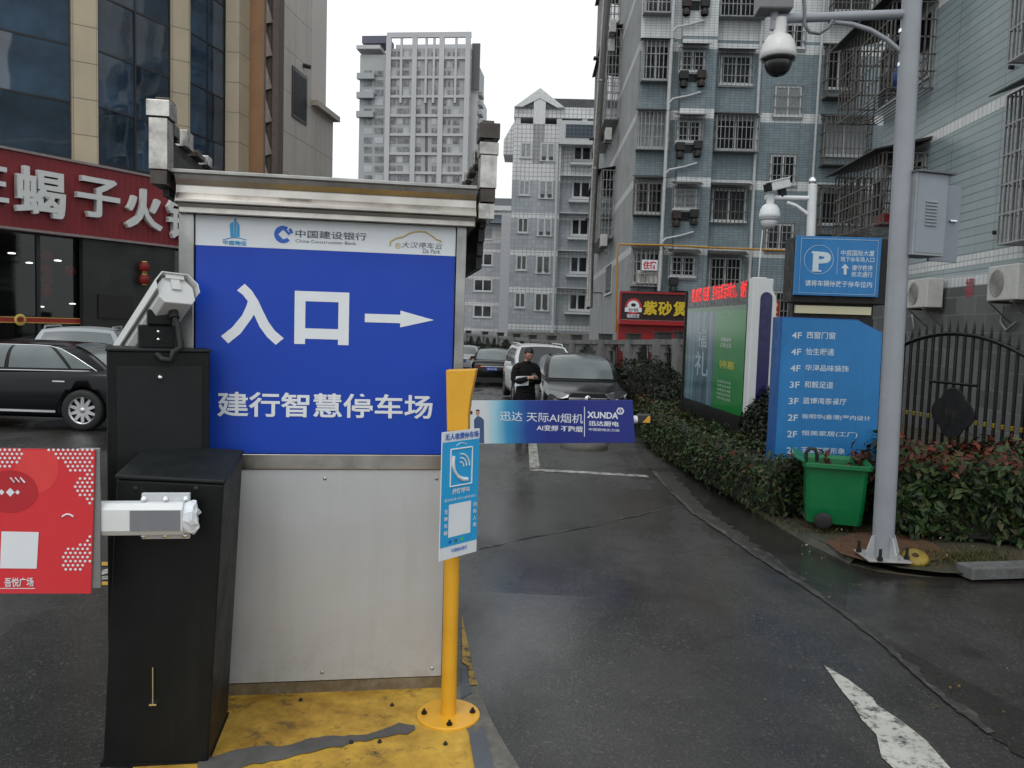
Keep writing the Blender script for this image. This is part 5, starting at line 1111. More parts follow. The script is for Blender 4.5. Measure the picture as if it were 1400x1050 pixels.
# ------------------------------------------------------------ tower block
p = atY(488, 438, 250.0); TF = Fr((p.x, 250.0, -3), rad(-3)); tw = thing('tower_block', 'tall pale grey residential tower with open roof frame in the distance', 'tower', TF.loc, TF.rz)
tg = M('tower_concrete', (.40, .405, .415), .8, 0, .06, .1); tg2 = M('tower_recess', (.31, .315, .32), .8, 0, .08, .1); tw_d = glass_mat('tower_glass_baked_haze', (.13, .14, .15), .2); tw_d2 = M('tower_dark_slot', (.08, .08, .085), .6); tw_l = M('tower_pane_baked_haze', (.34, .36, .38), .3, 0, .15, .2)  # tower panes: haze and sky reflection baked into pale base colours
X = lambda x, y=300: TF.px(x, y)[0]; Z = lambda y, x=560: TF.px(x, y)[1]
xa, xm, xc_, xd = X(488), X(525), X(638), X(646)
MB().box(xa, xm, .6, 26, 0, Z(74, 505)).build('side_block', tg2, tw); MB().box(xm, xc_, .3, 28, 0, Z(66)).build('core', tg2, tw); MB().box(xc_, xd, 3, 24, 0, Z(120, 640)).build('side_block', tg, tw)
MB().box(xc_, xd+.6, 2, 2.8, Z(120, 640), Z(56, 640)).build('roof_frame', tw_d2, tw)
MB().box(xm, xc_, -.6, .3, Z(52), Z(45)).box(xm, xc_, 10, 11, Z(52), Z(45)).build('roof_beam', tg, tw)
MB().box(xa+.5, xm, .5, 8, Z(58, 505), Z(48, 505)).build('roof_frame', M('tower_blue_grey', (.09, .09, .13), .7), tw)
MB().box(xa-.8, xm-2, -1, 6, Z(68, 505), Z(63, 505)).build('roof_slab', tg, tw)
fins = [525, 531, 544, 562, 577, 588, 599, 617, 631, 638]
for a in (527.5, 562.5, 599, 634): MB().box(X(a)-.75, X(a)+.75, -.6, .3, 0, Z(52)).build('fin', tg, tw)
for a in (544.5, 578, 588.5, 618): MB().box(X(a)-.35, X(a)+.35, -.35, .3, Z(141), Z(52)).build('fin', tg, tw)
cols = [(497, 508), (511.5, 523.5), (531, 541), (543, 550), (551, 559), (567, 575), (581, 584.5), (590, 597), (603, 610), (612, 615.5), (619, 628)]
ys_ = [68+13.05*i for i in range(29)]; made = 0; rest = MB()
for j in range(29):
    for ci, (a, b) in enumerate(cols):
        yy = ys_[j]+1.5+ci*.12
        if ci < 2 and yy < 84: continue
        h_ = 13.0 if ci == 6 else 8.5
        x0, x1, z1_, z0_ = X(a, yy), X(b, yy), Z(yy, a), Z(yy+h_, a)
        face = (.6 if ci < 2 else .3)
        mt = 1 if ci == 6 else (2 if (j*7+ci*5) % 4 == 0 else 0)
        if made < 95: MB().box(x0, x1, face-.08, face+.02, z0_, z1_).build('window', (tw_d, tw_d2, tw_l)[mt], tw); made += 1
        else: rest.box(x0, x1, face-.08, face+.02, z0_, z1_, mt)
rest.build('window', [tw_d, tw_d2, tw_l], tw)['kind'] = 'stuff'
for j in range(0, 29, 2):
    zz = Z(ys_[j]+11.5); MB().box(xm, xc_, -.25, .25, zz-.45, zz+.35).build('floor_band', tg, tw)
for j, yy in enumerate((101, 127, 153)): MB().box(X(486), X(509), -1.2, .6, Z(yy+8, 500), Z(yy, 500)).build('balcony', M('balcony_pale', (.28, .30, .31), .5) if 'balcony_pale' not in bpy.data.materials else bpy.data.materials['balcony_pale'], tw)
for j in range(9): yy = 120+j*13; MB().box(xd, xd+1.2, 4, 9, Z(yy+5, 640), Z(yy, 640)).build('balcony', tg2, tw)
# ============================================================ left: glass-fronted building with restaurant
lg = M('beige_stone', (.36, .325, .265), .6, 0, .08, 1.2)
beige = tile_mat('beige_stone_cladding', (.47, .39, .275), (.14, .11, .075), 40, 1.1, .014, None, rough=.55, var=.05, stain=.12)
cream_s = tile_mat('pale_stone_cladding', (.46, .42, .375), (.20, .185, .165), 1.15, 1.6, .018, None, rough=.6, var=.05, stain=.22)
bronze = M('bronze_panel', (.21, .105, .04), .45, .2, .15, .5); lat = M('lattice_brown', (.075, .055, .045), .5, .2, .2)
cg_ = glass_mat('blue_curtain_glass', (.028, .052, .085), .03, .03, .4, 1.0, .4)
cg2 = glass_mat('dark_curtain_glass', (.016, .030, .048), .03, .03, .35, .9, .4)
mull = M('dark_mullion', (.012, .014, .018), .4)
def kx(px, py=100): d = ray(px, py); return d.x/d.y
def step(V, th, px, py=100):
    k = kx(px, py); s_, c_ = math.sin(rad(th)), math.cos(rad(th)); t_ = (k*V[1]-V[0])/(s_-k*c_); return (V[0]+t_*s_, V[1]+t_*c_)
V = (kx(97)*24.3, 24.3)
segs = [(V, step(V, 45, -120), 'g')]
P = V
for th, px, kd in ((30, 100, 'p'), (55, 134, 'p'), (20, 233, 'g'), (25, 236, 'p'), (50, 260, 'p'), (9, 308, 'g'), (82, 327, 'p'), (6, 341, 'p'), (80, 361, 'b'), (70, 381, 'l'), (20, 388, 'n'), (4, 426, 'c')):
    N_ = step(P, th, px); segs.append((P, N_, kd)); P = N_
lb = thing('commercial_building', 'tall building with dark blue glass bays, beige stone pilasters and a restaurant below', 'building', (V[0], V[1], gz(24)))
L0 = Vector((V[0], V[1], gz(24))); ZB = 5.0; ZT = 27.0
def wallseg(a, b, name, mt, z0=ZB, z1=ZT, th=.4, fwd=0.0):
    d = Vector((b[0]-a[0], b[1]-a[1])); o = MB().box(0, d.length, -fwd, th, z0, z1).build(name, mt, lb)
    o.location = (a[0]-L0.x, a[1]-L0.y, 0); o.rotation_euler = (0, 0, math.atan2(d.y, d.x)); return o, d.length
for a, b, kd in segs:
    if kd == 'g':
        if a[0] > b[0]: a, b = b, a
        d = Vector((b[0]-a[0], b[1]-a[1])); Lg = d.length
        o = MB().box(0, Lg, .10, .3, ZB, ZT).build('mullion_frame', mull, lb); o.location = (a[0]-L0.x, a[1]-L0.y, 0); o.rotation_euler = (0, 0, math.atan2(d.y, d.x))
        nc = max(2, round(Lg/2.3)) if Lg < 14 else 5; zs = [5.05+.0, 6.35, 8.05, 9.75, 11.45, 13.15, 14.85, 16.55, 18.25, 21.6, 25]
        mm = MB()
        for i in range(nc+1): mm.box(Lg*i/nc-.035, Lg*i/nc+.035, .02, .1, ZB, ZT)
        for z in zs: mm.box(0, Lg, .03, .1, z+.6-.03, z+.6+.03)
        k_ = mm.build('mullion', mull, o)
        rr = random.Random(int(Lg*100))
        for i in range(nc):
            for j in range(len(zs)-1):
                w_ = Lg/nc; pn = MB().box(-w_/2+.03, w_/2-.03, -.01, .01, -(zs[j+1]-zs[j])/2+.03, (zs[j+1]-zs[j])/2-.03).build('pane', cg_ if rr.random() < .6 else cg2, o)
                pn.location = (w_*(i+.5), .06, (zs[j]+zs[j+1])/2+.6); pn.rotation_euler = (rr.uniform(-.012, .012), 0, rr.uniform(-.015, .015))
    elif kd == 'p': wallseg(a, b, 'stone_pilaster', beige, 0 if b[1] > 31 else ZB)
    elif kd == 'b':
        wallseg(a, b, 'bronze_strip', bronze, 0)
    elif kd == 'l':
        o, Ll = wallseg(a, b, 'lattice_back', lat, 0, fwd=-.25)
        m = MB(); h_ = 1.0; z = 6.0; i = 0
        m.box(0, .07, -.05, .1, ZB, ZT); m.box(Ll-.22, Ll, -.10, .1, ZB, ZT)
        while z < ZT-1.2:
            m.add([(.05, -.02, z), (.05, -.02, z+h_), (Ll-.22, .22, z+.15), (.05, .25, z+h_*.5)], [(0, 1, 2), (0, 2, 3), (1, 3, 2)], 1); z += 1.25
        k_ = m.build('lattice', [lat, M('lattice_pale', (.48, .40, .35), .5)], o)
    elif kd == 'n': wallseg(a, b, 'brown_strip', M('brown_strip', (.10, .075, .055), .6), 0)
    elif kd == 'c':
        o, Lc = wallseg(a, b, 'side_wall', cream_s, 0)
        d = Vector((b[0]-a[0], b[1]-a[1])); CF = Fr((a[0], a[1], L0.z), math.atan2(d.y, d.x))
        w_ = CF.rect(401, 96, 417, 166, -.01)
        wo = MB().box(w_[0]-.12, w_[1]+.12, -.05, .05, w_[2]-.15, w_[3]+.15).build('window', mull, o); MB().box(w_[0], w_[1], -.06, -.045, w_[2], w_[3]).build('pane', M('shaded_pane', (.008, .01, .012), .5, spec=.2), wo)
        zc_ = CF.px(423, 142)[1]; zc2 = zc_+.25; L2 = CF.px(455, 200)[0]
        MB().box(Lc, L2, 0, 6, 0, zc_).build('low_side_wall', cream_s, o); MB().box(Lc, L2+.15, -.28, 6, zc_, zc2-.02).build('cornice', lg, o)
        MB().box(Lc+.01, L2+.1, .4, 12, zc2+.13, 40).build('rear_tower', M('plain_pink_grey_wall', (.52, .475, .445), .75, 0, .04, .2), o)
        a_, b_ = CF.px(418, 92, -.1); MB().tube([(a_, -.3, b_), (a_, .0, b_+.08)], .09, 8).build('wall_light', mull, o)
# sign band
q0 = atY(123, 255, 23.6); LSF = Fr((q0.x, q0.y, gz(24)), rad(62))
stg = thing('restaurant_sign', 'long dark red sign band with white raised characters over the restaurant', 'sign', LSF.loc, LSF.rz)
redw = NT('dark_red_cladding'); t = redw; co = t.coord('Object'); wv = t.n('ShaderNodeTexWave'); wv.inputs['Scale'].default_value = 1.6; t.l(co, wv.inputs[0]); t.base(t.mix(t.ramp(t.noise(co, 1.2, 4), .3, .7), (.16, .009, .014), (.22, .013, .019))); t.rough(.5); t.bump(wv.outputs[1], .02, .6)
x0 = LSF.px(-90, 250)[0]; x1 = LSF.px(330, 300)[0]; zt5 = LSF.px(100, 222)[1]; zb5 = LSF.px(100, 320)[1]
pn = MB().box(x0, x1, 0, .35, zb5, zt5).build('panel', redw.m, stg)
MB().box(x0, x1, -.06, .35, zt5, zt5+.07).box(x0, x1, -.05, .35, zb5-.07, zb5).build('trim', M('grey_trim', (.25, .2, .2), .5), stg)
wl_ = M('white_raised_letter', (.62, .63, .62), .5, 0, .04)
for c, rc in (('王', (-34, 222, 11, 278)), ('蝎', (20, 224, 89, 301)), ('子', (104, 238, 163, 302)), ('火', (171, 254, 221, 317)), ('锅', (228, 266, 272, 330))):
    MB().text(c, LSF.rect(*rc, -.12), -.02, 0, .022, .16).build('character', wl_, stg)
# restaurant ground floor behind the sign
rest = thing('restaurant', 'dim restaurant interior behind a dark shop window under the red sign', 'restaurant', LSF.loc, LSF.rz)
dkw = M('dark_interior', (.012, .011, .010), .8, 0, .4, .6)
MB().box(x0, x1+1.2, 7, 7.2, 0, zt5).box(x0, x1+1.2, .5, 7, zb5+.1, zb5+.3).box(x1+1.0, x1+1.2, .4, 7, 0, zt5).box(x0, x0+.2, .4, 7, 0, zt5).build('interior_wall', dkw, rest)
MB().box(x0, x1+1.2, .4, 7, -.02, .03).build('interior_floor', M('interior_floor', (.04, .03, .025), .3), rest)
clear = clear_mat('shop_glass', (.62, .65, .65), .05)
fr_ = MB(); k = 7
for i in range(k+1): x = x0+(x1-x0)*i/k; fr_.box(x-.05, x+.05, .36, .48, 0, zb5)
fr_.box(x0, x1, .37, .47, 0, .35); fr_.build('window_frame', mull, rest)
for i in range(k): xa_ = x0+(x1-x0)*i/k; MB().box(xa_+.05, xa_+(x1-x0)/k-.05, .41, .42, .35, zb5-.02).build('window_pane', clear, rest)
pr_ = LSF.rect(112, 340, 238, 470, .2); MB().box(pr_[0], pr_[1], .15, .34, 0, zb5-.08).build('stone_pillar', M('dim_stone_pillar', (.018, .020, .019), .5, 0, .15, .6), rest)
nb_ = LSF.rect(134, 402, 182, 436, .13); MB().box(nb_[0], nb_[1], .10, .145, nb_[2], nb_[3]).build('dark_notice', M('notice_brown', (.012, .009, .008), .5), rest)
zr = LSF.px(60, 438, .33)[1]
rbm = M('red_ribbon_print', (.28, .018, .012), .5, 0, .2, 8); rib = MB().box(x0, x1, .33, .352, zr-.09, zr+.09).build('ribbon', rbm, rest)
MB().box(x0, x1, .325, .329, zr+.065, zr+.085).box(x0, x1, .325, .329, zr-.085, zr-.065).build('ribbon_edge', gold_print, rib)
for px_ in (-60, 28, 128, 236): x = LSF.px(px_, 438, .3)[0]; MB().lathe([(.10, 0), (.16, 0), (.17, .02), (.16, .04), (.1, .04)], 20, 0, Matrix.Translation((x, .33, zr)) @ Matrix.Rotation(rad(90), 4, 'X')).build('medallion', gold_print, rib)
lamp = M('lit_downlight', (.8, .8, .8), .5, 0, 0, emit=((1, .97, .9), 5))
for (px_, py_, y_) in ((16, 347, 3), (79, 357, 2.2), (40, 360, 5), (56, 420, 6.5), (99, 416, 6.2), (-20, 352, 2)):
    x, z = LSF.px(px_, py_, y_); MB().lathe([(0, 0), (.10, 0), (.11, .03), (.0, .05)], 12, 0, Matrix.Translation((x, y_, z))).build('ceiling_light', lamp, rest)
lan = M('red_lantern_paper', (.10, .006, .006), .6, 0, .1, emit=((1, .05, .03), .04))
lm = MB()
lm.lathe([(.02, .16), (.09, .15), (.15, .08), (.165, 0), (.15, -.08), (.09, -.15), (.02, -.16)], 14); lm.lathe([(.08, .15), (.08, .18), (0, .18)], 10, 1).lathe([(.08, -.15), (.08, -.18), (0, -.18)], 10, 1)
lants = [(64, 349, 'topmost red lantern of the near string inside the restaurant'), (64, 368, 'second red lantern of the near string inside the restaurant window'), (64, 383, 'third red lantern of the near string inside the restaurant window'), (64, 398, 'lowest red lantern of the near string inside the restaurant'),
         (96, 371, 'single square-looking red lantern hanging right of the lantern string'), (197, 365, 'upper red lantern seen beside the white plate camera'), (197, 382, 'lower red lantern seen beside the white plate camera')]
for i, (a, b, lbl) in enumerate(lants):
    x, z = LSF.px(a, b, 1.6 if a < 150 else .0)
    o = lm.build('lantern', [lan, gold_print]); tag(o, lbl, 'lantern', 'red lanterns of the restaurant'); o.location = LSF.M @ Vector((x, 1.6 if a < 150 else -.02, z)); o.rotation_euler = (0, 0, LSF.rz)
# ============================================================ boundary wall with iron infill
fst = M('fence_stone', (.15, .15, .148), .8, 0, .3, 2, bump=.01, bscale=12); fcap = M('fence_cap', (.03, .03, .03), .75, 0, .3)
fpts = [(1010, 19.5), (962, 21.5), (934, 23), (906, 24.5), (866, 27.5), (828, 30), (788, 34), (754, 38.5), (728, 43), (706, 48), (684, 53), (663, 58), (640, 63), (610, 70), (560, 80), (500, 88), (430, 92), (340, 92)]
fw = []
for px_, Y in fpts: p = atY(px_, 460, Y); fw.append((p.x, Y))
bwt = thing('boundary_wall', 'dark stone boundary wall with iron panels behind the parked cars', 'wall', (0, 0, 0))
for i, (x, y) in enumerate(fw):
    z = gz(y); d = Vector((fw[min(i+1, len(fw)-1)][0]-fw[max(i-1, 0)][0], fw[min(i+1, len(fw)-1)][1]-fw[max(i-1, 0)][1])); R_ = Matrix.Translation((x, y, z)) @ Matrix.Rotation(math.atan2(d.y, d.x), 4, 'Z')
    pr = MB().box(-.23, .23, -.23, .23, 0, 1.95, 0, R_).build('pier', fst, bwt); MB().box(-.2, .2, -.2, .2, 1.95, 2.14, 0, R_).box(-.23, .23, -.23, .23, 2.14, 2.17, 0, R_).build('pier_lamp', fcap, pr)
    if i == len(fw)-1: break
    b = fw[i+1]; d = Vector((b[0]-x, b[1]-y)); n_ = max(1, round(d.length/2.2)); sl_ = (gz(b[1])-z)/d.length
    ang = math.atan2(d.y, d.x); L_ = d.length
    m = MB(); R_ = Matrix.Translation((x, y, z)) @ Matrix.Rotation(ang, 4, 'Z') @ Matrix.Rotation(-math.atan(sl_), 4, 'Y')
    m.box(.26, L_-.26, -.12, .12, -.1, .55, 0, R_); m.box(.26, L_-.26, -.16, .16, 1.78, 1.94, 0, R_)
    bm_ = MB(); nseg = max(1, int(L_/2.6))
    for s_ in range(nseg):
        a0_ = .26+(L_-.52)*s_/nseg; a1_ = .26+(L_-.52)*(s_+1)/nseg; ww = a1_-a0_; c_ = (a0_+a1_)/2; hw = ww*.34
        m.box(a0_, c_-hw, -.1, .1, .55, 1.78, 0, R_); m.box(c_+hw, a1_, -.1, .1, .55, 1.78, 0, R_)
        for q_ in range(6):                                    # arched head of the opening, stepped
            xa_ = c_-hw+2*hw*q_/6; xb_ = c_-hw+2*hw*(q_+1)/6; xm_ = (xa_+xb_)/2-c_; zz = 1.76-.32*(xm_/hw)**2
            if zz < 1.74: m.box(xa_, xb_, -.1, .1, zz, 1.78, 0, R_)
        nb2 = max(5, int(2*hw/.14))
        for q_ in range(nb2): xx = c_-hw+2*hw*(q_+.5)/nb2; bm_.box(xx-.014, xx+.014, -.014, .014, .55, 1.76-.32*((xx-c_)/hw)**2, 0, R_)
    m.build('wall_panel', fst, bwt); bm_.build('iron_infill', iron, bwt)
# ============================================================ cars
def cat_interp(keys, t):
    xs = [k[0] for k in keys]
    for i in range(len(xs)-1):
        if t <= xs[i+1] or i == len(xs)-2: break
    a = keys[i]; b = keys[i+1]; u = min(1, max(0, (t-a[0])/(b[0]-a[0])))
    out = []
    for j in range(1, len(a)):
        p0 = keys[max(i-1, 0)]; p3 = keys[min(i+2, len(keys)-1)]
        m0 = (b[j]-p0[j])/max(b[0]-p0[0], 1e-6)*(b[0]-a[0]); m1 = (p3[j]-a[j])/max(p3[0]-a[0], 1e-6)*(b[0]-a[0])
        h = 2*u**3-3*u*u+1, u**3-2*u*u+u, -2*u**3+3*u*u, u**3-u*u
        out.append(h[0]*a[j]+h[1]*m0+h[2]*b[j]+h[3]*m1)
    return out
tint = glass_mat('car_glass', (.012, .015, .016), .04, 0, 1, .6, .3); tint_l = glass_mat('car_glass_reflecting_sky', (.11, .13, .135), .12, 0, 1, .6, .25)
lamp_r = M('red_tail_lamp', (.30, .008, .012), .15, 0, .05, coat=.5); lamp_w = M('clear_head_lamp', (.17, .18, .19), .1, .5, .15, 20, coat=.5)
blk = M('car_black_trim', (.009, .009, .01), .45, 0, .1); plate = M('blue_number_plate', (.02, .06, .30), .4, 0, .03); plate_t = M('plate_lettering', (.6, .62, .65), .5, 0, .02)
alloy = M('alloy_wheel', (.52, .53, .54), .3, .7, .1)
def paint(name, c, rough=.22): return M(name, c, rough, 0.0, .08, .7, coat=.1, rvar=.05, spec=.22)
def wheel(par, x, y, R_, side, spokes=10, rimr=.68):
    w_ = MB().lathe([(R_*.66, .10), (R_*.9, .11), (R_*.985, .085), (R_, .04), (R_, -.04), (R_*.985, -.085), (R_*.9, -.11), (R_*.66, -.10)], 32).build('wheel', rubber, par)
    w_.location = (x, y, R_); w_.rotation_euler = (0, rad(90)*side, 0)
    rm = MB().lathe([(R_*.60, .06), (R_*.69, .10), (R_*.70, .085), (R_*.66, -.02), (R_*.62, .03), (R_*.60, .06)], 32)
    for i in range(spokes):
        a = 2*math.pi*i/spokes; Mx = Matrix.Rotation(a, 4, 'Z'); rm.add([(R_*.12, -.035, .07), (R_*.63, -.020, .075), (R_*.63, .020, .075), (R_*.12, .035, .07), (R_*.12, -.03, .02), (R_*.63, -.015, .03), (R_*.63, .015, .03), (R_*.12, .03, .02)], [(0, 1, 2, 3), (0, 4, 5, 1), (3, 2, 6, 7)], 0, False, Mx)
    rm.lathe([(0, .085), (R_*.12, .082), (R_*.16, .06), (R_*.16, 0)], 16); rm.build('rim', alloy, w_)
    MB().lathe([(R_*.64, -.0), (0, -.0)], 20).build('brake_disc', blk, w_)
def car(label, loc, rz, pm, kind='sedan', L=4.75, W=1.82, H=1.46, glassm=None, chrome_line=False, plate_txt=None, rails=False, rotz_w=0, group='parked cars', rear_glass=None):
    t = thing('parked_car', label, 'car', loc, rz, group); hw = W/2; yF = -L/2; R_ = .335 if kind == 'sedan' else .36
    s = 1 if kind == 'sedan' else 0
    belt = H*.655 if s else H*.63; hood = belt-.05 if s else belt+.01; b0 = .19 if s else .24
    if s: keys = [(0, .52, .70, .34), (.05, .62, .82, .24), (.22, hood-.18, .93, b0), (.6, hood-.09, .985, b0), (1.25, hood+.02, 1.0, b0), (2.2, belt+.0, 1.0, b0), (L-1.3, belt+.045, 1.0, b0), (L-.75, belt+.07, .985, b0), (L-.3, belt+.06, .95, b0+.02), (L-.07, belt+.0, .87, .28), (L, belt-.22, .78, .38)]
    else: keys = [(0, .62, .74, .38), (.05, .78, .85, .28), (.2, hood-.16, .94, b0), (.55, hood-.07, .985, b0), (1.15, hood+.02, 1.0, b0), (2.2, belt+.02, 1.0, b0), (L-1.0, belt+.06, 1.0, b0), (L-.35, belt+.07, .97, b0+.02), (L-.08, belt+.03, .90, .32), (L, belt-.18, .84, .42)]
    prof = [(0, 0), (.82, 0), (.93, .03), (.985, .16), (1.0, .42), (.995, .62), (.975, .84), (.93, .955), (.84, 1.0), (.45, 1.025), (0, 1.03)]
    ring = prof+[(-a, b) for a, b in prof[-2:0:-1]]; nr = len(ring); ns = 54
    vs = []
    for i in range(ns+1):
        u = i/ns; y = L*(u+.05*math.sin(2*math.pi*u)*-1) if False else L*u
        zt, wf, zb = cat_interp(keys, y)
        vs += [(a*hw*wf, yF+y, zb+(zt-zb)*b) for a, b in ring]
    fs = [(i*nr+j, (i+1)*nr+j, (i+1)*nr+(j+1) % nr, i*nr+(j+1) % nr) for i in range(ns) for j in range(nr)]+[tuple(range(nr)), tuple(reversed(range(ns*nr, ns*nr+nr)))]
    bm_ = MB().add(vs, fs, 0, True); body = bm_.build('body', [pm, blk], t)
    ya, yb = yF+.93, yF+L-1.0 if s else yF+L-.88
    cut = MB()
    for yy_ in (ya, yb):
        for sx_ in (-1, 1):
            cv = [(sx_*(hw-.10)+e_, yy_+R_*1.13*math.cos(2*math.pi*q_/28), R_+R_*1.13*math.sin(2*math.pi*q_/28)) for e_ in (-.18, .18) for q_ in range(28)]
            cut.add(cv, [tuple(range(28)), tuple(reversed(range(28, 56)))]+[(q_, q_+28, (q_+1) % 28+28, (q_+1) % 28) for q_ in range(28)])
    co_ = cut.build('cutter', blk)
    for ob_ in (co_, body):
        b2 = bmesh.new(); b2.from_mesh(ob_.data); bmesh.ops.remove_doubles(b2, verts=b2.verts, dist=1e-5); bmesh.ops.recalc_face_normals(b2, faces=b2.faces); b2.to_mesh(ob_.data); b2.free()
    if True:
        pass
    bo = body.modifiers.new('b', 'BOOLEAN'); bo.object = co_; bo.operation = 'DIFFERENCE'; bo.solver = 'EXACT'
    co_.parent = t; bpy.context.view_layer.update(); dg = bpy.context.evaluated_depsgraph_get(); dg.update()
    nm = bpy.data.meshes.new_from_object(body.evaluated_get(dg)); body.modifiers.clear(); old = body.data; body.data = nm; bpy.data.objects.remove(co_)
    for p_ in nm.polygons: p_.use_smooth = True
    for yy_ in (ya, yb):
        for sx_ in (-1, 1): wheel(t, sx_*(hw-.105), yy_, R_, sx_)
    # cabin
    yc, yrf = (yF+1.22, yF+1.98) if s else (yF+1.08, yF+1.72); yr, yrr = (yF+L-.62, yF+L-1.42) if s else (yF+L-.12, yF+L-.55)
    wb, wt = hw*(.86 if s else .90), hw*(.63 if s else .72); zr = H-.05; cr = .05; z0 = belt-.03
    wv = lambda v: wb+(wt-wb)*v+.05*math.sin(math.pi*min(v, 1)); ht = lambda v: z0+(zr-z0)*(math.sin(v*math.pi/2)**.9 if s else v**.92)
    def wind(u, v): q_ = 1-(2*u-1)**2; return (-wv(v)+2*wv(v)*u, yc+(yrf-yc)*v-.12*q_*(1-v*.6), ht(v)+cr*q_*v)
    def rear(u, v): q_ = 1-(2*u-1)**2; return (wv(v)-2*wv(v)*u, yr+(yrr-yr)*v+.08*q_*(1-v*.5), ht(v)+cr*q_*v+(.03 if s else 0)*(1-v))
    def side(sg):
        def f(u, v):
            fy = yc+(yrf-yc)*v; ry = yr+(yrr-yr)*v; uu = u if sg > 0 else 1-u
            return (sg*wv(v), fy+(ry-fy)*uu, ht(v)+(.03 if s else 0)*(1-v)*uu)
        return f
    def roof(u, v): q_ = 1-(2*u-1)**2; k_ = math.sin(math.pi*v); return (-wt+2*wt*u, yrf+(yrr-yrf)*v-.048*q_*(1-v)+.04*q_*v, zr+cr*q_+.02*k_)
    cab = MB().grid(wind, 12, 8).grid(rear, 12, 8).grid(side(1), 14, 8).grid(side(-1), 14, 8).grid(roof, 12, 10).build('roof', pm, t)
    gl_ = glassm or tint
    def sub(fn, u0, u1, v0, v1, offv, name, mt, par, nu=8, nv=6, tp=(0, 0)):
        def f(a, b):
            v = v0+(v1-v0)*b; ua = u0+tp[0]*b; ub = u1+tp[1]*b; p_ = Vector(fn(ua+(ub-ua)*a, v)); return tuple(p_+Vector(offv))
        return MB().grid(f, nu, nv).build(name, mt, par)
    sub(wind, .05, .95, .04, .93, (0, -.008, .008), 'windscreen', gl_, t)
    sub(rear, .07, .93, .10 if s else .06, .88, (0, .008, .008), 'rear_window', rear_glass or gl_, t)
    for sg in (1, -1):
        f = side(sg); fl_ = (lambda u, v, f=f, sg=sg: f(u if sg > 0 else 1-u, v))
        o_ = (sg*.008, 0, .001)
        sub(fl_, .10, .44, .10, .86, o_, 'side_window', gl_, t, tp=(.05, 0)); sub(fl_, .465, .80, .10, .86, o_, 'side_window', gl_, t, tp=(0, -.02))
        sub(fl_, .82, .93 if s else .95, .10, .80, o_, 'quarter_window', gl_, t, tp=(.0, -.07 if s else -.03))
        if chrome_line:
            path = [fl_(u, .05) for u in (.06, .2, .4, .6, .8, .93, .955)]+[fl_(.94, .12), fl_(.90, .40), fl_(.86, .66), fl_(.80, .86), fl_(.70, .93), fl_(.5, .95), fl_(.3, .93), fl_(.18, .90)]
            MB().tube([(p_[0]+sg*.012, p_[1], p_[2]) for p_ in path], .0085, 6).build('chrome_strip', chrome, t)
        else: MB().tube([(fl_(u, .05)[0]+sg*.01, fl_(u, .05)[1], fl_(u, .05)[2]) for u in (.06, .3, .5, .7, .94)], .008, 6).build('window_trim', blk, t)
        for yy_ in (yF+L*.50, yF+L*.72): MB().box(sg*(hw*.985)-.012, sg*(hw*.985)+.016, yy_-.1, yy_+.1, belt-.14, belt-.115).build('door_handle', chrome if chrome_line else pm, t, bevel=.006)
        sm_ = MB().box(sg*(hw*1.0), sg*(hw*1.0+.17), yc+.32, yc+.42, belt+.01, belt+.13).build('wing_mirror', pm, t, bevel=.03, seg=3)
        MB().box(sg*hw*.985-.004, sg*hw*.985+.014, ya+R_*1.3, yb-R_*1.25, b0+.10, b0+.135).build('sill_strip', chrome if chrome_line else blk, t)
        # lamps wrap the corners
        zl = hood-.22
        fx = lambda f_: sg*hw*f_
        yh = lambda a: yF+.03+a
        hl = [(fx(.42), yF+.03, zl-.02), (fx(.60), yF+.055, zl-.05), (fx(.84), yF+.17, zl-.02), (fx(.93), yF+.34, zl+.06), (fx(.86), yF+.30, zl+.12), (fx(.60), yF+.10, zl+.09), (fx(.42), yF+.06, zl+.04)]
        hm = MB().add([(a, b-.03, c) for a, b, c in hl]+[(a*.97, b+.12, c) for a, b, c in hl], [tuple(range(7))]+[(i, (i+1) % 7, (i+1) % 7+7, i+7) for i in range(7)]).build('headlight', lamp_w, t)
        zt_ = belt-.20; yR = yF+L
        if s: tl = [(fx(.40), yR-.015, zt_), (fx(.74), yR-.06, zt_-.02), (fx(.90), yR-.28, zt_+.03), (fx(.90), yR-.30, zt_+.13), (fx(.70), yR-.05, zt_+.13), (fx(.40), yR-.0, zt_+.10)]
        else: tl = [(fx(.70), yR-.02, zt_-.08), (fx(.88), yR-.15, zt_-.08), (fx(.93), yR-.22, zt_+.10), (fx(.88), yR-.14, zt_+.30), (fx(.74), yR-.04, zt_+.26)]
        k_ = len(tl)
        MB().add([(a, b+.03, c) for a, b, c in tl]+[(a*.97, b-.12, c) for a, b, c in tl], [tuple(range(k_))]+[(i, (i+1) % k_, (i+1) % k_+k_, i+k_) for i in range(k_)]).build('tail_light', lamp_r, t)
        if rails: MB().tube([(sg*wt*.93, yrf+.1, zr+.02), (sg*wt*.95, yrf+.25, zr+.075), (sg*wt*.95, yrr-.2, zr+.075), (sg*wt*.93, yrr-.02, zr+.01)], .02, 8).build('roof_rail', alloy, t)
    zg = hood-.26
    g_ = MB().prism([(-hw*.40, zg-.18), (hw*.40, zg-.18), (hw*.44, zg+.03), (hw*.36, zg+.12), (-hw*.36, zg+.12), (-hw*.44, zg+.03)], yF-.035, yF+.1).build('grille', blk, t, bevel=.01)
    MB().box(-hw*.42, hw*.42, yF-.05, yF-.03, zg-.02, zg+.02).lathe([(.0, .012), (.055, .012), (.07, .008), (.07, 0)], 20, 0, Matrix.Translation((0, yF-.04, zg)) @ Matrix.Rotation(rad(90), 4, 'X')).build('grille_bar', chrome, g_, bevel=.004)
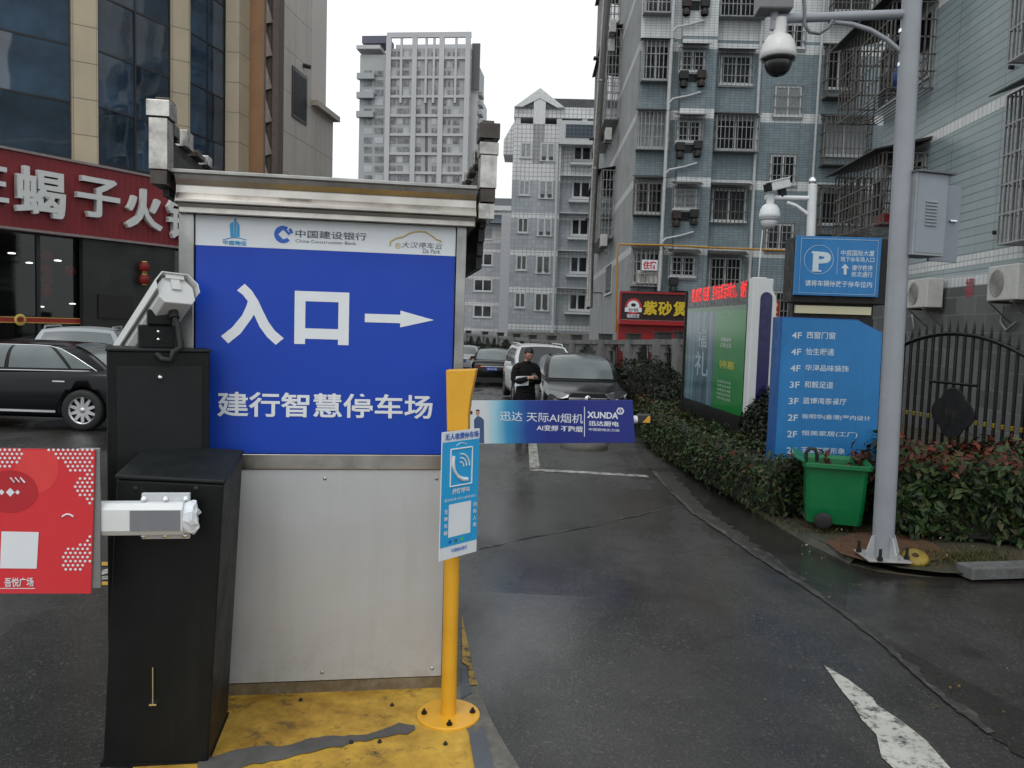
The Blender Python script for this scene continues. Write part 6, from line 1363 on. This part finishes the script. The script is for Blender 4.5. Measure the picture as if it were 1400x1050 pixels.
    MB().lathe([(.03, .01), (.035, .006), (.04, 0)], 16, 0, Matrix.Translation((0, yF+.17, hood-.165))).build('bonnet_badge', chrome, t)
    MB().prism([(-hw*.7, b0+.03), (hw*.7, b0+.03), (hw*.78, b0+.17), (-hw*.78, b0+.17)], yF-.01, yF+.12).build('lower_intake', blk, t)
    MB().prism([(-hw*.75, b0+.02), (hw*.75, b0+.02), (hw*.78, b0+.2), (-hw*.78, b0+.2)], yF+L-.1, yF+L+.01).build('rear_diffuser', blk, t)
    pz = belt-.30 if s else belt-.32
    pl_ = MB().box(-.22, .22, yF+L+.0, yF+L+.035, pz, pz+.14).build('number_plate', plate, t)
    if plate_txt:
        m = MB().text(plate_txt, (-.19, .19, pz+.03, pz+.11), 0, 0, .01); m.v = [(-a, yF+L+.0365, c) for a, b, c in m.v]; m.build('lettering', plate_t, pl_)
    MB().box(-.45, .45, yF+L+.0, yF+L+.03, pz+.145, pz+.17).build('boot_trim', chrome, t, bevel=.005)
    if s: MB().tube([(-hw*.25, yrr+.5, zr-.1), (-hw*.25, yrr+.48, zr-.06)], .01, 6).build('aerial', blk, t)
    return t
p_blk = paint('midnight_blue_black_paint', (.0035, .004, .0065), .16); p_blk2 = paint('black_car_paint', (.004, .004, .0045), .18); p_gry = paint('dark_grey_car_paint', (.006, .0062, .007), .15); p_wht = paint('white_car_paint', (.55, .56, .57), .25); p_sil = paint('silver_car_paint', (.34, .36, .38), .3)
wc = atG(105, 589); car('black saloon with chrome window trim standing side-on behind the red barrier board', (wc.x-1.38+.0, wc.y+.80, gz(wc.y)+.0), rad(-90+3), p_blk, 'sedan', 4.87, 1.83, 1.40, tint_l, True)
sc_ = atY(70, 500, 16.2); car('silver estate seen from behind beyond the black saloon outside the restaurant', (sc_.x, 17.6, gz(17)), rad(180+24), p_sil, 'suv', 4.5, 1.84, 1.70, tint, False, None, True, rear_glass=tint_l)
q = atY(671, 500, 31.5); car('black saloon seen from behind with red tail lamps and blue plate, right of the booth', (q.x, 33.5, gz(33)), rad(180+2), p_blk2, 'sedan', 4.8, 1.83, 1.47, tint, False, '湘A·K7766', rear_glass=tint_l)
q = atY(640, 500, 42); car('silver car half hidden behind the booth post in the far row', (q.x-.3, 44, -.875), rad(180), p_sil, 'sedan', 4.7, 1.8, 1.47, tint_l)
q = atY(739, 500, 20.5); car('white estate parked behind the man and the dark grey car', (q.x-.1, 23.6, gz(23)), rad(9), p_wht, 'suv', 4.5, 1.82, 1.64, tint, False, None, True)
q = atY(790, 540, 15.8); car('dark grey car parked nose-on to the barrier beside the man', (q.x, 18.0, gz(17.4)), rad(5), p_gry, 'sedan', 4.5, 1.79, 1.44, tint_l)
# ============================================================ man with phone
def skin_mesh(name, V_, E_, Rr, mt, par, lvl=2):
    me = bpy.data.meshes.new(name); me.from_pydata([tuple(v) for v in V_], E_, []); me.materials.append(mt); o = bpy.data.objects.new(name, me); COL.objects.link(o); o.parent = par
    o.modifiers.new('skin', 'SKIN'); sv = me.skin_vertices[0].data
    for i, r_ in enumerate(Rr): sv[i].radius = r_ if isinstance(r_, tuple) else (r_, r_)
    sv[0].use_root = True; o.modifiers['skin'].use_smooth_shade = True
    s_ = o.modifiers.new('sub', 'SUBSURF'); s_.levels = lvl; s_.render_levels = lvl; return o
MY = 13.9; mp_ = atY(719, 520, MY); MG = gz(MY); hz_ = atY(717, 474.5, MY).z-MG
man = thing('person', 'man in black jacket with short black hair standing with head bowed over a phone', 'person', (mp_.x, MY, MG), rad(28))
k = hz_/1.60
skinm = M('skin', (.36, .20, .14), .55, 0, .06); hairm = M('black_hair', (.007, .006, .006), .6, 0, .3, 40); jac = M('black_jacket', (.006, .006, .007), .85, 0, .25, 10, spec=.2); trou = M('black_trousers', (.007, .007, .009), .85, 0, .2, spec=.2); shoe = M('dark_shoes', (.012, .011, .01), .5)
class G:
    def __init__(s): s.V = []; s.E = []; s.R = []
    def n(s, p, r, par=None):
        s.V.append(Vector(p)*k); s.R.append(tuple(a*k for a in r) if isinstance(r, tuple) else r*k); i = len(s.V)-1
        if par is not None: s.E.append((par, i))
        return i
b = G(); pv_ = b.n((0, 0, .84), (.13, .10)); ws = b.n((0, .0, .98), (.125, .095), pv_); ch = b.n((0, -.0, 1.16), (.15, .10), ws); up = b.n((0, .0, 1.26), (.11, .08), ch); nk = b.n((0, -.025, 1.345), .054, up); b.n((0, -.055, 1.42), .05, nk)
for sg in (1, -1):
    s1 = b.n((sg*.145, .0, 1.245), .040, up); e1 = b.n((sg*.215, -.02, 1.02), .042, s1); fo = b.n((sg*.15, -.17, 1.03), .036, e1); wr = b.n((sg*.075, -.27, 1.07), .026, fo); pa_ = b.n((sg*.05, -.325, 1.085), (.034, .018), wr)
    for f_ in range(4):
        q1 = b.n((sg*(.045-.004*f_), -.355, 1.065+.018*f_), .009, pa_); q2 = b.n((sg*(.02-.003*f_), -.375+.003*f_, 1.065+.018*f_), .0085, q1); b.n((sg*.002, -.365, 1.068+.018*f_), .008, q2)
    th_ = b.n((sg*.035, -.315, 1.115), .010, pa_); b.n((sg*.012, -.325, 1.13), .009, th_)
    h1 = b.n((sg*.085, 0, .80), .085, pv_); kn = b.n((sg*.095, -.01, .44), .055, h1); an = b.n((sg*.10, .02, .09), .038, kn); b.n((sg*.11, -.12, .04), (.04, .03), an)
HM = Matrix.Scale(k, 4) @ Matrix.Translation((0, -.085, 1.475)) @ Matrix.Rotation(rad(24), 4, 'X')
ga_ = lambda v, c, w_: math.exp(-((v-c)/w_)**2)
def headpt(th, ph, sc=1.0):
    dx, dy, dz = math.sin(th)*math.sin(ph), -math.sin(th)*math.cos(ph), math.cos(th)
    x, y, z = .075*dx, .094*dy, .114*dz
    if dz < 0: x *= 1-.30*(-dz)**1.3; y *= (1-.08*(-dz)) if dy < 0 else (1-.45*(-dz))
    if dy < 0:
        f = -dy; y -= f*(.022*ga_(dx, 0, .15)*ga_(dz, -.22, .15)-.008*ga_(abs(dx), .40, .17)*ga_(dz, -.02, .10)+.004*ga_(dz, .14, .08)+.006*ga_(dx, 0, .28)*ga_(dz, -.50, .07)+.010*ga_(dx, 0, .32)*ga_(dz, -.80, .16))
    return Vector((x*sc, y*sc, z*sc))
sk_ = skin_mesh('body', b.V, b.E, b.R, skinm, man)
bpy.context.view_layer.update(); dg = bpy.context.evaluated_depsgraph_get(); dg.update(); ev = bpy.data.meshes.new_from_object(sk_.evaluated_get(dg)); bpy.data.objects.remove(sk_)
m = MB(); m.add([v.co for v in ev.vertices], [tuple(p_.vertices) for p_ in ev.polygons], 0, True)
NT_, NP_ = 24, 36
m.add([headpt(math.pi*(i+.02)/(NT_+.04), 2*math.pi*j_/NP_) for i in range(NT_+1) for j_ in range(NP_)], [(i*NP_+j_, (i+1)*NP_+j_, (i+1)*NP_+(j_+1) % NP_, i*NP_+(j_+1) % NP_) for i in range(NT_) for j_ in range(NP_)]+[tuple(range(NP_)), tuple(reversed(range(NT_*NP_, NT_*NP_+NP_)))], 0, True, HM)
for sg in (1, -1): m.lathe([(.017*math.sin(math.pi*i/8), .028*math.cos(math.pi*i/8)) for i in range(9)], 10, 0, HM @ Matrix.Translation((sg*.076, .008, -.012)))
bodyo = m.build('body', skinm, man); rm = bodyo.modifiers.new('remesh', 'REMESH'); rm.mode = 'VOXEL'; rm.voxel_size = .0075; rm.use_smooth_shade = True
sm_ = bodyo.modifiers.new('smooth', 'SMOOTH'); sm_.iterations = 2; sm_.factor = .4
m = MB(); rh = random.Random(5)
def hairline(ph): c_ = math.cos(ph); return .46 if c_ > .55 else (.46+(c_-.55)*1.1 if c_ > 0 else max(-.5, -.145+c_*.6))
pts_ = {}; idx = lambda i, j_: i*NP_+j_
vs = [headpt(math.pi*(i+.02)/(NT_+.04), 2*math.pi*j_/NP_, 1.09+rh.uniform(-.012, .022)+(.06 if i < 6 else 0))+Vector((0, .004, .002)) for i in range(NT_+1) for j_ in range(NP_)]
fs = []
for i in range(NT_):
    for j_ in range(NP_):
        if math.cos(math.pi*(i+.7)/NT_) > hairline(2*math.pi*(j_+.5)/NP_): fs.append((idx(i, j_), idx(i+1, j_), idx(i+1, (j_+1) % NP_), idx(i, (j_+1) % NP_)))
fs.append(tuple(range(NP_))); used = sorted({a_ for f_ in fs for a_ in f_}); mp2 = {a_: i for i, a_ in enumerate(used)}
m.add([vs[a_] for a_ in used], [tuple(mp2[a_] for a_ in f_) for f_ in fs], 0, True, HM); ho = m.build('hair', hairm, man); so_ = ho.modifiers.new('thick', 'SOLIDIFY'); so_.thickness = .012*k; so_.offset = -1
for sg in (1, -1):
    MB().lathe([(.0075*math.sin(math.pi*i/6), .0075*math.cos(math.pi*i/6)) for i in range(7)], 10, 0, HM @ Matrix.Translation((sg*.029, -.080, -.004))).build('eye', blk, man)
    MB().tube([HM @ (headpt(rad(81), sg*rad(a_))+Vector((0, -.002, .004))) for a_ in (14, 22, 30)], .003, 5).build('eyebrow', hairm, man)
MB().tube([HM @ (headpt(rad(120), rad(a_))+Vector((0, -.001, 0))) for a_ in (-16, 0, 16)], .003, 5).build('mouth', M('lips', (.22, .09, .075), .5), man)
def fuse(m, name, mt, vox):
    o = m.build(name, mt, man); rm = o.modifiers.new('remesh', 'REMESH'); rm.mode = 'VOXEL'; rm.voxel_size = vox; rm.use_smooth_shade = True
    s_ = o.modifiers.new('smooth', 'SMOOTH'); s_.iterations = 3; s_.factor = .5; return o
def loft(m, rings, n=22):
    vs = [Vector((x+rx*math.cos(2*math.pi*i/n), y+ry*math.sin(2*math.pi*i/n)*(1 if math.sin(2*math.pi*i/n) > 0 else .95), z))*k for x, y, z, rx, ry in rings for i in range(n)]
    q = len(rings); m.add(vs, [(i*n+j_, i*n+(j_+1) % n, (i+1)*n+(j_+1) % n, (i+1)*n+j_) for i in range(q-1) for j_ in range(n)]+[tuple(reversed(range(n))), tuple(range((q-1)*n, q*n))], 0, True)
m = MB(); loft(m, [(0, .0, .66, .185, .135), (0, .0, .76, .188, .140), (0, 0, .90, .175, .128), (0, -.005, 1.05, .185, .135), (0, -.005, 1.18, .200, .135), (0, .0, 1.26, .185, .115), (0, -.005, 1.31, .115, .085), (0, -.018, 1.34, .075, .075), (0, -.022, 1.36, .070, .070)])
for sg in (1, -1):
    P_ = [Vector(q)*k for q in ((sg*.09, 0, 1.275), (sg*.15, 0, 1.262), (sg*.195, .0, 1.22), (sg*.222, .0, 1.13), (sg*.232, -.01, 1.03), (sg*.215, -.05, 1.00), (sg*.16, -.15, 1.02), (sg*.085, -.255, 1.062))]
    m.tube(P_, [r_*k for r_ in (.06, .070, .076, .070, .066, .064, .054, .042)], 14)
    for f_ in range(5): m.tube([(sg*.20*k+.05*k*math.cos(a_*.5), -.01*k+.07*k*math.sin(a_*.5), (1.03+.05*f_)*k+.012*math.sin(a_+f_)) for a_ in range(13)], .010*k, 5)
for f_ in range(4): m.tube([((-.17+.34*t_/8)*k, -.128*k-.012*math.sin(t_*.4), (.80+.09*f_+.03*math.sin(t_*.5+f_*2))*k) for t_ in range(9)], .009*k, 5)
fuse(m, 'jacket', jac, .010)
m = MB(); loft(m, [(0, 0, .70, .165, .12), (0, 0, .84, .16, .115), (0, 0, .92, .15, .11)])
for sg in (1, -1): m.tube([Vector(q)*k for q in ((sg*.085, 0, .80), (sg*.09, 0, .70), (sg*.096, -.01, .44), (sg*.098, .0, .25), (sg*.10, .012, .07))], [r_*k for r_ in (.095, .095, .075, .068, .064)], 14)
fuse(m, 'trousers', trou, .011)
for sg in (1, -1): f_ = G(); a0 = f_.n((sg*.10, .05, .05), .045); a1 = f_.n((sg*.105, -.06, .045), .046, a0); f_.n((sg*.115, -.17, .035), .034, a1); skin_mesh('shoe', f_.V, f_.E, f_.R, shoe, man)
ph = tag(MB().box(-.036, .036, -.005, .005, -.075, .075).build('smartphone', blk, bevel=.003), 'dark phone held in both hands of the man in black', 'phone'); ph.matrix_world = man.matrix_world
bpy.context.view_layer.update(); mw = Matrix.Translation(man.location) @ Matrix.Rotation(rad(28), 4, 'Z')
ph.location = mw @ (Vector((.0, -.355, 1.105))*k); ph.rotation_euler = (rad(-50), 0, rad(28))
pp = tag(MB().prism([(-.13, -.09), (.11, -.07), (.12, .09), (-.11, .08)], -.002, .002).build('paper_sheet', white_print), 'white sheet of paper tucked against the black jacket of the man', 'paper')
pc_ = atY(714, 521, MY-.18); pp.location = pc_; pp.rotation_euler = (0, 0, rad(10))
# ============================================================ hedges and shrubs
def leaf_mat(name, cols):
    t = NT(name); ge = t.n('ShaderNodeNewGeometry'); rp = t.n('ShaderNodeValToRGB'); rp.color_ramp.interpolation = 'CONSTANT'; e = rp.color_ramp.elements
    t.l(ge.outputs['Random Per Island'], rp.inputs[0])
    for i, (p_, c_) in enumerate(cols):
        q = e[i] if i < 2 else e.new(p_); q.position = p_; q.color = (*c_, 1)
    t.base(rp.outputs[0]); t.rough(.48); t.b.inputs['Specular IOR Level'].default_value = .22; return t.m
lf_g = leaf_mat('dark_green_leaves', [(0, (0.0094, 0.0204, 0.0065)), (.3, (0.0156, 0.0323, 0.0094)), (.6, (0.0250, 0.0476, 0.0130)), (.85, (0.0390, 0.0638, 0.0187)), (.96, (0.0546, 0.0510, 0.0216))])
lf_m = leaf_mat('mixed_green_leaves', [(0, (0.0109, 0.0221, 0.0072)), (.25, (0.0234, 0.0425, 0.0115)), (.55, (0.0429, 0.0680, 0.0173)), (.8, (0.0585, 0.0723, 0.0216)), (.92, (0.0780, 0.0382, 0.0180))])
lf_r = leaf_mat('red_young_leaves', [(0, (0.0468, 0.0170, 0.0115)), (.35, (0.0780, 0.0187, 0.0144)), (.65, (0.1248, 0.0255, 0.0173)), (.85, (0.0702, 0.0425, 0.0173))])
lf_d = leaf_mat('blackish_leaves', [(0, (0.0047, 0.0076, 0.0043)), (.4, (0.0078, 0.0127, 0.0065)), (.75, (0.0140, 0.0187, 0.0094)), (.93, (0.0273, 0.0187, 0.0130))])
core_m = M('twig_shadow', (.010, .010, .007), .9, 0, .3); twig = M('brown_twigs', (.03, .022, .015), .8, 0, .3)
def leaves(P, N, size, rng):
    n = len(P); a = rng.normal(size=(n, 3)); t_ = a-N*np.sum(a*N, 1)[:, None]; t_ /= np.linalg.norm(t_, axis=1)[:, None]
    nn = N+rng.normal(size=(n, 3))*.55; nn /= np.linalg.norm(nn, axis=1)[:, None]
    t_ = t_-nn*np.sum(t_*nn, 1)[:, None]; t_ /= np.linalg.norm(t_, axis=1)[:, None]; b_ = np.cross(nn, t_)
    s_ = size*rng.uniform(.45, 1.4, n)[:, None]; w_ = s_*rng.uniform(.16, .28, n)[:, None]
    v0 = P; v1 = P+t_*s_*.45+b_*w_+nn*s_*.10; v2 = P+t_*s_-nn*s_*.06; v3 = P+t_*s_*.45-b_*w_+nn*s_*.10; vm = P+t_*s_*.5
    V_ = np.stack([v0, v1, v2, v3, vm], 1).reshape(-1, 3); b5 = np.arange(n)[:, None]*5
    Fs = np.concatenate([b5+np.array([[0, 4, 1]]), b5+np.array([[1, 4, 2]]), b5+np.array([[0, 3, 4]]), b5+np.array([[3, 2, 4]])], 1).reshape(-1, 3)
    return V_, Fs
def mesh_np(name, V_, F_, mats, mi, par=None):
    me = bpy.data.meshes.new(name); me.vertices.add(len(V_)); me.vertices.foreach_set('co', V_.astype(np.float32).ravel()); nf = len(F_)
    me.loops.add(nf*3); me.loops.foreach_set('vertex_index', F_.astype(np.int32).ravel()); me.polygons.add(nf); me.polygons.foreach_set('loop_start', np.arange(nf, dtype=np.int32)*3)
    me.polygons.foreach_set('material_index', mi.astype(np.int32)); 
    for m in mats: me.materials.append(m)
    me.update(calc_edges=True); o = bpy.data.objects.new(name, me); COL.objects.link(o)
    if par: o.parent = par
    return o
def vn(P, seed, f):                                   # cheap lumpy noise
    r = np.random.default_rng(seed); s_ = np.zeros(len(P))
    for k in range(5):
        d = r.normal(size=3)*f*(1.6**k*.6); s_ += np.sin(P@d+r.uniform(0, 6))/(1.4**k)
    return s_/2.4
def smooth_path(P, k=8):
    P = [np.array(p_, float) for p_ in P]; out = []
    for i in range(len(P)-1):
        p0 = P[max(i-1, 0)]; p3 = P[min(i+2, len(P)-1)]; a, b_ = P[i], P[i+1]
        for q in range(k):
            u = q/k; out.append(.5*((2*a)+(b_-p0)*u+(2*p0-5*a+4*b_-p3)*u*u+(3*a-p0-3*b_+p3)*u**3))
    return out+[P[-1]]
def hedge(name, label, cat, path, hw, h, n, size, mix, seed, group=None, z0=.04, lump=.10, zfun=None, redtop=None, bare=.12):
    rng = np.random.default_rng(seed); path = np.array([tuple(q) for q in smooth_path(path)], float); seg = np.diff(path, axis=0); ln = np.linalg.norm(seg, axis=1); cum = np.concatenate([[0], np.cumsum(ln)]); Lt = cum[-1]
    c0 = path.mean(0); gx_ = lambda y: np.array([gz(q) for q in np.atleast_1d(y)])
    t = thing(name, label, cat, (c0[0], c0[1], gz(c0[1])), 0, group)
    def pos(s_, a_, z_, hw_):
        i = np.clip(np.searchsorted(cum, s_, side='right')-1, 0, len(ln)-1); u = (s_-cum[i])/ln[i]; d = seg[i]/ln[i][:, None]
        p_ = path[i]+seg[i]*u[:, None]; nx = np.stack([-d[:, 1], d[:, 0]], 1)
        q_ = p_+nx*(a_*hw_)[:, None]; return np.stack([q_[:, 0], q_[:, 1], gx_(q_[:, 1])+z_], 1), nx, d
    s_ = rng.uniform(-0.0, Lt, n); th_ = rng.uniform(0, np.pi, n); depth = 1-np.abs(rng.normal(0, .13, n))
    # superellipse section: th 0..pi from right side over the top to the left side
    c_, sn = np.cos(th_), np.sin(th_); e = .42
    a_ = np.sign(c_)*np.abs(c_)**e; zz = np.abs(sn)**e
    low = rng.uniform(size=n) < .45; zz = np.where(low, rng.uniform(bare, 1, n), zz); a_ = np.where(low, np.sign(a_), a_)
    endc = np.minimum(s_, Lt-s_); 
    ecap = np.clip(endc/(hw*.7), 0, 1)**.5
    ends = rng.uniform(size=n) < .10; s_ = np.where(ends, np.where(rng.uniform(size=n) < .5, rng.uniform(0, .12, n), Lt-rng.uniform(0, .12, n)), s_); a_ = np.where(ends, rng.uniform(-1, 1, n), a_)
    P0, nx, d = pos(s_, a_*depth, zz*h*depth, hw*np.ones(n))
    lum = vn(P0*np.array([1, 1, 1.4]), seed+1, 3.2/max(h, .5)); 
    P0, nx, d = pos(s_, a_*depth*(1+lump*1.2*lum), np.maximum(zz*h*depth*(1+lump*lum)+rng.exponential(.02, n)*(zz > .9), z0), hw*np.ones(n))
    N = np.stack([nx[:, 0]*a_, nx[:, 1]*a_, np.maximum(zz-.3, .05)*1.3], 1); N += rng.normal(size=N.shape)*.25; N /= np.linalg.norm(N, axis=1)[:, None]
    V_, F_ = leaves(P0, N, size, rng)
    ptop = zz*depth; mi = np.zeros(n, int)
    u = rng.uniform(size=n); patch = vn(P0, seed+7, 2.0)
    if redtop: mi = np.where((ptop > .80) & (u < redtop*(.55+.6*patch)), 1, 0)
    mi = np.where((mi == 0) & (u > 1-mix), 2, mi)
    loc = np.array(t.location); fo = mesh_np('foliage', V_-loc, F_, [lf_g, lf_r, lf_m], np.repeat(mi, 4), t)
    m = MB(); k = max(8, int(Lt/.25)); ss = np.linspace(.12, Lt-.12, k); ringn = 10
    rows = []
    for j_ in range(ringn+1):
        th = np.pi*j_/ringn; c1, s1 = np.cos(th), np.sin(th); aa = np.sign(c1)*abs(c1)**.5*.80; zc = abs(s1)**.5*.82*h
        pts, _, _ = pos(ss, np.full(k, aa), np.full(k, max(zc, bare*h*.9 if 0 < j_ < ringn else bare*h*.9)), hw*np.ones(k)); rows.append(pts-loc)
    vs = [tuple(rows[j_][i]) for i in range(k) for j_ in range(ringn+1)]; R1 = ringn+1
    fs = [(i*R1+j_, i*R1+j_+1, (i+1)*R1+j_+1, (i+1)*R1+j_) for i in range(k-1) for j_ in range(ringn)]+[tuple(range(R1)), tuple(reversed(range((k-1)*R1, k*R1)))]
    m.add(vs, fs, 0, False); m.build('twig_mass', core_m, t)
    m = MB()
    for i in range(int(Lt*5)):
        q_, _, _ = pos(np.array([rng.uniform(.1, Lt-.1)]), np.array([rng.uniform(-.7, .7)]), np.array([.0]), np.array([hw])); b_ = q_[0]-loc
        m.tube([tuple(b_), (b_[0]+rng.uniform(-.1, .1), b_[1]+rng.uniform(-.1, .1), b_[2]+h*.6)], .008, 4)
    m.build('stems', twig, t)
    return t
def shrub(label, c, r_, h, n, size, seed, group, mats=None):
    rng = np.random.default_rng(seed); t = thing('shrub', label, 'shrub', c, 0, group)
    D = rng.normal(size=(n, 3)); D /= np.linalg.norm(D, axis=1)[:, None]; D[:, 2] = np.where(D[:, 2] < -.5, -D[:, 2], D[:, 2])
    rr = 1-np.abs(rng.normal(0, .16, n)); lum = vn(D*2, seed+3, 2.2); P_ = D*(rr*(1+.16*lum))[:, None]*np.array([r_, r_, h*.55])+np.array([0, 0, h*.5])
    V_, F_ = leaves(P_, D, size, rng); mi = np.where(rng.uniform(size=n) < .12, 1, 0)
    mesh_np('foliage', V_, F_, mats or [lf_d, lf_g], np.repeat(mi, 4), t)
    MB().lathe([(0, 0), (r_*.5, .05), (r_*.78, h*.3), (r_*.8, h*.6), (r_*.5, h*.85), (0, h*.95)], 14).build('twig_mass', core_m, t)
    MB().tube([(0, 0, -.1), (0, 0, h*.4)], .03, 6).build('stem', twig, t); return t
hedge('hedge', 'low clipped hedge along the kerb in front of the green billboard', 'hedge', [(2.42, 7.55), (2.20, 8.4), (2.08, 9.5), (1.95, 11), (1.85, 12.6), (1.86, 14.2)], .34, .60, 15000, .060, .35, 11, 'clipped hedges beside the lane', redtop=.12)
hedge('hedge', 'short low hedge directly behind the green bin in front of the blue directory sign', 'hedge', [(2.30, 7.72), (2.7, 7.72), (3.15, 7.6)], .22, .55, 5000, .07, .2, 14, 'clipped hedges beside the lane', lump=.10, redtop=.25)
hedge('hedge', 'dark bushy hedge with red young shoots right of the grey pole below the iron gate', 'hedge', [(3.0, 7.45), (3.5, 7.3), (4.4, 7.15), (5.6, 7.1), (7.4, 7.2)], .55, .80, 26000, .08, .18, 12, 'clipped hedges beside the lane', lump=.18, redtop=.6)
hedge('hedge', 'far hedge with rusty red tips beside the parked dark grey car', 'hedge', [(2.1, 14.5), (2.15, 16.2), (2.3, 18.5)], .50, .62, 6000, .085, .5, 13, 'clipped hedges beside the lane', redtop=.5)
sh_sp = [(884, 522, 18.6, .95, 1.35, 'large dark rounded shrub in front of the iron panel beside the dark grey car'), (922, 522, 16.2, .55, .95, 'smaller dark shrub between the large shrub and the billboard'), (846, 505, 22, .8, 1.0, 'dark shrub half hidden behind the roof of the dark grey car'), (1052, 560, 10.6, .4, 1.0, 'dark shrub between the white billboard end and the blue directory sign')]
for i, (a, b, Y, r_, h, lbl) in enumerate(sh_sp):
    p = atY(a, b, Y); shrub(lbl, (p.x, Y, gz(Y)), r_, h, 3500, .085, 30+i, 'dark shrubs by the boundary wall')
for i, (a, Y, lbl) in enumerate([(645, 50, 'dark shrub under the boundary wall beside the booth edge'), (672, 46, 'dark shrub above the roof of the far black saloon'), (695, 42, 'dark shrub by the wall left of the white estate')]):
    p = atY(a, 470, Y); shrub(lbl, (p.x, Y, gz(Y)), 1.2, 1.5, 1500, .16, 50+i, 'dark shrubs by the boundary wall')
# tall red shoots above the right hedge
rng = np.random.default_rng(77); pts = []; nn = []
for (a, b) in ((1186, 600), (1163, 612), (1183, 613), (1130, 612), (1282, 607), (1360, 618), (1320, 606), (1240, 600)):
    p = atY(a, b+8, 7.35)
    for i in range(14): pts.append((p.x+rng.normal(0, .03), p.y+rng.normal(0, .03), p.z+rng.uniform(-.12, .05))); nn.append((rng.normal(0, .5), rng.normal(0, .5), .6))
nn = np.array(nn); nn /= np.linalg.norm(nn, axis=1)[:, None]; V_, F_ = leaves(np.array(pts), nn, .085, rng)
o = mesh_np('red_shoots', V_, F_, [lf_r], np.zeros(len(F_))); o['kind'] = 'stuff'
# grass tufts, fallen leaves and grit
gm = leaf_mat('grass_blades', [(0, (.03, .04, .012)), (.5, (.06, .06, .02)), (.8, (.11, .085, .03))]); rng = np.random.default_rng(9); vs = []; fs = []
def tuft(x, y, k, hh, sp):
    for i in range(k):
        b_ = np.array([x+rng.normal(0, sp), y+rng.normal(0, sp), gz(y)+.045]); d = rng.normal(size=2)*.03; h_ = hh*rng.uniform(.5, 1.2); a_ = rng.uniform(0, 6.28); w_ = np.array([math.cos(a_), math.sin(a_), 0])*.003
        n0 = len(vs); vs.extend([b_-w_, b_+w_, b_+np.array([d[0]*1.5, d[1]*1.5, h_])]); fs.append((n0, n0+1, n0+2))
for (a, b) in ((1110, 735), (1125, 742), (1150, 735), (1165, 733), (1180, 745), (1195, 740), (1090, 716), (1075, 706)): p = atG(a, b-4); tuft(p.x+.05, p.y+.1, 70, .07, .07)
for i in range(34): p = atG(1270+rng.uniform(-10, 110), rng.uniform(768, 785)); tuft(p.x, p.y+.08, 40, .055, .07)
for i in range(26): p = atG(1040+rng.uniform(-60, 40), 0+700); tuft(2.0+rng.uniform(0, .2), rng.uniform(6.9, 9), 20, .05, .06)
o = mesh_np('grass', np.array(vs), np.array(fs), [gm], np.zeros(len(fs))); o['kind'] = 'stuff'
lm_ = leaf_mat('fallen_leaves', [(0, (.10, .05, .015)), (.4, (.16, .09, .02)), (.7, (.05, .03, .015)), (.9, (.25, .22, .18))]); P_ = []
for i in range(150): p = atG(rng.uniform(1095, 1300), rng.uniform(738, 782)); P_.append((p.x, p.y, .075))
for i in range(120): p = atG(rng.uniform(940, 1400), rng.uniform(690, 1000)); P_.append((p.x, p.y, .014))
P_ = np.array(P_); N_ = np.tile(np.array([[0, 0, 1.]]), (len(P_), 1)); V_, F_ = leaves(P_, N_, .022, rng); V_[:, 2] = np.maximum(V_[:, 2], .012)
o = mesh_np('leaf_litter', V_, F_, [lm_], np.zeros(len(F_))); o['kind'] = 'stuff'
